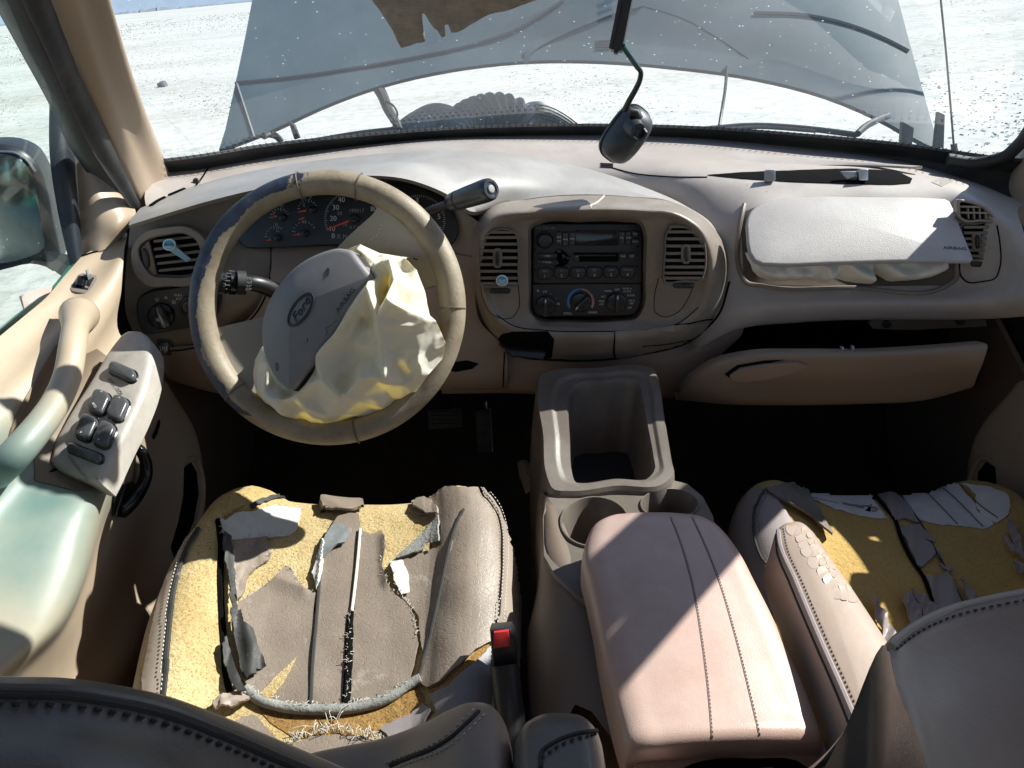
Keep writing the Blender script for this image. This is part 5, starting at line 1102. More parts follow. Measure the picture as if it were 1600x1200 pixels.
# ================================================================== HANGING MIRROR
MR = thing('rear_view_mirror', 'black rear view mirror dangling by its wire in front of the windshield', 'mirror', P(970, 250, Y=1.26))
mc = P(980, 212, Y=1.27); up_ = (P(1002, 172, Y=1.27) - P(955, 248, Y=1.25)).normalized(); nn2 = V((.25, -.95, -.1)); 
MF = Fr(mc, up_, n=nn2)
def superring(w_, hgt, h, e=3.0, n=40): 
    o = []
    for k in range(n):
        a = 2 * math.pi * k / n; c, s_ = math.cos(a), math.sin(a); o.append(MF.pt(w_ * abs(c) ** (2 / e) * (1 if c > 0 else -1), hgt * abs(s_) ** (2 / e) * (1 if s_ > 0 else -1), h))
    return o
rows = [superring(.001, .001, .034), superring(.014, .025, .027), superring(.020, .034, .023), superring(.0255, .0425, .012), superring(.028, .0455, .0), superring(.0285, .046, -.012), superring(.0285, .046, -.02), superring(.001, .001, -.021)]
MIRM = mat('mirror_black_plastic', (.022, .026, .032), .42, .15, 20, .3, 500)
vs, fs = grid(rows, cu=True); mk('housing', vs, fs, MIRM, MR, ang=180)
vs, fs = tube(superring(.0292, .0468, -.010) + [superring(.0292, .0468, -.010)[0]], .0012, 6); mk('rim_line', vs, fs, RUB, MR)
sk = [[MF.pt(-.007 + r * math.cos(2 * math.pi * k / 20), .014 + r * .9 * math.sin(2 * math.pi * k / 20), h) for k in range(20)] for r, h in ((.019, .016), (.018, .030), (.0145, .040), (.0115, .040), (.010, .030), (.001, .029))]
for i in (1, 2, 3):
    for k in (3, 4, 5): sk[i][k] -= MF.n * .010
vs, fs = grid(sk, cu=True); mk('ball_socket', vs, fs, MIRM, MR, ang=50)
vs, fs = tube([P(984, 176, Y=1.25), P(993, 176, Y=1.25), P(998, 186, Y=1.25)], .008, 10); mk('connector', vs, fs, BLK, MR)
WIR = mat('teal_wire_sleeve', (.01, .05, .065), .35, .2, 20, .05)
vs, fs = tube(rowY([(973, 72, 1.19), (980, 82, 1.195), (990, 96, 1.21), (997, 106, 1.22)]), .0042, 10, sm=16); mk('wire', vs, fs, WIR, MR)
vs, fs = tube(rowY([(995, 104, 1.22), (1001, 112, 1.225), (1000, 124, 1.23), (993, 140, 1.235), (984, 156, 1.24), (976, 172, 1.25)]), lambda t: .0036 + .0012 * t, 10, sm=24); mk('wire', vs, fs, BLK, MR)
MA = thing('mirror_mount_arm', 'black plastic arm coming down the windshield with the mirror wire', 'mirror mount', P(960, 82, Y=1.2))
f = Fr(P(968, 30, Y=1.17), (0, -.5, .86), n=(0, -.86, -.4)); 
a, b = P(970, -70, Y=1.06), P(963, 80, Y=1.2); t_ = (a - b).normalized(); f = Fr(b, t_, n=(-.2, -1, .3)); Ln = (a - b).length
vs, fs = plate_geo(f, [(-.0085, 0), (.0085, 0), (.0085, Ln), (-.0085, Ln)], -.008, .008, .0012, local=True); mk('arm', vs, fs, BLK, MA)
vs, fs = plate_geo(f, [(-.0105, .001), (-.006, .001), (-.004, Ln), (-.0105, Ln)], .004, .011, .001, local=True); mk('cover_edge', vs, fs, RUB, MA)
vs, fs = plate_geo(f, [(-.003, -.004), (.003, -.004), (.003, .004), (-.003, .004)], -.004, .006, .001, local=True); mk('tab', vs, fs, BLK, MA)
# ================================================================== TORN HEADLINER FLAP
m, N, L, B, OUT = shader('torn_woven_board'); FLM = m
tc = N.new('ShaderNodeTexCoord'); O = tc.outputs['Object']
wv = N.new('ShaderNodeTexWave'); wv.inputs['Scale'].default_value = 190; wv.inputs['Distortion'].default_value = 1.5; wv.bands_direction = 'Z'; L.new(O, wv.inputs['Vector'])
cc = mixc(N, L, .3, rmp(N, L, nz(N, L, O, 60, 6, .7), [(.35, (.27, .24, .21)), (.6, (.40, .36, .32))]), rmp(N, L, wv.outputs[0], [(.2, (.20, .175, .15)), (.8, (.34, .30, .26))]))
L.new(cc, B.inputs['Base Color']); B.inputs['Roughness'].default_value = .9
bp = N.new('ShaderNodeBump'); bp.inputs['Strength'].default_value = .6; bp.inputs['Distance'].default_value = .002; L.new(wv.outputs[0], bp.inputs['Height']); L.new(bp.outputs[0], B.inputs['Normal'])
FLF = Fr(P(700, 20, Y=1.02), (0, -.45, .9), n=(0, -.9, -.35))
fl = [(560, -60), (570, -20), (582, 4), (598, 26), (612, 48), (627, 75), (640, 72), (650, 67), (658, 65), (664, 63), (663, 50), (660, 32), (660, 18), (664, 20), (672, 32), (680, 40), (684, 42), (690, 55), (697, 53), (695, 35), (700, 34), (705, 46), (712, 46), (740, 36), (765, 26), (790, 18), (815, 9), (835, 3), (850, -2), (870, -60)]
vs, fs = cloth_geo(FLF, fl, [([(690, 40, 1), (700, -60, .3)], .01, 60, 'r')], 0, 6, .004, 12, 8, .010, 1)
mk('torn_headliner_flap', vs, fs, FLM, loc=P(700, 20, Y=1.02), ang=75, label='brown woven headliner flap with a jagged torn edge hanging at the top', cat='headliner flap')
def rrot(cx, cy, w_, h_, r, deg):
    a = math.radians(deg); c, s_ = math.cos(a), math.sin(a)
    return [(cx + x * c - y * s_, cy + x * s_ + y * c) for x, y in rr(-w_ / 2, -h_ / 2, w_ / 2, h_ / 2, r)]
# ================================================================== DRIVER DOOR
DO = P(20, 790, X=-.57)
m, N, L, B, OUT = shader('teal_stained_door_plastic'); TEAL = m
tc = N.new('ShaderNodeTexCoord'); O = tc.outputs['Object']
ln = N.new('ShaderNodeVectorMath'); ln.operation = 'LENGTH'; L.new(O, ln.inputs[0])
def mth(op, a, b=None):
    n = N.new('ShaderNodeMath'); n.operation = op
    for i, q in enumerate((a, b)):
        if q is None: continue
        if isinstance(q, (int, float)): n.inputs[i].default_value = q
        else: L.new(q, n.inputs[i])
    return n.outputs[0]
dist = mth('ADD', ln.outputs['Value'], mth('MULTIPLY', mth('SUBTRACT', nz(N, L, O, 7, 4, .55), .5), .16))
tanc = rmp(N, L, nz(N, L, O, 4, 6, .65), [(.3, (.37, .285, .20)), (.7, (.45, .355, .255))])
tealc = rmp(N, L, nz(N, L, O, 9, 6, .6), [(.35, (.035, .16, .165)), (.65, (.10, .24, .235))])
L.new(mixc(N, L, rmp(N, L, dist, [(.03, (.85,) * 3), (.185, (0,) * 3)]), tanc, tealc), B.inputs['Base Color']); B.inputs['Roughness'].default_value = .46
bp = N.new('ShaderNodeBump'); bp.inputs['Strength'].default_value = .2; bp.inputs['Distance'].default_value = .001; L.new(nz(N, L, O, 900, 3), bp.inputs['Height']); L.new(bp.outputs[0], B.inputs['Normal'])
DD = thing('driver_door', 'tan driver door panel with teal stained grab handle and armrest', 'car door', DO)
W0 = rowX([(128, 400, -.678), (100, 432, -.678), (75, 462, -.678), (40, 492, -.678), (0, 525, -.678), (-70, 585, -.678), (-220, 720, -.678), (-520, 960, -.678)])
D1 = rowX([(196, 362, -.640), (150, 418, -.650), (100, 478, -.656), (50, 530, -.657), (0, 576, -.657), (-80, 645, -.657), (-240, 780, -.657), (-560, 1040, -.657)])
D2 = rowX([(194, 392, -.618), (160, 448, -.621), (115, 505, -.623), (60, 565, -.626), (0, 625, -.630), (-80, 695, -.634), (-240, 830, -.64), (-580, 1100, -.64)])
D3 = rowX([(190, 450, -.606), (165, 495, -.606), (120, 552, -.606), (68, 608, -.610), (8, 668, -.615), (-72, 742, -.62), (-240, 900, -.63), (-600, 1180, -.63)])
D4 = rowX([(186, 520, -.604), (142, 580, -.603), (100, 652, -.602), (58, 722, -.606), (0, 792, -.612), (-80, 885, -.62), (-240, 1040, -.62), (-640, 1350, -.62)])
D5 = rowX([(214, 556, -.578), (200, 650, -.555), (158, 738, -.540), (128, 802, -.528), (118, 880, -.517), (88, 958, -.510), (0, 1047, -.508), (-150, 1190, -.508)])
D6 = rowX([(222, 580, -.588), (226, 662, -.578), (202, 765, -.574), (166, 838, -.571), (140, 905, -.566), (108, 978, -.562), (30, 1064, -.56), (-100, 1200, -.56)])
D7 = rowX([(240, 592, -.605), (268, 665, -.604), (258, 765, -.602), (228, 855, -.601), (190, 935, -.60), (150, 1012, -.596), (85, 1095, -.596), (-60, 1250, -.596)])
D8 = rowX([(262, 600, -.612), (310, 690, -.602), (318, 785, -.592), (285, 880, -.590), (243, 955, -.590), (202, 1032, -.586), (150, 1110, -.586), (20, 1280, -.586)])
D9 = [p + V((-.03, 0, -.10)) for p in D8]; D10 = [p + V((-.045, 0, -.28)) for p in D8]
drows = [W0, D1, D2, D3, D4, D5, D6, D7, D8, D9, D10]
vs, fs = loft(drows, 60, 80); dp = mk('panel', vs, fs, TEAL, DD, ang=80); db_ = bvh_of(dp)
# grab handle
hp_ = [P(124, 492, X=-.622), P(119, 508, X=-.596), P(113, 545, X=-.574), (P(106, 585, X=-.566)), P(91, 622, X=-.562), P(60, 668, X=-.562), P(22, 712, X=-.572), P(-8, 740, X=-.605)]
vs, fs = tube(hp_, lambda t: .0165 + .010 * max(0, 1 - t * 4.5) + .003 * max(0, t * 3 - 2), 20, sm=44); mk('grab_handle', vs, fs, TEAL, DD, ang=180)
drape('handle_recess', [(95, 535), (99, 556), (92, 590), (70, 628), (40, 662), (10, 690), (16, 668), (38, 622), (66, 575), (84, 545)], db_, mat('recess_shade_tan', (.20, .145, .10), .5, .06, 5, .1), DD, .003, .002, 6, .1)  # darker tan patch paints the shade in the hollow behind the handle
# latch handle
drape('latch_recess', [(176, 770), (188, 757), (204, 752), (214, 765), (205, 795), (190, 808), (174, 806)], db_, BLK, DD, .003, .003, 6, .1)
vs, fs = tube([P(a, b, X=c) for a, b, c in ((203, 698, -.575), (217, 702, -.560), (227, 720, -.555), (228, 742, -.555), (219, 765, -.557), (204, 786, -.56), (188, 800, -.567))], lambda t: .0075 + .004 * t, 12, sm=28); mk('latch_handle', vs, fs, BLKG, DD, ang=180)
drape('reflector', [(236, 682), (241, 672), (247, 655), (249, 662), (244, 678), (239, 687)], db_, BLK, DD, .002, .001, 4, .1)
drape('map_pocket', [(287, 730), (297, 722), (306, 738), (309, 772), (301, 815), (287, 848), (272, 872), (266, 855), (278, 815), (286, 775)], db_, DARK, DD, .002, .001, 6, .1)
seam('pocket_rim', [(288, 722), (300, 716), (312, 738), (315, 775), (307, 820), (290, 855), (272, 882)], db_, TAN, DD, .0055, .002, 8)
drape('switch_well', [(118, 560), (150, 545), (170, 560), (160, 640), (120, 720), (165, 765), (120, 768), (55, 752), (52, 715), (90, 640)], db_, mat('well_dark_tan', (.17, .125, .085), .6, .1, 8, .1), DD, .0015, .001, 7, .2)
plate('well_opening', Fr(onto(db_, 90, 735)[0], (0, 1, 0), n=(.6, -.5, .7)), [(76, 738), (95, 725), (135, 745), (128, 757), (95, 750)], .001, .002, DARK, DD, 0)
# mirror control
mf = Fr(onto(db_, 132, 442)[0], (-.2, .8, .55), n=onto(db_, 132, 442)[1])
ms = plate('mirror_switch', mf, [(109, 454), (122, 432), (130, 429), (152, 433), (153, 440), (142, 458), (134, 461), (114, 458)], -.002, .0035, DASHD, DD, .001)
plate('switch_bed', mf, [(113, 452), (124, 434), (148, 437), (138, 456)], .0035, .0042, BLKG, ms, 0)
vs, fs = tube([mf.at(127, 449, .003), mf.at(131, 445, .010)], .0075, 14); mk('switch_ball', vs, fs, BLKG, ms)
plate('switch_toggle', mf, [(136, 433), (142, 430), (145, 438), (139, 441)], .004, .014, GREYP, ms, .002)
# sail trim
sl = rowX([(117, 217, -.690), (120, 265, -.690), (124, 330, -.690), (128, 400, -.686)]); smd = rowX([(119, 218, -.688), (145, 290, -.668), (160, 345, -.652), (158, 392, -.655)])
sr_ = rowX([(121, 220, -.686), (168, 268, -.662), (200, 308, -.636), (212, 330, -.626), (211, 338, -.622), (202, 356, -.628), (190, 372, -.640)])
smr = rowX([(120, 219, -.687), (158, 280, -.664), (182, 330, -.636), (182, 352, -.632), (175, 384, -.645)])
vs, fs = loft([sl, smd, smr, sr_], 34, 26); mk('mirror_sail_trim', vs, fs, TAN, DD, ang=180)
seam('sail_gap', [(128, 400), (145, 388), (165, 380), (182, 374), (190, 372)], bvh_of(dp), DARK, DD, .0014, .001)
# window frame, channel, glass, seal
fa = rowY([(-60, -150, .74), (5, 0, .90), (50, 86, .985), (95, 172, 1.085), (122, 232, 1.15), (150, 275, 1.20)]); fb = rowY([(-20, -150, .77), (42, 0, .925), (80, 86, 1.0), (112, 160, 1.085), (150, 232, 1.17), (214, 326, 1.275)])
fc = rowY([(15, -150, .79), (78, 0, .955), (112, 86, 1.045), (140, 150, 1.115), (176, 228, 1.205), (221, 322, 1.295)])
vs, fs = loft([[p + V((-.03, .03, 0)) for p in fa], fa, [a.lerp(b, .5) + V((.01, -.01, .0)) for a, b in zip(fa, fb)], fb, [a.lerp(b, .5) + V((.004, -.004, 0)) for a, b in zip(fb, fc)], fc], 26, 24); mk('window_frame', vs, fs, RUB, DD, ang=60)
cl = rowX([(77, 150, -.70), (78, 250, -.70), (90, 330, -.70), (110, 418, -.69)]); cm = rowX([(98, 170, -.685), (98, 250, -.685), (108, 330, -.685), (121, 408, -.68)]); cr_ = rowX([(125, 205, -.69), (127, 265, -.692), (131, 330, -.692), (136, 400, -.686)])
vs, fs = loft([cl, cm, [p + V((-.004, 0, 0)) for p in cr_]], 16, 12); vs, fs = thick(vs, fs, .01); mk('window_channel', vs, fs, mat('blue_black_rubber', (.018, .024, .034), .5, .2, 30, .2, 400), DD)
front = [cl[3] + V((0, 0, -.03)), cl[3], cl[2], cl[1], fa[3], fa[2], fa[1], fa[0]]
vs, fs = grid([[p + V((.004, .006, 0)) for p in front], [V((p.x - .02 * (1 - i / 7), .2, p.z)) for i, p in enumerate(front)]]); mk('window_glass', vs, fs, GLASS2, DD, ang=180)
so_ = rowX([(120, 402, -.69), (75, 455, -.69), (38, 482, -.695), (0, 512, -.70), (-70, 570, -.70), (-220, 710, -.70)]); so2 = [p + V((-.012, -.0, -.01)) for p in so_]; so3 = [p + V((-.03, 0, -.05)) for p in so_]
vs, fs = loft([W0[:6] if False else [p + V((.006, 0, .002)) for p in so_], so_, so2, so3], 24, 8); mk('window_sill_paint', vs, fs, mat('green_door_paint', (.03, .30, .13), .3, .1, 10, 0, coat=.5), DD)
ws = [[P(82, 446, X=-.684), P(60, 452, X=-.686), P(46, 460, X=-.688), (P(33, 462, X=-.69))], [P(80, 456, X=-.68), P(62, 464, X=-.68), P(48, 474, X=-.682), P(38, 482, X=-.686)]]
ws[0][2] += V((0, 0, .004)); vs, fs = loft(ws, 14, 5); vs, fs = thick(vs, fs, .004, V((0, 0, 1))); mk('torn_weatherstrip', vs, fs, mat('pale_pink_strip', (.42, .31, .275), .6, .12, 20, .3, 80), DD)
sk = [[R(-.728, y, -.447) for y in (.38, .8, 1.2, 1.5)], [R(-.765, y, -.51) for y in (.38, .8, 1.2, 1.5)], [R(-.80, y, -.75) for y in (.38, .8, 1.2, 1.5)], [R(-.775, y, -1.1) for y in (.38, .8, 1.2, 1.5)]]
vs, fs = loft(sk, 16, 16); vs, fs = thick(vs, fs, .006, V((-1, 0, 0))); mk('outer_skin', vs, fs, PAINT, DD)
# ================================================================== LOOSE WINDOW SWITCH PANEL
T_, BL, BR_ = P(217, 520, D=1.115), P(86, 728, D=.985), P(158, 757, D=.955)
SF = Fr((T_ + BL + BR_) / 3, T_ - (BL + BR_) / 2, x=BR_ - BL)
SPL = thing('window_switch_pod', 'loose grey beige window switch panel popped up from the door armrest', 'switch panel', BL)
SWM = mat('switch_panel_plastic', (.43, .39, .345), .42, .08, 8, .3, 1500, dirt=(.24, .22, .20), dirt_amt=.25, dscale=30)
oo = sm2([(203, 518), (222, 519), (236, 532), (239, 560), (232, 600), (215, 645), (190, 695), (168, 742)], 30, False) + [(160, 757), (152, 757)] + sm2([(135, 750), (100, 738), (84, 730)], 8, False) + sm2([(80, 722), (84, 700), (104, 660), (140, 602), (175, 545), (190, 526)], 24, False)
vs, fs = plate_geo(SF, oo, -.030, .006, .009, dome=.002); spm = mk('housing', vs, fs, SWM, SPL, ang=60); spv = bvh_of(spm)
def on_panel(nm, cx, cy, w_, h_, deg, r=9, hh=.007, marks=()):
    h, n_ = onto(spv, cx, cy); f = Fr(h, SF.y, n=n_)
    vs, fs = ring_geo(f, rrot(cx, cy, w_ + 5, h_ + 5, r + 2, deg), rrot(cx, cy, w_, h_, r, deg), -.002, .0008, -.003); 
    b = plate(nm, f, rrot(cx, cy, w_, h_, r, deg), -.002, hh, mat_btn, SPL, .0035, dome=.0008); mk('button_rim', vs, fs, BLKG, b)
    for t, x, y, s_ in marks: textp(f, t, x, y, hh + .001, s_, WHITE, b, rot=math.radians(-deg))
mat_btn = mat('rocker_plastic', (.07, .072, .075), .25, .15, 30, .05, 500)
on_panel('lock_rocker', 193, 583, 43, 19, 24, 9, .008)
on_panel('window_button', 157, 631, 26, 37, 24, 9, .008, (('AUTO', 153, 639, .0042), ('^', 163, 619, .006))); on_panel('window_button', 186, 640, 25, 38, 24, 9, .008, (('^', 190, 628, .006),)); on_panel('window_button', 137, 670, 26, 40, 24, 9, .008, (('v', 133, 681, .006),)); on_panel('window_button', 165, 681, 25, 40, 24, 9, .008, (('v', 160, 692, .006),))
on_panel('lockout_bar', 134, 709, 57, 15, 22, 7, .006)
for t, x, y in (('WINDOW LOCK', 122, 732), ('DOOR LOCK', 180, 604)):
    h, n_ = onto(spv, x, y); textp(Fr(h, SF.y, n=n_), t, x, y, .0003, .0058, mat('emboss_tan', (.20, .175, .15), .6, .05, 10, 0), SPL, rot=math.radians(-22), sx=1.25)
# ================================================================== OUTSIDE MIRROR
OM = thing('side_mirror', 'black outside mirror seen through the driver side window', 'side mirror', P(20, 420, X=-.98))
OF = Fr(P(20, 330, D=1.5), (0, .1, 1), n=(.42, -1, .05))
ho = sm2([(-60, 232), (-20, 225), (20, 227), (48, 240), (66, 268), (77, 305), (84, 345), (93, 385), (96, 410), (86, 424), (70, 416), (50, 412), (10, 420), (-30, 428), (-60, 420)], 50)
vs, fs = plate_geo(OF, ho, -.12, .02, .02); mk('housing', vs, fs, BLK, OM, ang=180)
gi = sm2([(-55, 250), (-20, 240), (15, 240), (38, 250), (52, 272), (62, 310), (68, 350), (70, 385), (40, 400), (0, 408), (-50, 408)], 44)
mg = mat('mirror_glass', (.42, .48, .47), .06, .05, 10, 0, metal=1, dirt=(.3, .32, .3), dirt_amt=.25, dscale=25); plate('mirror_glass', OF, gi, .018, .021, mg, OM, .0005)
seam('glass_rim', [(0, 237), (20, 238), (40, 248), (55, 268)], bvh_of(bpy.data.objects['mirror_glass'] if False else OM.children[0]), METAL, OM, .0025, .001)
vs, fs = thick(*grid([[OF.at(60, 395, -.03), OF.at(96, 404, -.03)], [P(112, 420, X=-.70), P(118, 400, X=-.70)]]), .03); mk('bracket', vs, fs, RUB, OM)
# ================================================================== PASSENGER DOOR (mirror image of the driver's)
PD = thing('passenger_door', 'shaded passenger door panel with a dark oval map pocket', 'car door', mirror(DO))
def mv(o): org = ORG[o.name]; return [mirror(v.co + org) for v in o.data.vertices], [list(p.vertices)[::-1] for p in o.data.polygons]
for o in list(DD.children):
    st_ = o.name.split('.')[0]
    if st_ in ('panel', 'grab_handle', 'handle_recess', 'latch_recess', 'latch_handle', 'map_pocket', 'pocket_rim', 'outer_skin', 'mirror_sail_trim', 'window_frame', 'window_channel', 'window_sill_paint'):
        vs, fs = mv(o); mk(st_, vs, fs, TAN if o.data.materials[0] == TEAL else o.data.materials[0], PD, ang=80)
# ================================================================== SEATS
m, N, L, B, OUT = shader('cracked_seat_leather')
def leather(name, c_lo, c_hi, rough, crack=.5, cs=70, big=6, wearc=None):
    m, N, L, B, OUT = shader(name); tc = N.new('ShaderNodeTexCoord'); O = tc.outputs['Object']
    c = rmp(N, L, nz(N, L, O, big, 7, .65), [(.3, c_lo), (.7, c_hi)])
    if wearc: c = mixc(N, L, rmp(N, L, nz(N, L, O, 16, 10, .75), [(.60, (0,) * 3), (.68, (.8,) * 3)]), c, wearc)
    vo = N.new('ShaderNodeTexVoronoi'); vo.feature = 'DISTANCE_TO_EDGE'; vo.inputs['Scale'].default_value = cs; 
    ad = N.new('ShaderNodeVectorMath'); ad.operation = 'ADD'; ns = N.new('ShaderNodeTexNoise'); ns.inputs['Scale'].default_value = cs * .5; L.new(O, ns.inputs['Vector'])
    sc = N.new('ShaderNodeVectorMath'); sc.operation = 'SCALE'; sc.inputs['Scale'].default_value = .012; L.new(ns.outputs['Color'], sc.inputs[0]); L.new(O, ad.inputs[0]); L.new(sc.outputs[0], ad.inputs[1]); L.new(ad.outputs[0], vo.inputs['Vector'])
    ck = rmp(N, L, vo.outputs['Distance'], [(.0, (0,) * 3), (.09, (1,) * 3)])
    msk = rmp(N, L, nz(N, L, O, 9, 5, .6), [(.45, (0,) * 3), (.6, (crack,) * 3)])
    dk = mixc(N, L, ck, tuple(q * .45 for q in c_lo), c); c = mixc(N, L, msk, c, dk)
    L.new(c, B.inputs['Base Color'])
    r = N.new('ShaderNodeMapRange'); r.inputs[3].default_value = rough - .12; r.inputs[4].default_value = rough + .14; L.new(nz(N, L, O, 11, 6, .7), r.inputs[0]); L.new(r.outputs[0], B.inputs['Roughness'])
    b1 = N.new('ShaderNodeBump'); b1.inputs['Strength'].default_value = .16; b1.inputs['Distance'].default_value = .001; L.new(nz(N, L, O, 420, 4, .6), b1.inputs['Height'])
    b2 = N.new('ShaderNodeBump'); b2.inputs['Strength'].default_value = crack; b2.inputs['Distance'].default_value = .002; L.new(ck, b2.inputs['Height']); L.new(b1.outputs[0], b2.inputs['Normal'])
    b3 = N.new('ShaderNodeBump'); b3.inputs['Strength'].default_value = .5; b3.inputs['Distance'].default_value = .003; L.new(nz(N, L, O, 10, 4, .55), b3.inputs['Height']); L.new(b2.outputs[0], b3.inputs['Normal'])
    L.new(b3.outputs[0], B.inputs['Normal']); return m
LEA = leather('seat_leather', (.165, .128, .10), (.315, .255, .205), .48, .22, 150, 4.5, (.36, .31, .26))
LEAS = leather('seat_side_leather', (.27, .215, .175), (.34, .275, .225), .42, .06, 240, 5)
LEAP = leather('passenger_seat_leather', (.20, .175, .175), (.27, .24, .24), .5, .12, 220, 8)
LEAD = leather('shaded_dark_leather', (.075, .065, .058), (.13, .11, .095), .36, .10, 200, 7, (.035, .035, .04))  # dark tone paints the shaded back and side of the backrests
LEAB = leather('seat_back_tan_leather', (.20, .155, .125), (.27, .215, .175), .45, .05, 240, 5)
FELT = mat('grey_felt_backing', (.22, .22, .205), .95, .2, 30, .8, 260, dirt=(.34, .33, .30), dirt_amt=.3, dscale=60, bdist=.002)
FELTB = mat('blue_grey_suede', (.19, .205, .205), .8, .2, 25, .5, 200, wear=(.34, .36, .36), wear_t=.62, wear_s=25)
DKFAB = mat('torn_black_fabric', (.028, .027, .026), .6, .4, 30, .6, 200, wear=(.18, .18, .17), wear_t=.66, wear_s=40)
SCRIM = mat('white_scrim', (.60, .60, .57), .9, .08, 25, .5, 500, dirt=(.40, .38, .34), dirt_amt=.18, dscale=22)
SCRIM2 = mat('cool_white_scrim', (.52, .53, .54), .9, .08, 25, .5, 500, dirt=(.36, .35, .35), dirt_amt=.3, dscale=14)  # cooler, greyer scrim tone on the passenger seat
THREAD = bpy.data.materials['pale_thread']; DTHREAD = mat('dark_thread', (.03, .028, .026), .8, .1, 50, 0)
def foam(name, lo, hi, deep):
    m, N, L, B, OUT = shader(name); tc = N.new('ShaderNodeTexCoord'); O = tc.outputs['Object']
    c = rmp(N, L, nz(N, L, O, 8, 6, .7), [(.3, lo), (.65, hi)])
    pit = rmp(N, L, nz(N, L, O, 330, 5, .75), [(.36, (0,) * 3), (.5, (1,) * 3)])
    c = mixc(N, L, pit, deep, c); c = mixc(N, L, rmp(N, L, nz(N, L, O, 26, 8, .75), [(.6, (0,) * 3), (.72, (.7,) * 3)]), c, tuple(q * .62 for q in lo))
    L.new(c, B.inputs['Base Color']); B.inputs['Roughness'].default_value = .95; B.inputs['Specular IOR Level'].default_value = .1; B.inputs['Sheen Weight'].default_value = .15
    b1 = N.new('ShaderNodeBump'); b1.inputs['Strength'].default_value = .9; b1.inputs['Distance'].default_value = .004; L.new(nz(N, L, O, 190, 6, .75), b1.inputs['Height'])
    b2 = N.new('ShaderNodeBump'); b2.inputs['Strength'].default_value = .6; b2.inputs['Distance'].default_value = .012; L.new(nz(N, L, O, 20, 6, .65), b2.inputs['Height']); L.new(b1.outputs[0], b2.inputs['Normal']); L.new(b2.outputs[0], B.inputs['Normal'])
    return m
FOAM = foam('yellow_seat_foam', (.46, .32, .125), (.65, .52, .28), (.30, .19, .06))
FOAMP = foam('ochre_seat_foam', (.42, .285, .085), (.49, .35, .13), (.34, .22, .065))
FOAMD = foam('dark_brown_foam', (.30, .16, .04), (.40, .24, .08), (.12, .06, .02))  # darker brown foam for tears, edge scraps and the rear hollow
def cushion(name, par, st, m, bl=.022, nu=44):
    rows = []
    for Y, zc, xl, xr in st:
        w_ = xr - xl; row = []
        for u, dz in ((.03, -.30), (.008, -.20), (0, -.10), (.004, -.052), (.03, -.010), (.075, bl * .7), (.13, bl), (.18, bl * .62), (.23, -.004), (.32, -.012), (.5, -.014), (.68, -.012), (.77, -.004), (.82, bl * .62), (.87, bl), (.925, bl * .7), (.97, -.010), (.996, -.052), (1, -.10), (.992, -.20), (.97, -.30)):
            row.append(R(xl + w_ * u, Y, zc + dz))
        rows.append(row)
    f = [R((st[0][2] + (st[0][3] - st[0][2]) * .03) + (st[0][3] - st[0][2]) * .94 * i / 20, st[0][0] + .012, st[0][1] - .06 - .24 * (1 - abs(1 - i / 10))) for i in range(21)]
    front = [V((p.x, p.y + .012, min(p.z, CAM.z + st[0][1] - .05))) for p in rows[0]]
    under = [V((p.x, p.y - .0, min(p.z, CAM.z + st[0][1] - .28))) for p in rows[0]]
    vs, fs = loft([under, front] + rows, 90, 70); o = mk(name, vs, fs, [m, LEAS], par, ang=180)
    for p in o.data.polygons:
        if abs(p.normal.z) < .6: p.material_index = 1
    return o
dst = [(1.003, -.735, -.418, -.060), (.988, -.702, -.455, -.030), (.955, -.690, -.472, -.012), (.90, -.696, -.484, .002), (.84, -.706, -.492, .008), (.76, -.720, -.490, .010), (.68, -.735, -.476, .008), (.60, -.750, -.458, .004), (.50, -.765, -.42, 0), (.40, -.77, -.41, 0)]
DS = thing('bucket_chair', 'driver seat with torn leather cushion showing yellow foam', 'car seat', R(-.235, .7, -1.1), 'front seats')
dc = cushion('cushion_foam', DS, dst, FOAM); cb = bvh_of(dc)
jag = dict(jit=1.6, step=4)
def lea(nm, pg, m=LEA, off=.0045, th=.004, par=None, bv=None, **k):
    kk = dict(jag); kk.update(k); return drape(nm, pg, bv or cb, m, par or DS, off, th, kk.pop('step'), kk.pop('jit'), **kk)
def rise(cx, cy, r, h): return lambda x, y: h * max(0, 1 - math.hypot(x - cx, y - cy) / r)
def curl(a, b, w_, h):   # rises towards the line a-b (a lifted torn edge)
    return lambda x, y: h * max(0, 1 - seg_d(x, y, a, b)[0] / w_) ** 1.5
lea('outer_side_leather', [(314, 826), (300, 848), (286, 876), (276, 912), (268, 958), (260, 1030), (254, 1095), (250, 1130), (222, 1130), (226, 1060), (236, 1000), (250, 940), (268, 890), (292, 845), (306, 828)], LEAS, .004, .004, seed=2, jit=.8, step=5)
seam('edge_piping', [(312, 828), (294, 858), (280, 900), (270, 950), (262, 1030), (256, 1090)], cb, DKFAB, DS, .0032, .004); stitches('edge_stitching', [(308, 834), (290, 862), (276, 904), (266, 954), (258, 1030), (253, 1085)], cb, THREAD, DS, off=.0085)
lea('bolster_leather', [(740, 767), (762, 770), (782, 788), (798, 820), (806, 870), (806, 920), (806, 985), (770, 1002), (742, 1018), (715, 1046), (692, 1068), (672, 1078), (656, 1068), (664, 1040), (680, 985), (692, 930), (702, 880), (713, 832), (726, 800)], LEA, .005, .004, seed=3, jit=.5, step=5, wr=.002, wrs=.018)
lea('bolster_side_leather', [(772, 786), (788, 800), (800, 830), (806, 880), (808, 940), (806, 1010), (802, 1090), (796, 1190), (760, 1190), (766, 1090), (770, 1000), (777, 930), (780, 870), (778, 830)], LEAS, .0066, .004, seed=3.5, jit=.2, step=5)
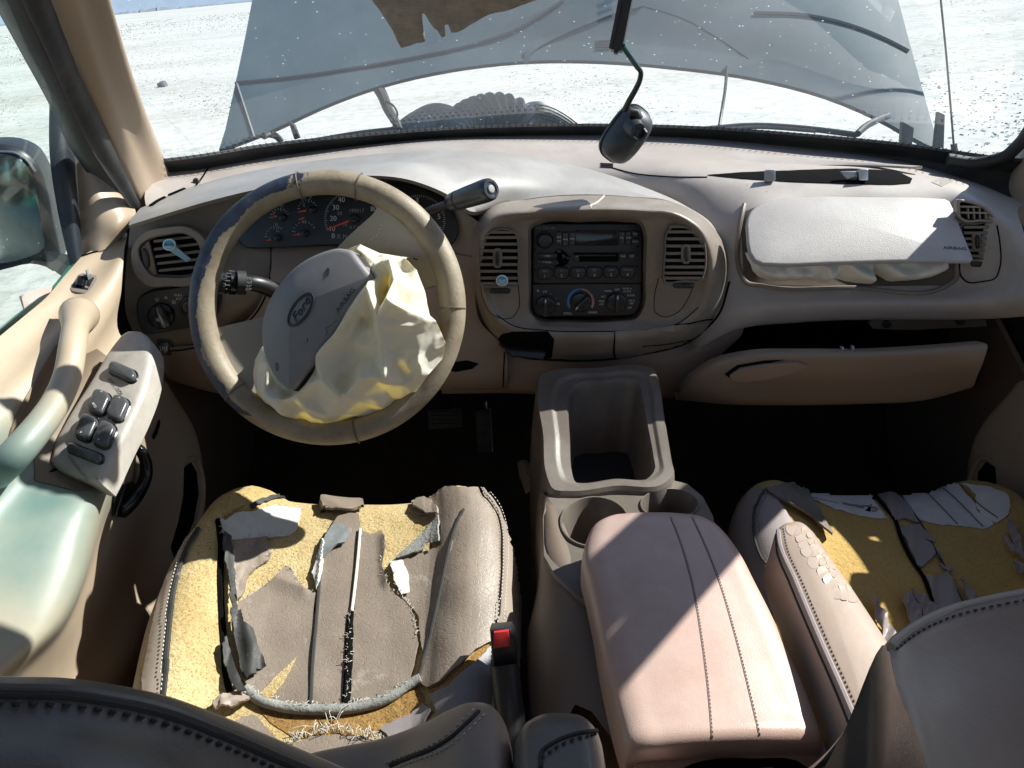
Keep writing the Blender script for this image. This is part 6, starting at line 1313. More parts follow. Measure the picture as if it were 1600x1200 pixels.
lea('rear_bolster_leather', [(768, 1010), (800, 1004), (812, 1010), (812, 1100), (806, 1195), (690, 1195), (690, 1120), (672, 1088), (700, 1074), (738, 1040)], mat('shaded_worn_leather', (.20, .19, .20), .5, .12, 8, .4, 300, wear=(.3, .28, .28), wear_t=.62, wear_s=20), .004, .004, seed=4, jit=1.2, step=5)  # blue-grey tone paints the cab's shadow onto this worn leather
lea('tear_foam', [(672, 1080), (700, 1062), (742, 1020), (770, 1002), (772, 1012), (740, 1042), (702, 1076), (676, 1090)], FOAMD, .0012, .001, seed=4.2)
for d in (0, 6.5): stitches('bolster_stitching', [(746 + d, 772 - d * .3), (766 + d, 800 - d * .3), (775 + d, 830), (777 + d, 872), (774 + d, 932), (769 + d, 990), (764 + d, 1060), (760 + d, 1120)], cb, THREAD, DS, off=.0118)
seam('bolster_piping', [(750, 773), (769, 800), (778, 830), (780, 872), (777, 932), (772, 992), (767, 1060), (763, 1120)], cb, LEAS, DS, .0028, .0105)
seam('insert_seam', [(726, 800), (713, 832), (702, 880), (692, 930), (680, 985), (664, 1040), (654, 1070)], cb, DTHREAD, DS, .0022, .0065)
lea('thigh_leather', [(646, 797), (643, 788), (648, 777), (660, 768), (690, 763), (748, 768), (728, 800), (713, 832), (702, 880), (692, 928), (680, 983), (665, 1036), (660, 1004), (656, 966), (642, 950), (626, 936), (615, 912), (611, 884), (624, 880), (648, 872), (672, 864), (694, 856), (693, 836), (690, 810), (668, 806), (652, 808)], LEA, .005, .004, seed=5, jit=1.2, wr=.002, wrs=.018)
lea('bare_scrim_patch', [(611, 884), (632, 880), (640, 905), (642, 930), (630, 936), (618, 916)], SCRIM, .0098, .001, seed=5.5, jit=2.0, step=3)
lea('curled_flap', [(690, 808), (694, 835), (695, 852), (682, 858), (677, 852), (664, 868), (642, 876), (618, 879), (650, 848)], FELT, .008, .003, seed=6, lift=lambda x, y: .007 * max(0, min(1, ((x - 650) * .62 + (y - 848) * .78) / 22)))
lea('torn_edge_roll', [(648, 800), (652, 790), (668, 786), (690, 796), (690, 806), (668, 808)], LEA, .010, .004, seed=6.5, lift=rise(665, 798, 30, .005))
lea('center_panel_leather', [(528, 812), (545, 807), (561, 808), (565, 830), (561, 870), (555, 920), (550, 962), (546, 985), (540, 1010), (540, 1060), (538, 1107), (488, 1109), (490, 1050), (495, 980), (500, 905), (506, 870), (517, 830)], LEA, .0055, .004, seed=7, jit=.6, wr=.002, wrs=.018)
lea('center_panel_leather', [(566, 834), (580, 839), (588, 836), (596, 832), (602, 846), (604, 862), (598, 885), (601, 898), (605, 915), (618, 932), (640, 950), (648, 965), (653, 995), (655, 1008), (650, 1032), (640, 1066), (620, 1087), (590, 1102), (549, 1107), (552, 1040), (554, 960), (558, 900), (562, 862)], LEA, .0055, .004, seed=8, jit=1.0, wr=.002, wrs=.018, lift=curl((602, 846), (605, 915), 14, .006))
lea('seat_panel_leather', [(372, 947), (388, 936), (406, 926), (422, 914), (432, 908), (440, 895), (449, 888), (458, 894), (466, 912), (476, 926), (494, 931), (492, 980), (488, 1050), (486, 1107), (430, 1103), (404, 1092), (388, 1076), (376, 1056), (372, 1010), (368, 970)], LEA, .0055, .004, seed=9, jit=1.3, wr=.002, wrs=.018, lift=curl((432, 908), (476, 926), 22, .005))
lea('leather_scrap', [(364, 852), (376, 846), (415, 843), (423, 868), (419, 880), (400, 890), (386, 906), (383, 926), (371, 942), (365, 908), (360, 870)], LEA, .005, .004, seed=10, wr=.003)
lea('foam_tear', [(467, 1034), (446, 1074), (424, 1103), (409, 1092), (430, 1068)], FOAM, .0115, .001, seed=10.3, jit=.8)
lea('scrim_patch', [(344, 813), (368, 804), (396, 798), (432, 792), (470, 797), (465, 828), (452, 838), (430, 841), (390, 842), (354, 846)], SCRIM, .003, .002, seed=11, jit=1.4)
lea('lifted_flap', [(503, 796), (500, 787), (508, 776), (521, 771), (545, 775), (566, 772), (569, 790), (565, 803), (540, 808), (512, 805)], LEA, .012, .0045, seed=12, lift=curl((503, 790), (540, 808), 22, .006))
lea('suede_flap', [(520, 827), (534, 826), (543, 829), (547, 843), (541, 857), (530, 861), (521, 868), (506, 881), (500, 880), (503, 862), (509, 845)], FELTB, .011, .003, seed=13, lift=curl((547, 840), (521, 868), 26, .005))
lea('fold_strip', [(506, 848), (513, 850), (508, 880), (503, 905), (497, 930), (494, 918), (490, 900), (496, 875)], SCRIM, .008, .003, seed=13.5, lift=curl((497, 930), (508, 850), 8, .006))
for q, s_ in (([(346, 842), (355, 848), (360, 880), (364, 930), (371, 962), (378, 1005), (387, 1052), (380, 1062), (368, 1010), (358, 960), (350, 925), (346, 880)], 14), ([(368, 966), (378, 966), (382, 986), (396, 990), (406, 1020), (417, 1046), (402, 1053), (402, 1062), (386, 1069), (376, 1032)], 15), ([(345, 1010), (354, 1004), (362, 1030), (372, 1062), (386, 1090), (374, 1094), (360, 1072), (350, 1040)], 16)):
    lea('torn_black_strip', q, DKFAB, .010, .003, seed=s_, lift=lambda x, y: .014 * (.4 + noise.noise(V((x * .05, y * .014, 3)))))
seam('tear_gap', [(341, 812), (345, 850), (344, 900), (346, 960), (350, 1010), (354, 1060), (364, 1096)], cb, DARK, DS, .005, -.001)
lea('edge_scrap', [(388, 790), (400, 782), (424, 776), (450, 772), (452, 777), (424, 782), (404, 788), (392, 796)], DKFAB, .004, .002, seed=17); lea('edge_scrap', [(454, 776), (475, 771), (508, 772), (500, 777), (470, 780)], DKFAB, .004, .002, seed=18); lea('edge_scrap', [(345, 812), (362, 800), (382, 792), (370, 800), (352, 814)], FOAMD, .004, .002, seed=19)
seam('insert_piping', [(564, 833), (561, 870), (556, 920), (551, 962)], cb, THREAD, DS, .0022, .0095); seam('insert_gap', [(549, 964), (546, 1000), (545, 1050), (541, 1106)], cb, DARK, DS, .0048, .006)
seam('insert_piping', [(502, 892), (496, 970), (490, 1040), (487, 1106)], cb, DTHREAD, DS, .0024, .0075)
# rear of the cushion: felt roll, brown foam hollow, frayed leather
lea('foam_hollow', [(396, 1096), (440, 1112), (500, 1117), (560, 1113), (612, 1098), (650, 1074), (664, 1090), (660, 1112), (620, 1140), (560, 1158), (500, 1160), (455, 1150), (420, 1128)], FOAMD, .001, .001, seed=20)
seam('felt_roll', [(384, 1080), (404, 1096), (440, 1108), (500, 1113), (560, 1109), (610, 1094), (640, 1074), (660, 1064)], cb, FELT, DS, .0062, .006, 10)
lea('rear_leather', [(440, 1185), (462, 1166), (490, 1154), (530, 1150), (570, 1156), (602, 1164), (610, 1200), (440, 1200)], LEA, .006, .004, seed=21, jit=2); lea('leather_scrap', [(366, 1134), (378, 1124), (396, 1120), (412, 1132), (426, 1150), (446, 1168), (440, 1185), (400, 1160)], LEA, .006, .004, seed=22, jit=2)
lea('leather_scrap', [(330, 1104), (352, 1092), (382, 1086), (394, 1092), (384, 1108), (356, 1116), (334, 1114)], LEAS, .010, .004, seed=23, jit=2, wr=.01); lea('leather_scrap', [(594, 1140), (640, 1120), (664, 1100), (676, 1112), (660, 1140), (612, 1158)], LEAP, .005, .004, seed=24)
fz = MB(); rg = random.Random(5)
def fray(pl, n, L0, up=.006, r=.0005):
    pts = [p for p in seam_pts(pl, cb, .007, 3)]
    for i in range(n):
        p, nn_ = pts[rg.randrange(len(pts))]; d = V((rg.uniform(-.6, .6), rg.uniform(-.2, 1), rg.uniform(.0, .7))).normalized(); l = L0 * rg.uniform(.4, 1.2)
        fz.add(*tube([p, p + d * l * .5 + V((0, 0, up * .4)), p + d * l + V((rg.uniform(-.3, .3) * l, 0, -.1 * l))], r, 4, cap=False))
fray([(440, 1180), (470, 1160), (510, 1150), (570, 1156), (602, 1164)], 90, .014, .006); fray([(400, 1092), (440, 1106), (500, 1111), (560, 1107), (612, 1092), (645, 1070)], 130, .009); fray([(490, 1140), (500, 1135), (530, 1128)], 6, .02)
fray([(548, 964), (546, 1010), (545, 1060), (542, 1104)], 60, .007); fray([(345, 815), (350, 850)], 14, .012); fray([(338, 1104), (390, 1090)], 30, .012)
for q, n_ in (([(372, 947), (406, 926), (432, 908), (449, 888), (466, 912), (478, 927), (494, 931)], 60), ([(602, 846), (598, 885), (605, 915), (640, 950), (653, 1000)], 60), ([(344, 813), (354, 846), (390, 842), (452, 838), (465, 828)], 40), ([(614, 888), (620, 918), (634, 936)], 30), ([(365, 852), (423, 868), (386, 906)], 25)):
    fray(q, n_, .006, .002, .0004)
fz.build('frayed_threads', mat('frayed_thread', (.50, .48, .43), .9, .1, 50, 0), DS, kind='stuff')
# driver backrest, seen from above and behind
sbm = [(-160, 1050, .335), (-60, 1051, .335), (0, 1055, .338), (100, 1058, .345), (170, 1068, .352), (250, 1085, .362), (340, 1118, .375), (420, 1152, .39), (490, 1182, .40), (560, 1212, .41)]
edge0 = rowY(sbm); und = [p + V((0, .10, -.28)) for p in edge0]; und2 = [p + V((0, .015, -.10)) for p in edge0]
e1_ = rowY([(a, b + 26, c - .020) for a, b, c in sbm]); e2_ = rowY([(a, b + 46, c - .030) for a, b, c in sbm]); e3_ = rowY([(a, b + 130, c - .07) for a, b, c in sbm]); e4_ = [p + V((0, -.06, -.02)) for p in e3_]; e5_ = [p + V((0, -.04, -.5)) for p in e4_]
for p in e2_: p.z -= .004
vs, fs = loft([und, und2, edge0, e1_, e2_, e3_, e4_, e5_], 60, 50); bk = mk('backrest', vs, fs, LEAD, DS, ang=180); bkb = bvh_of(bk)
seam('back_seam', [(a, b + 30) for a, b, c in sbm[1:]], bkb, DTHREAD, DS, .0028, .0); seam('back_welt', [(a, b + 22) for a, b, c in sbm[1:]], bkb, LEAD, DS, .003, .001)
stitches('back_stitching', [(a, b + 44) for a, b, c in sbm[1:]], bkb, DTHREAD, DS, pitch=.0085, ln=.006, r=.0014, off=.0008)
hm = rowY([(440, 1200, .47), (500, 1186, .47), (560, 1174, .475), (604, 1163, .475), (660, 1136, .475), (700, 1115, .47), (735, 1104, .462), (768, 1110, .452), (788, 1136, .44), (797, 1166, .43), (802, 1215, .42)])
hu = [p + V((0, .05, -.16)) for p in hm]; hn = [V((.0, -.045, .016 if i > 3 else .0)) + p for i, p in enumerate(hm)]; hn2 = [p + V((0, -.10, .015)) for p in hm]; hn3 = [p + V((0, -.18, -.03)) for p in hm]
vs, fs = loft([hu, hm, hn, hn2, hn3], 50, 30); hb_ = mk('backrest_bolster', vs, fs, LEAB, DS, ang=180); hbb = bvh_of(hb_)
spl = [(748, 1112), (730, 1130), (700, 1156), (672, 1172), (640, 1184), (610, 1196)]
seam('bolster_seam', spl, hbb, DTHREAD, DS, .0024, 0); stitches('bolster_stitching', [(a - 8, b - 3) for a, b in spl], hbb, THREAD, DS, off=.0006); stitches('bolster_stitching', [(a + 9, b + 5) for a, b in spl], hbb, THREAD, DS, off=.0006)
# driver armrest tip
ar = rowY([(800, 1200, .41), (806, 1160, .415), (820, 1134, .42), (845, 1119, .425), (880, 1116, .425), (912, 1122, .42), (932, 1142, .415), (945, 1200, .40)])
arr = [[p + V((0, .02, -.10)) for p in ar], ar, [p + V((0, -.05, .012)) for p in ar], [p + V((0, -.14, .012)) for p in ar], [p + V((0, -.2, -.05)) for p in ar]]
vs, fs = loft(arr, 34, 24); am = mk('folded_armrest', vs, fs, LEAD, DS, ang=180); amb = bvh_of(am)
seam('armrest_seam', [(845, 1200), (846, 1176), (870, 1158), (905, 1146), (932, 1142)], amb, DTHREAD, DS, .002, 0); stitches('armrest_stitching', [(846, 1186), (870, 1168), (905, 1154), (930, 1148)], amb, DTHREAD, DS, r=.001)
# ---- seat belt buckle
BU = thing('seat_belt_buckle', 'black seat belt buckle with red button beside the driver seat', 'belt buckle', P(800, 1180, Y=.62))
bf = Fr(P(787, 1000, Y=.655), (0, .5, .85), n=(-.05, -.85, .5))
plate('body', bf, [(765, 984), (798, 981), (802, 990), (808, 1012), (808, 1040), (800, 1046), (770, 1047), (768, 1020)], -.03, .0, BLK, BU, .003)
plate('release_button', bf, [(772, 986), (795, 983), (797, 1008), (772, 1012)], .0, .006, RED, BU, .0015)
vs, fs = tube([P(788, 1040, Y=.635), P(794, 1090, Y=.61), P(800, 1150, Y=.58), P(802, 1220, Y=.54)], .0165, 14, sm=16); mk('sleeve', vs, fs, BLK, BU)
# ================================================================== PASSENGER SEAT
PS = thing('bucket_chair', 'passenger seat with split cover and bare ochre foam', 'car seat', R(.53, .7, -1.1), 'front seats')
pst = [(1.035, -.74, .40, .74), (1.02, -.708, .365, .78), (.985, -.694, .345, .80), (.92, -.698, .332, .81), (.84, -.706, .325, .81), (.76, -.720, .32, .81), (.68, -.735, .295, .79), (.60, -.750, .30, .79), (.50, -.765, .30, .79), (.40, -.77, .30, .79)]
pst = [tuple(q * 1.09 for q in r) for r in pst]
pc_ = cushion('cushion_foam', PS, pst, FOAMP, .018); pcb_ = bvh_of(pc_)
pl_ = lambda nm, pg, m_, seed, **k: lea(nm, pg, m_, k.pop('off', .005), k.pop('th', .004), PS, pcb_, seed=seed, **k)
pl_('bolster_leather', [(1196, 768), (1212, 780), (1226, 800), (1242, 830), (1254, 862), (1262, 905), (1262, 960), (1146, 960), (1142, 880), (1148, 835), (1157, 800), (1170, 774), (1184, 763)], LEAP, 31, jit=.4, step=6)
stitches('bolster_stitching', [(1200, 774), (1190, 800), (1190, 830), (1196, 855), (1206, 880)], pcb_, DTHREAD, PS, off=.0095); seam('bolster_seam', [(1194, 772), (1183, 800), (1182, 830), (1188, 858), (1200, 886)], pcb_, DTHREAD, PS, .002, .0085)
pl_('suede_corner', [(1196, 770), (1222, 762), (1248, 757), (1262, 774), (1276, 800), (1290, 825), (1299, 841), (1294, 846), (1280, 832), (1262, 816), (1244, 804), (1226, 797), (1216, 784)], mat('dark_suede', (.115, .105, .09), .85, .2, 25, .6, 200, dirt=(.2, .19, .17), dirt_amt=.2), 32, off=.010, lift=curl((1226, 797), (1294, 846), 16, .008))
pl_('scrim_patch', [(1260, 763), (1300, 759), (1330, 764), (1356, 772), (1366, 788), (1380, 802), (1385, 812), (1365, 812), (1340, 807), (1310, 797), (1282, 788), (1274, 775)], SCRIM2, 33, th=.002, off=.003)
pl_('scrim_patch', [(1395, 753), (1430, 748), (1488, 747), (1498, 758), (1512, 775), (1524, 787), (1527, 800), (1550, 812), (1552, 822), (1538, 828), (1500, 823), (1470, 822), (1440, 815), (1422, 806), (1412, 790), (1402, 768)], SCRIM2, 34, th=.002, off=.003)
pl_('scrim_patch', [(1500, 757), (1524, 760), (1546, 762), (1576, 775), (1578, 792), (1574, 808), (1556, 818), (1534, 806), (1527, 790), (1525, 776), (1514, 764)], SCRIM2, 35, th=.002, off=.0035)
for i, q in enumerate(([(1371, 771), (1394, 769), (1406, 776), (1420, 796), (1436, 818), (1428, 818), (1412, 812), (1398, 815), (1388, 800)], [(1400, 820), (1412, 827), (1430, 836), (1450, 851), (1459, 868), (1452, 878), (1440, 888), (1433, 888), (1416, 852)], [(1411, 826), (1436, 822), (1446, 836), (1457, 852), (1440, 846), (1424, 834)], [(1445, 902), (1460, 906), (1478, 896), (1492, 922), (1512, 956), (1474, 972), (1456, 936)], [(1466, 884), (1472, 882), (1486, 897), (1478, 896)], [(1461, 862), (1468, 866), (1472, 878), (1464, 872)])):
    pl_('strip_leather', q, LEAP, 40 + i, off=.006, lift=lambda x, y: .002 * math.sin(x * .2))
for i, q in enumerate(([(1357, 940), (1363, 941), (1378, 968), (1392, 996), (1402, 1018), (1384, 1022), (1368, 982)], [(1408, 946), (1411, 931), (1421, 937), (1432, 956), (1444, 985), (1424, 992), (1414, 966)], [(1421, 928), (1438, 938), (1452, 948), (1466, 966), (1448, 985), (1434, 955)], [(1497, 913), (1512, 926), (1524, 946), (1512, 956)], [(1566, 843), (1578, 849), (1594, 866), (1612, 884), (1584, 870)], [(1574, 815), (1582, 826), (1600, 856), (1606, 880), (1590, 862), (1580, 842)], [(1582, 880), (1600, 888), (1612, 902), (1588, 900)])):
    pl_('curled_scrap', q, LEAP, 50 + i, off=.008, lift=lambda x, y: .006 + .003 * math.sin(x * .25 + y * .1))
pl_('edge_scrap', [(1250, 760), (1290, 753), (1318, 753), (1318, 756), (1290, 757)], LEAP, 60, off=.004); pl_('edge_scrap', [(1326, 755), (1352, 755), (1358, 766), (1348, 766), (1336, 758)], LEAP, 61, off=.007); pl_('edge_scrap', [(1356, 753), (1394, 753), (1400, 765), (1388, 760), (1370, 757)], LEAP, 62, off=.006)
seam('insert_gap', [(1362, 770), (1380, 792), (1398, 815), (1408, 845), (1426, 880), (1440, 900), (1456, 938), (1470, 968)], pcb_, DARK, PS, .0032, .003); seam('insert_gap', [(1400, 766), (1420, 795), (1440, 824), (1458, 858), (1474, 886), (1492, 922), (1510, 956)], pcb_, DTHREAD, PS, .0018, .004)
for q in ([(1424, 750), (1460, 785), (1495, 822)], [(1460, 752), (1500, 790), (1536, 826)], [(1500, 758), (1530, 790), (1560, 812)]): seam('scrim_thread', q, pcb_, DTHREAD, PS, .0007, .0052)
# backrest seen from behind
pbm = [(1388, 1012, .345), (1396, 1000, .352), (1410, 988, .362), (1436, 970, .375), (1480, 950, .39), (1540, 934, .40), (1600, 922, .405), (1700, 908, .405), (1850, 898, .405), (1960, 908, .39), (2040, 940, .37), (2075, 990, .35)]
p0 = rowY(pbm); pu = [p + V((0, .10, -.30)) for p in p0]; pu2 = [p + V((0, .02, -.10)) for p in p0]
p1_ = rowY([(a + 4, b + 8, c - .008) for a, b, c in pbm]); p2_ = rowY([(a + 8, b + 40, c - .022) for a, b, c in pbm]); p3_ = rowY([(a + 50 - i * 5, b + 150, c - .075) for i, (a, b, c) in enumerate(pbm)]); p4_ = rowY([(a + 95 - i * 8, b + 330, c - .14) for i, (a, b, c) in enumerate(pbm)]); p5_ = [p + V((0, -.02, -.45)) for p in p4_]
vs, fs = loft([pu, pu2, p0, p1_, p2_, p3_, p4_, p5_], 60, 60); pb_ = mk('backrest', vs, fs, LEAB, PS, ang=180); pbb = bvh_of(pb_)
seam('back_welt', [(a + 1, b + 4) for a, b, c in pbm[:7]], pbb, LEAS, PS, .0026, 0); stitches('back_stitching', [(a + 5, b + 15) for a, b, c in pbm[1:7]], pbb, DTHREAD, PS, off=.0004)
ls = [[p0[0] + V((0, .05, -.25)), p0[0] + V((0, .02, -.1)), p0[0], p2_[0], p3_[0], p4_[0]]]; ls.append([p + V((.012, -.02, -.12)) for p in ls[0]])
vs, fs = loft([[p for p in ls[0]], [p + V((.006, -.008, -.06)) for p in ls[0]], [p + V((.03, -.02, -.25)) for p in ls[0]]], 30, 14); mk('backrest_side', vs, fs, LEAD, PS, ang=180)
# armrest of the passenger seat
AF = Fr(R(.31, .5, -.605), (0, 1, .02), n=(.05, -.02, 1))
ao = [(1211, 834), (1216, 818), (1228, 810), (1246, 808), (1262, 814), (1276, 826)] + [(1300, 862), (1340, 918), (1388, 990), (1436, 1060), (1500, 1170)] + [(1380, 1240), (1330, 1120), (1290, 1030), (1250, 935), (1222, 868)]
ao = sm2(ao[:6], 14, False) + ao[6:]
vs, fs = plate_geo(AF, ao, -.075, .0, .014, dome=.004); arp = mk('armrest', vs, fs, LEAS, PS, ang=60); apb = bvh_of(arp)
seam('armrest_welt', [(1216, 822), (1219, 850), (1242, 905), (1282, 1000), (1322, 1090), (1360, 1180)], apb, LEAP, PS, .003, .001); stitches('armrest_stitching', [(1224, 826), (1230, 856), (1254, 910), (1294, 1004), (1332, 1090), (1366, 1170)], apb, DTHREAD, PS, pitch=.0055, r=.0006, off=.0005); seam('armrest_welt', [(1213, 838), (1214, 860), (1234, 912), (1270, 998), (1310, 1090), (1345, 1180)], apb, DTHREAD, PS, .0016, 0)
# cracked finish flakes on the armrest top, each lifted a little
FLK = mat('flaking_armrest_finish', (.34, .285, .24), .3, .1, 12, .2, 400); rk = random.Random(11); cells = []
for k in range(900):
    t = rk.random() ** .9; cx = 1250 + 70 * t + rk.uniform(-12, 13); cy = 822 + 104 * t + rk.uniform(-6, 6)
    if all(math.hypot(cx - a, cy - b) > 8.2 for a, b in cells): cells.append((cx, cy))
for i, (cx, cy) in enumerate(c for c in cells if inpoly(*c, inset2(ao, 9) if inpoly(*inset2(ao, 9)[0], ao) else inset2(ao, -9))):
    nbs = sorted((math.hypot(cx - a, cy - b), math.atan2(b - cy, a - cx)) for a, b in cells if (a, b) != (cx, cy))[:9]; pg = []
    for j in range(14):
        th_ = j * 2 * math.pi / 14; r = 12
        for d_, an_ in nbs:
            c_ = math.cos(th_ - an_)
            if c_ > .05: r = min(r, (d_ / 2 - .3) / c_)
        pg.append((cx + r * math.cos(th_), cy + r * math.sin(th_)))
    drape('finish_flake', pg, apb, FLK, PS, .0003, .0007, 6, .0, lift=(lambda x, y, cx=cx, cy=cy, g=rk.uniform(-.00012, .00012), g2=rk.uniform(-.00012, .00012): g * (x - cx) + g2 * (y - cy)), seed=70 + i, ang=20)
# ================================================================== CENTER CONSOLE
CON = mat('console_plastic', (.125, .103, .085), .36, .08, 8, .3, 1100, dirt=(.24, .21, .18), dirt_amt=.2, dscale=9, wear=(.5, .48, .44), wear_t=.745, wear_s=45)
CONB = mat('console_body_plastic', (.15, .112, .085), .5, .08, 8, .3, 1000)
LID = mat('console_lid_vinyl', (.40, .28, .24), .36, .07, 5, .3, 700, dirt=(.46, .38, .34), dirt_amt=.15, wear=(.25, .19, .17), wear_t=.74, wear_s=40)
CT_ = thing('center_console', 'center console with storage bin, cup holders and pinkish padded lid', 'center console', R(.16, .8, -1.1))
KT, KB = P(932, 577, Z=-.585), P(955, 762, Z=-.662); KF = Fr((KT + KB) / 2, KT - KB, x=(1, 0, 0))
def mapn(pts, n=64): return sm2(pts, n)
kO = [(838, 600), (842, 584), (860, 577), (930, 572), (1008, 569), (1024, 574), (1030, 592), (1040, 655), (1050, 715), (1054, 742), (1044, 754), (960, 762), (890, 770), (862, 766), (852, 745), (846, 680)]
kR = [(864, 612), (868, 596), (884, 588), (940, 583), (996, 580), (1010, 584), (1016, 598), (1024, 655), (1034, 715), (1037, 734), (1028, 745), (960, 750), (896, 756), (880, 751), (873, 735), (868, 680)]
kS = [(870, 614), (875, 600), (888, 592), (940, 587), (994, 584), (1006, 588), (1011, 600), (1019, 655), (1029, 715), (1031, 731), (1024, 740), (960, 746), (897, 751), (885, 747), (879, 733), (874, 680)]
kI = [(890, 624), (894, 606), (906, 598), (940, 595), (984, 592), (996, 597), (1000, 610), (1009, 658), (1019, 712), (1021, 730), (1014, 740), (960, 746), (908, 752), (899, 746), (894, 730), (891, 680)]
O_, R_, S_, I_ = (mapn(q, 72) for q in (kO, kR, kS, kI))
ptsI = [KF.at(*p) for p in I_]; cen = sum(ptsI, V()) / len(ptsI)
def shr(pts, k, dz): return [V((cen.x + (p.x - cen.x) * k, cen.y + (p.y - cen.y) * k, p.z + dz)) for p in pts]
flo = [V((cen.x + (p.x - cen.x) * .84, cen.y + (p.y - cen.y) * .86 + .004, CAM.z - .735)) for p in ptsI]
dn = lambda pts, dz, ex=0: [p + V(((.004 if p.x > cen.x else -.004) * ex, 0, dz)) for p in pts]
Op = [KF.at(*p) for p in O_]
rows = [[V((p.x, p.y, CAM.z - 1.05)) for p in Op], dn(Op, -.05, 1), dn(Op, -.006), [KF.at(a, b, .0) for a, b in inset2(O_, 3)], [KF.at(*p) for p in R_], [KF.at(a, b, -.0035) for a, b in S_], [KF.at(a, b, -.004) for a, b in inset2(I_, -3)], [KF.at(a, b, -.010) for a, b in I_], shr([KF.at(*p) for p in I_], .93, -.07), flo]
vs, fs = loft(rows, 72, 56, closed=True, brk=(2, 3, 4, 5, 6, 7)); kbin = mk('storage_bin', vs, fs, CON, CT_, ang=45)
vs, fs = [p + V((0, 0, .002)) for p in flo], [list(range(72))]; mk('bin_mat', vs, fs, BLK, CT_, ang=180)
kbv = bvh_of(kbin)
cz = -.674
cp = [P(a, b, Z=cz) for a, b in ((856, 768), (1050, 750), (1074, 756), (1098, 776), (1114, 806), (1120, 840), (1080, 900), (990, 980), (900, 930), (866, 896), (850, 868), (848, 810))]
holes = [[P(a, b, Z=cz) for a, b in ell(929, 818, 52, 38, 36)], [P(a, b, Z=cz) for a, b in ell(1046, 790, 44, 23, 36)]]
wall(cp, holes, .012, 'cup_holder_plate', CON, CT_, V((0, 0, 1)))
for hl in holes:
    c = sum(hl, V()) / len(hl); s_ = lambda k, dz: [V((c.x + (p.x - c.x) * k, c.y + (p.y - c.y) * k, p.z + dz)) for p in hl]
    vs, fs = grid([s_(1.06, .0005), s_(1.04, .004), s_(1.0, .004), s_(.96, -.004), s_(.90, -.075), s_(.02, -.078)], cu=True); mk('cup_holder', vs, fs, CON, CT_, ang=50)
bodyf = Fr(R(.16, .7, -.69), (0, 1, 0), n=(0, 0, 1)); bodyf.x = V((1, 0, 0))
vs, fs = plate_geo(bodyf, rr(-.125, -.55, .13, .30, .03), -.42, -.085, .02, local=True); mk('body', vs, fs, CONB, CT_, ang=50)
sk_ = [[P(a, b, Z=c) for a, b, c in r] for r in (((872, 800, -.676), (895, 850, -.677), (922, 905, -.68), (940, 975, -.688), (962, 1080, -.70), (990, 1200, -.715)), ((848, 768, -.674), (849, 820, -.676), (850, 868, -.678), (866, 897, -.68), (880, 960, -.69), (900, 1100, -.71)), ((843, 775, -.70), (844, 830, -.70), (845, 890, -.70), (848, 950, -.705), (852, 1050, -.72), (855, 1200, -.74)), ((838, 900, -1.0), (838, 960, -1.0), (838, 1020, -1.0), (840, 1100, -1.0), (840, 1200, -1.0), (840, 1300, -1.0)))]
vs, fs = loft(sk_, 20, 14); mk('side_skin', vs, fs, CONB, CT_, ang=180)
LT, LB = P(1030, 795, Z=-.600), P(1140, 1160, Z=-.645); LF_ = Fr((LT + LB) / 2, LT - LB, x=(1, 0, 0))
lrows = []
for x0, x1, y, hh in ((1010, 1048, 794.5, -.030), (975, 1075, 797, -.010), (944, 1102, 803, -.003), (926, 1124, 814, 0), (915, 1146, 836, 0), (911, 1164, 862, 0), (920, 1184, 900, 0), (931, 1210, 950, 0), (943, 1236, 1005, 0), (955, 1261, 1060, 0), (969, 1282, 1115, 0), (978, 1291, 1145, -.001), (981, 1293, 1152, -.006)):
    (l, ly), (r_, ry) = LF_.loc(x0, y + (14 if y > 1000 else 0)), LF_.loc(x1, y); w_ = r_ - l; k = min(1, w_ / .16)
    lrows.append([LF_.pt(l + w_ * u, ly + (ry - ly) * u, hh + d * k) for u, d in ((.0, -.058), (-.004, -.035), (.002, -.018), (.022, -.006), (.07, .0), (.2, .004), (.35, .0065), (.5, .007), (.65, .0065), (.8, .004), (.93, .0), (.978, -.006), (.998, -.018), (1.004, -.035), (1, -.058))])
lrows = [[p - LF_.n * .028 for p in lrows[0]]] + lrows + [[p - LF_.n * .008 - LF_.y * .001 for p in lrows[-1]], [p - LF_.n * .05 + LF_.y * .004 for p in lrows[-1]]]
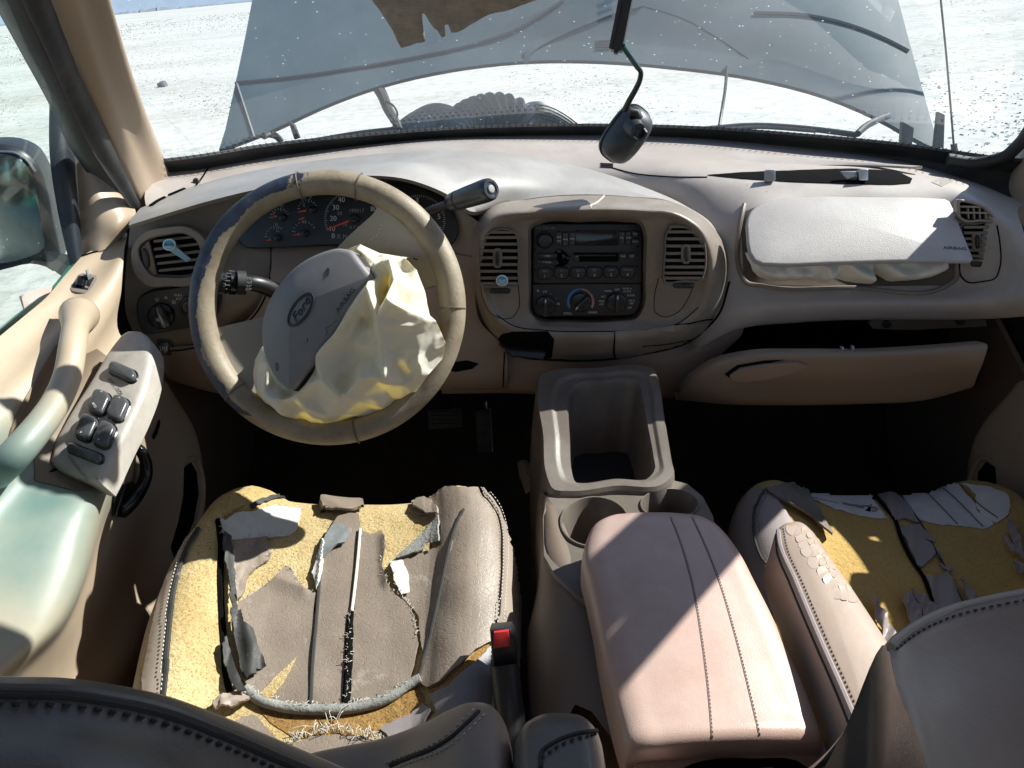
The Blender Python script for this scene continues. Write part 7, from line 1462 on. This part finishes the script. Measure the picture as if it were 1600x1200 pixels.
vs, fs = loft(lrows, 60, 70, brk=(len(lrows) - 3,)); lid = mk('lid', vs, fs, LID, CT_, ang=70); lbv = bvh_of(lid)
for q in ([(1047, 808), (1060, 840), (1078, 900), (1096, 1000), (1106, 1080), (1112, 1152)], [(1081, 809), (1098, 845), (1120, 900), (1150, 1000), (1170, 1080), (1186, 1148)]):
    seam('lid_seam', q, lbv, mat('lid_seam_shade', (.12, .09, .085), .7, .05, 10, 0), lid, .0010, -.0004); stitches('lid_stitching', [(a + 2.2, b) for a, b in q], lbv, mat('lid_thread', (.22, .17, .165), .8, .05, 10, 0), lid, pitch=.0042, r=.00045, off=.0003)
rp = Fr(P(1150, 1175, Z=-.675), (0, 1, 0), n=(0, 0, 1)); rp.x = V((1, 0, 0))
vs, fs = plate_geo(rp, [(990, 1184), (1005, 1174), (1100, 1164), (1285, 1153), (1300, 1160), (1312, 1200), (1340, 1290), (1020, 1300)], -.06, .0, .008); mk('rear_cover', vs, fs, LID, CT_, ang=50)
plate('rear_tray', rp, sm2([(1062, 1203), (1090, 1192), (1180, 1186), (1250, 1192), (1275, 1215), (1290, 1280), (1060, 1290)], 30), .0005, .001, DARK, CT_, 0)
pp = thing('paper_scrap', 'crumpled tan scrap lying in the dark gap left of the console', 'scrap', P(818, 745, Z=-.95))
vs, fs = cloth_geo(Fr(P(822, 740, Z=-.93), (0, 1, 0), n=(-.2, -.3, 1)), [(808, 722), (822, 718), (836, 732), (828, 748), (834, 765), (820, 770), (812, 745)], [([(815, 722), (830, 760)], .012, 10, 't')], 0, 4, .004, 6, 3, .006, 0); mk('sheet', vs, fs, TAN, pp)
# ------------------------------------------------------------------ lettering becomes real mesh objects
bpy.context.view_layer.update(); dg = bpy.context.evaluated_depsgraph_get()
for o in [o for o in S.objects if o.type == 'FONT']:
    me = bpy.data.meshes.new_from_object(o.evaluated_get(dg)); nm = o.name; par, mb = o.parent, o.matrix_basis.copy()
    bpy.data.objects.remove(o); q = bpy.data.objects.new(nm.split('.')[0], me); COL.objects.link(q); q.parent = par; q.matrix_basis = mb
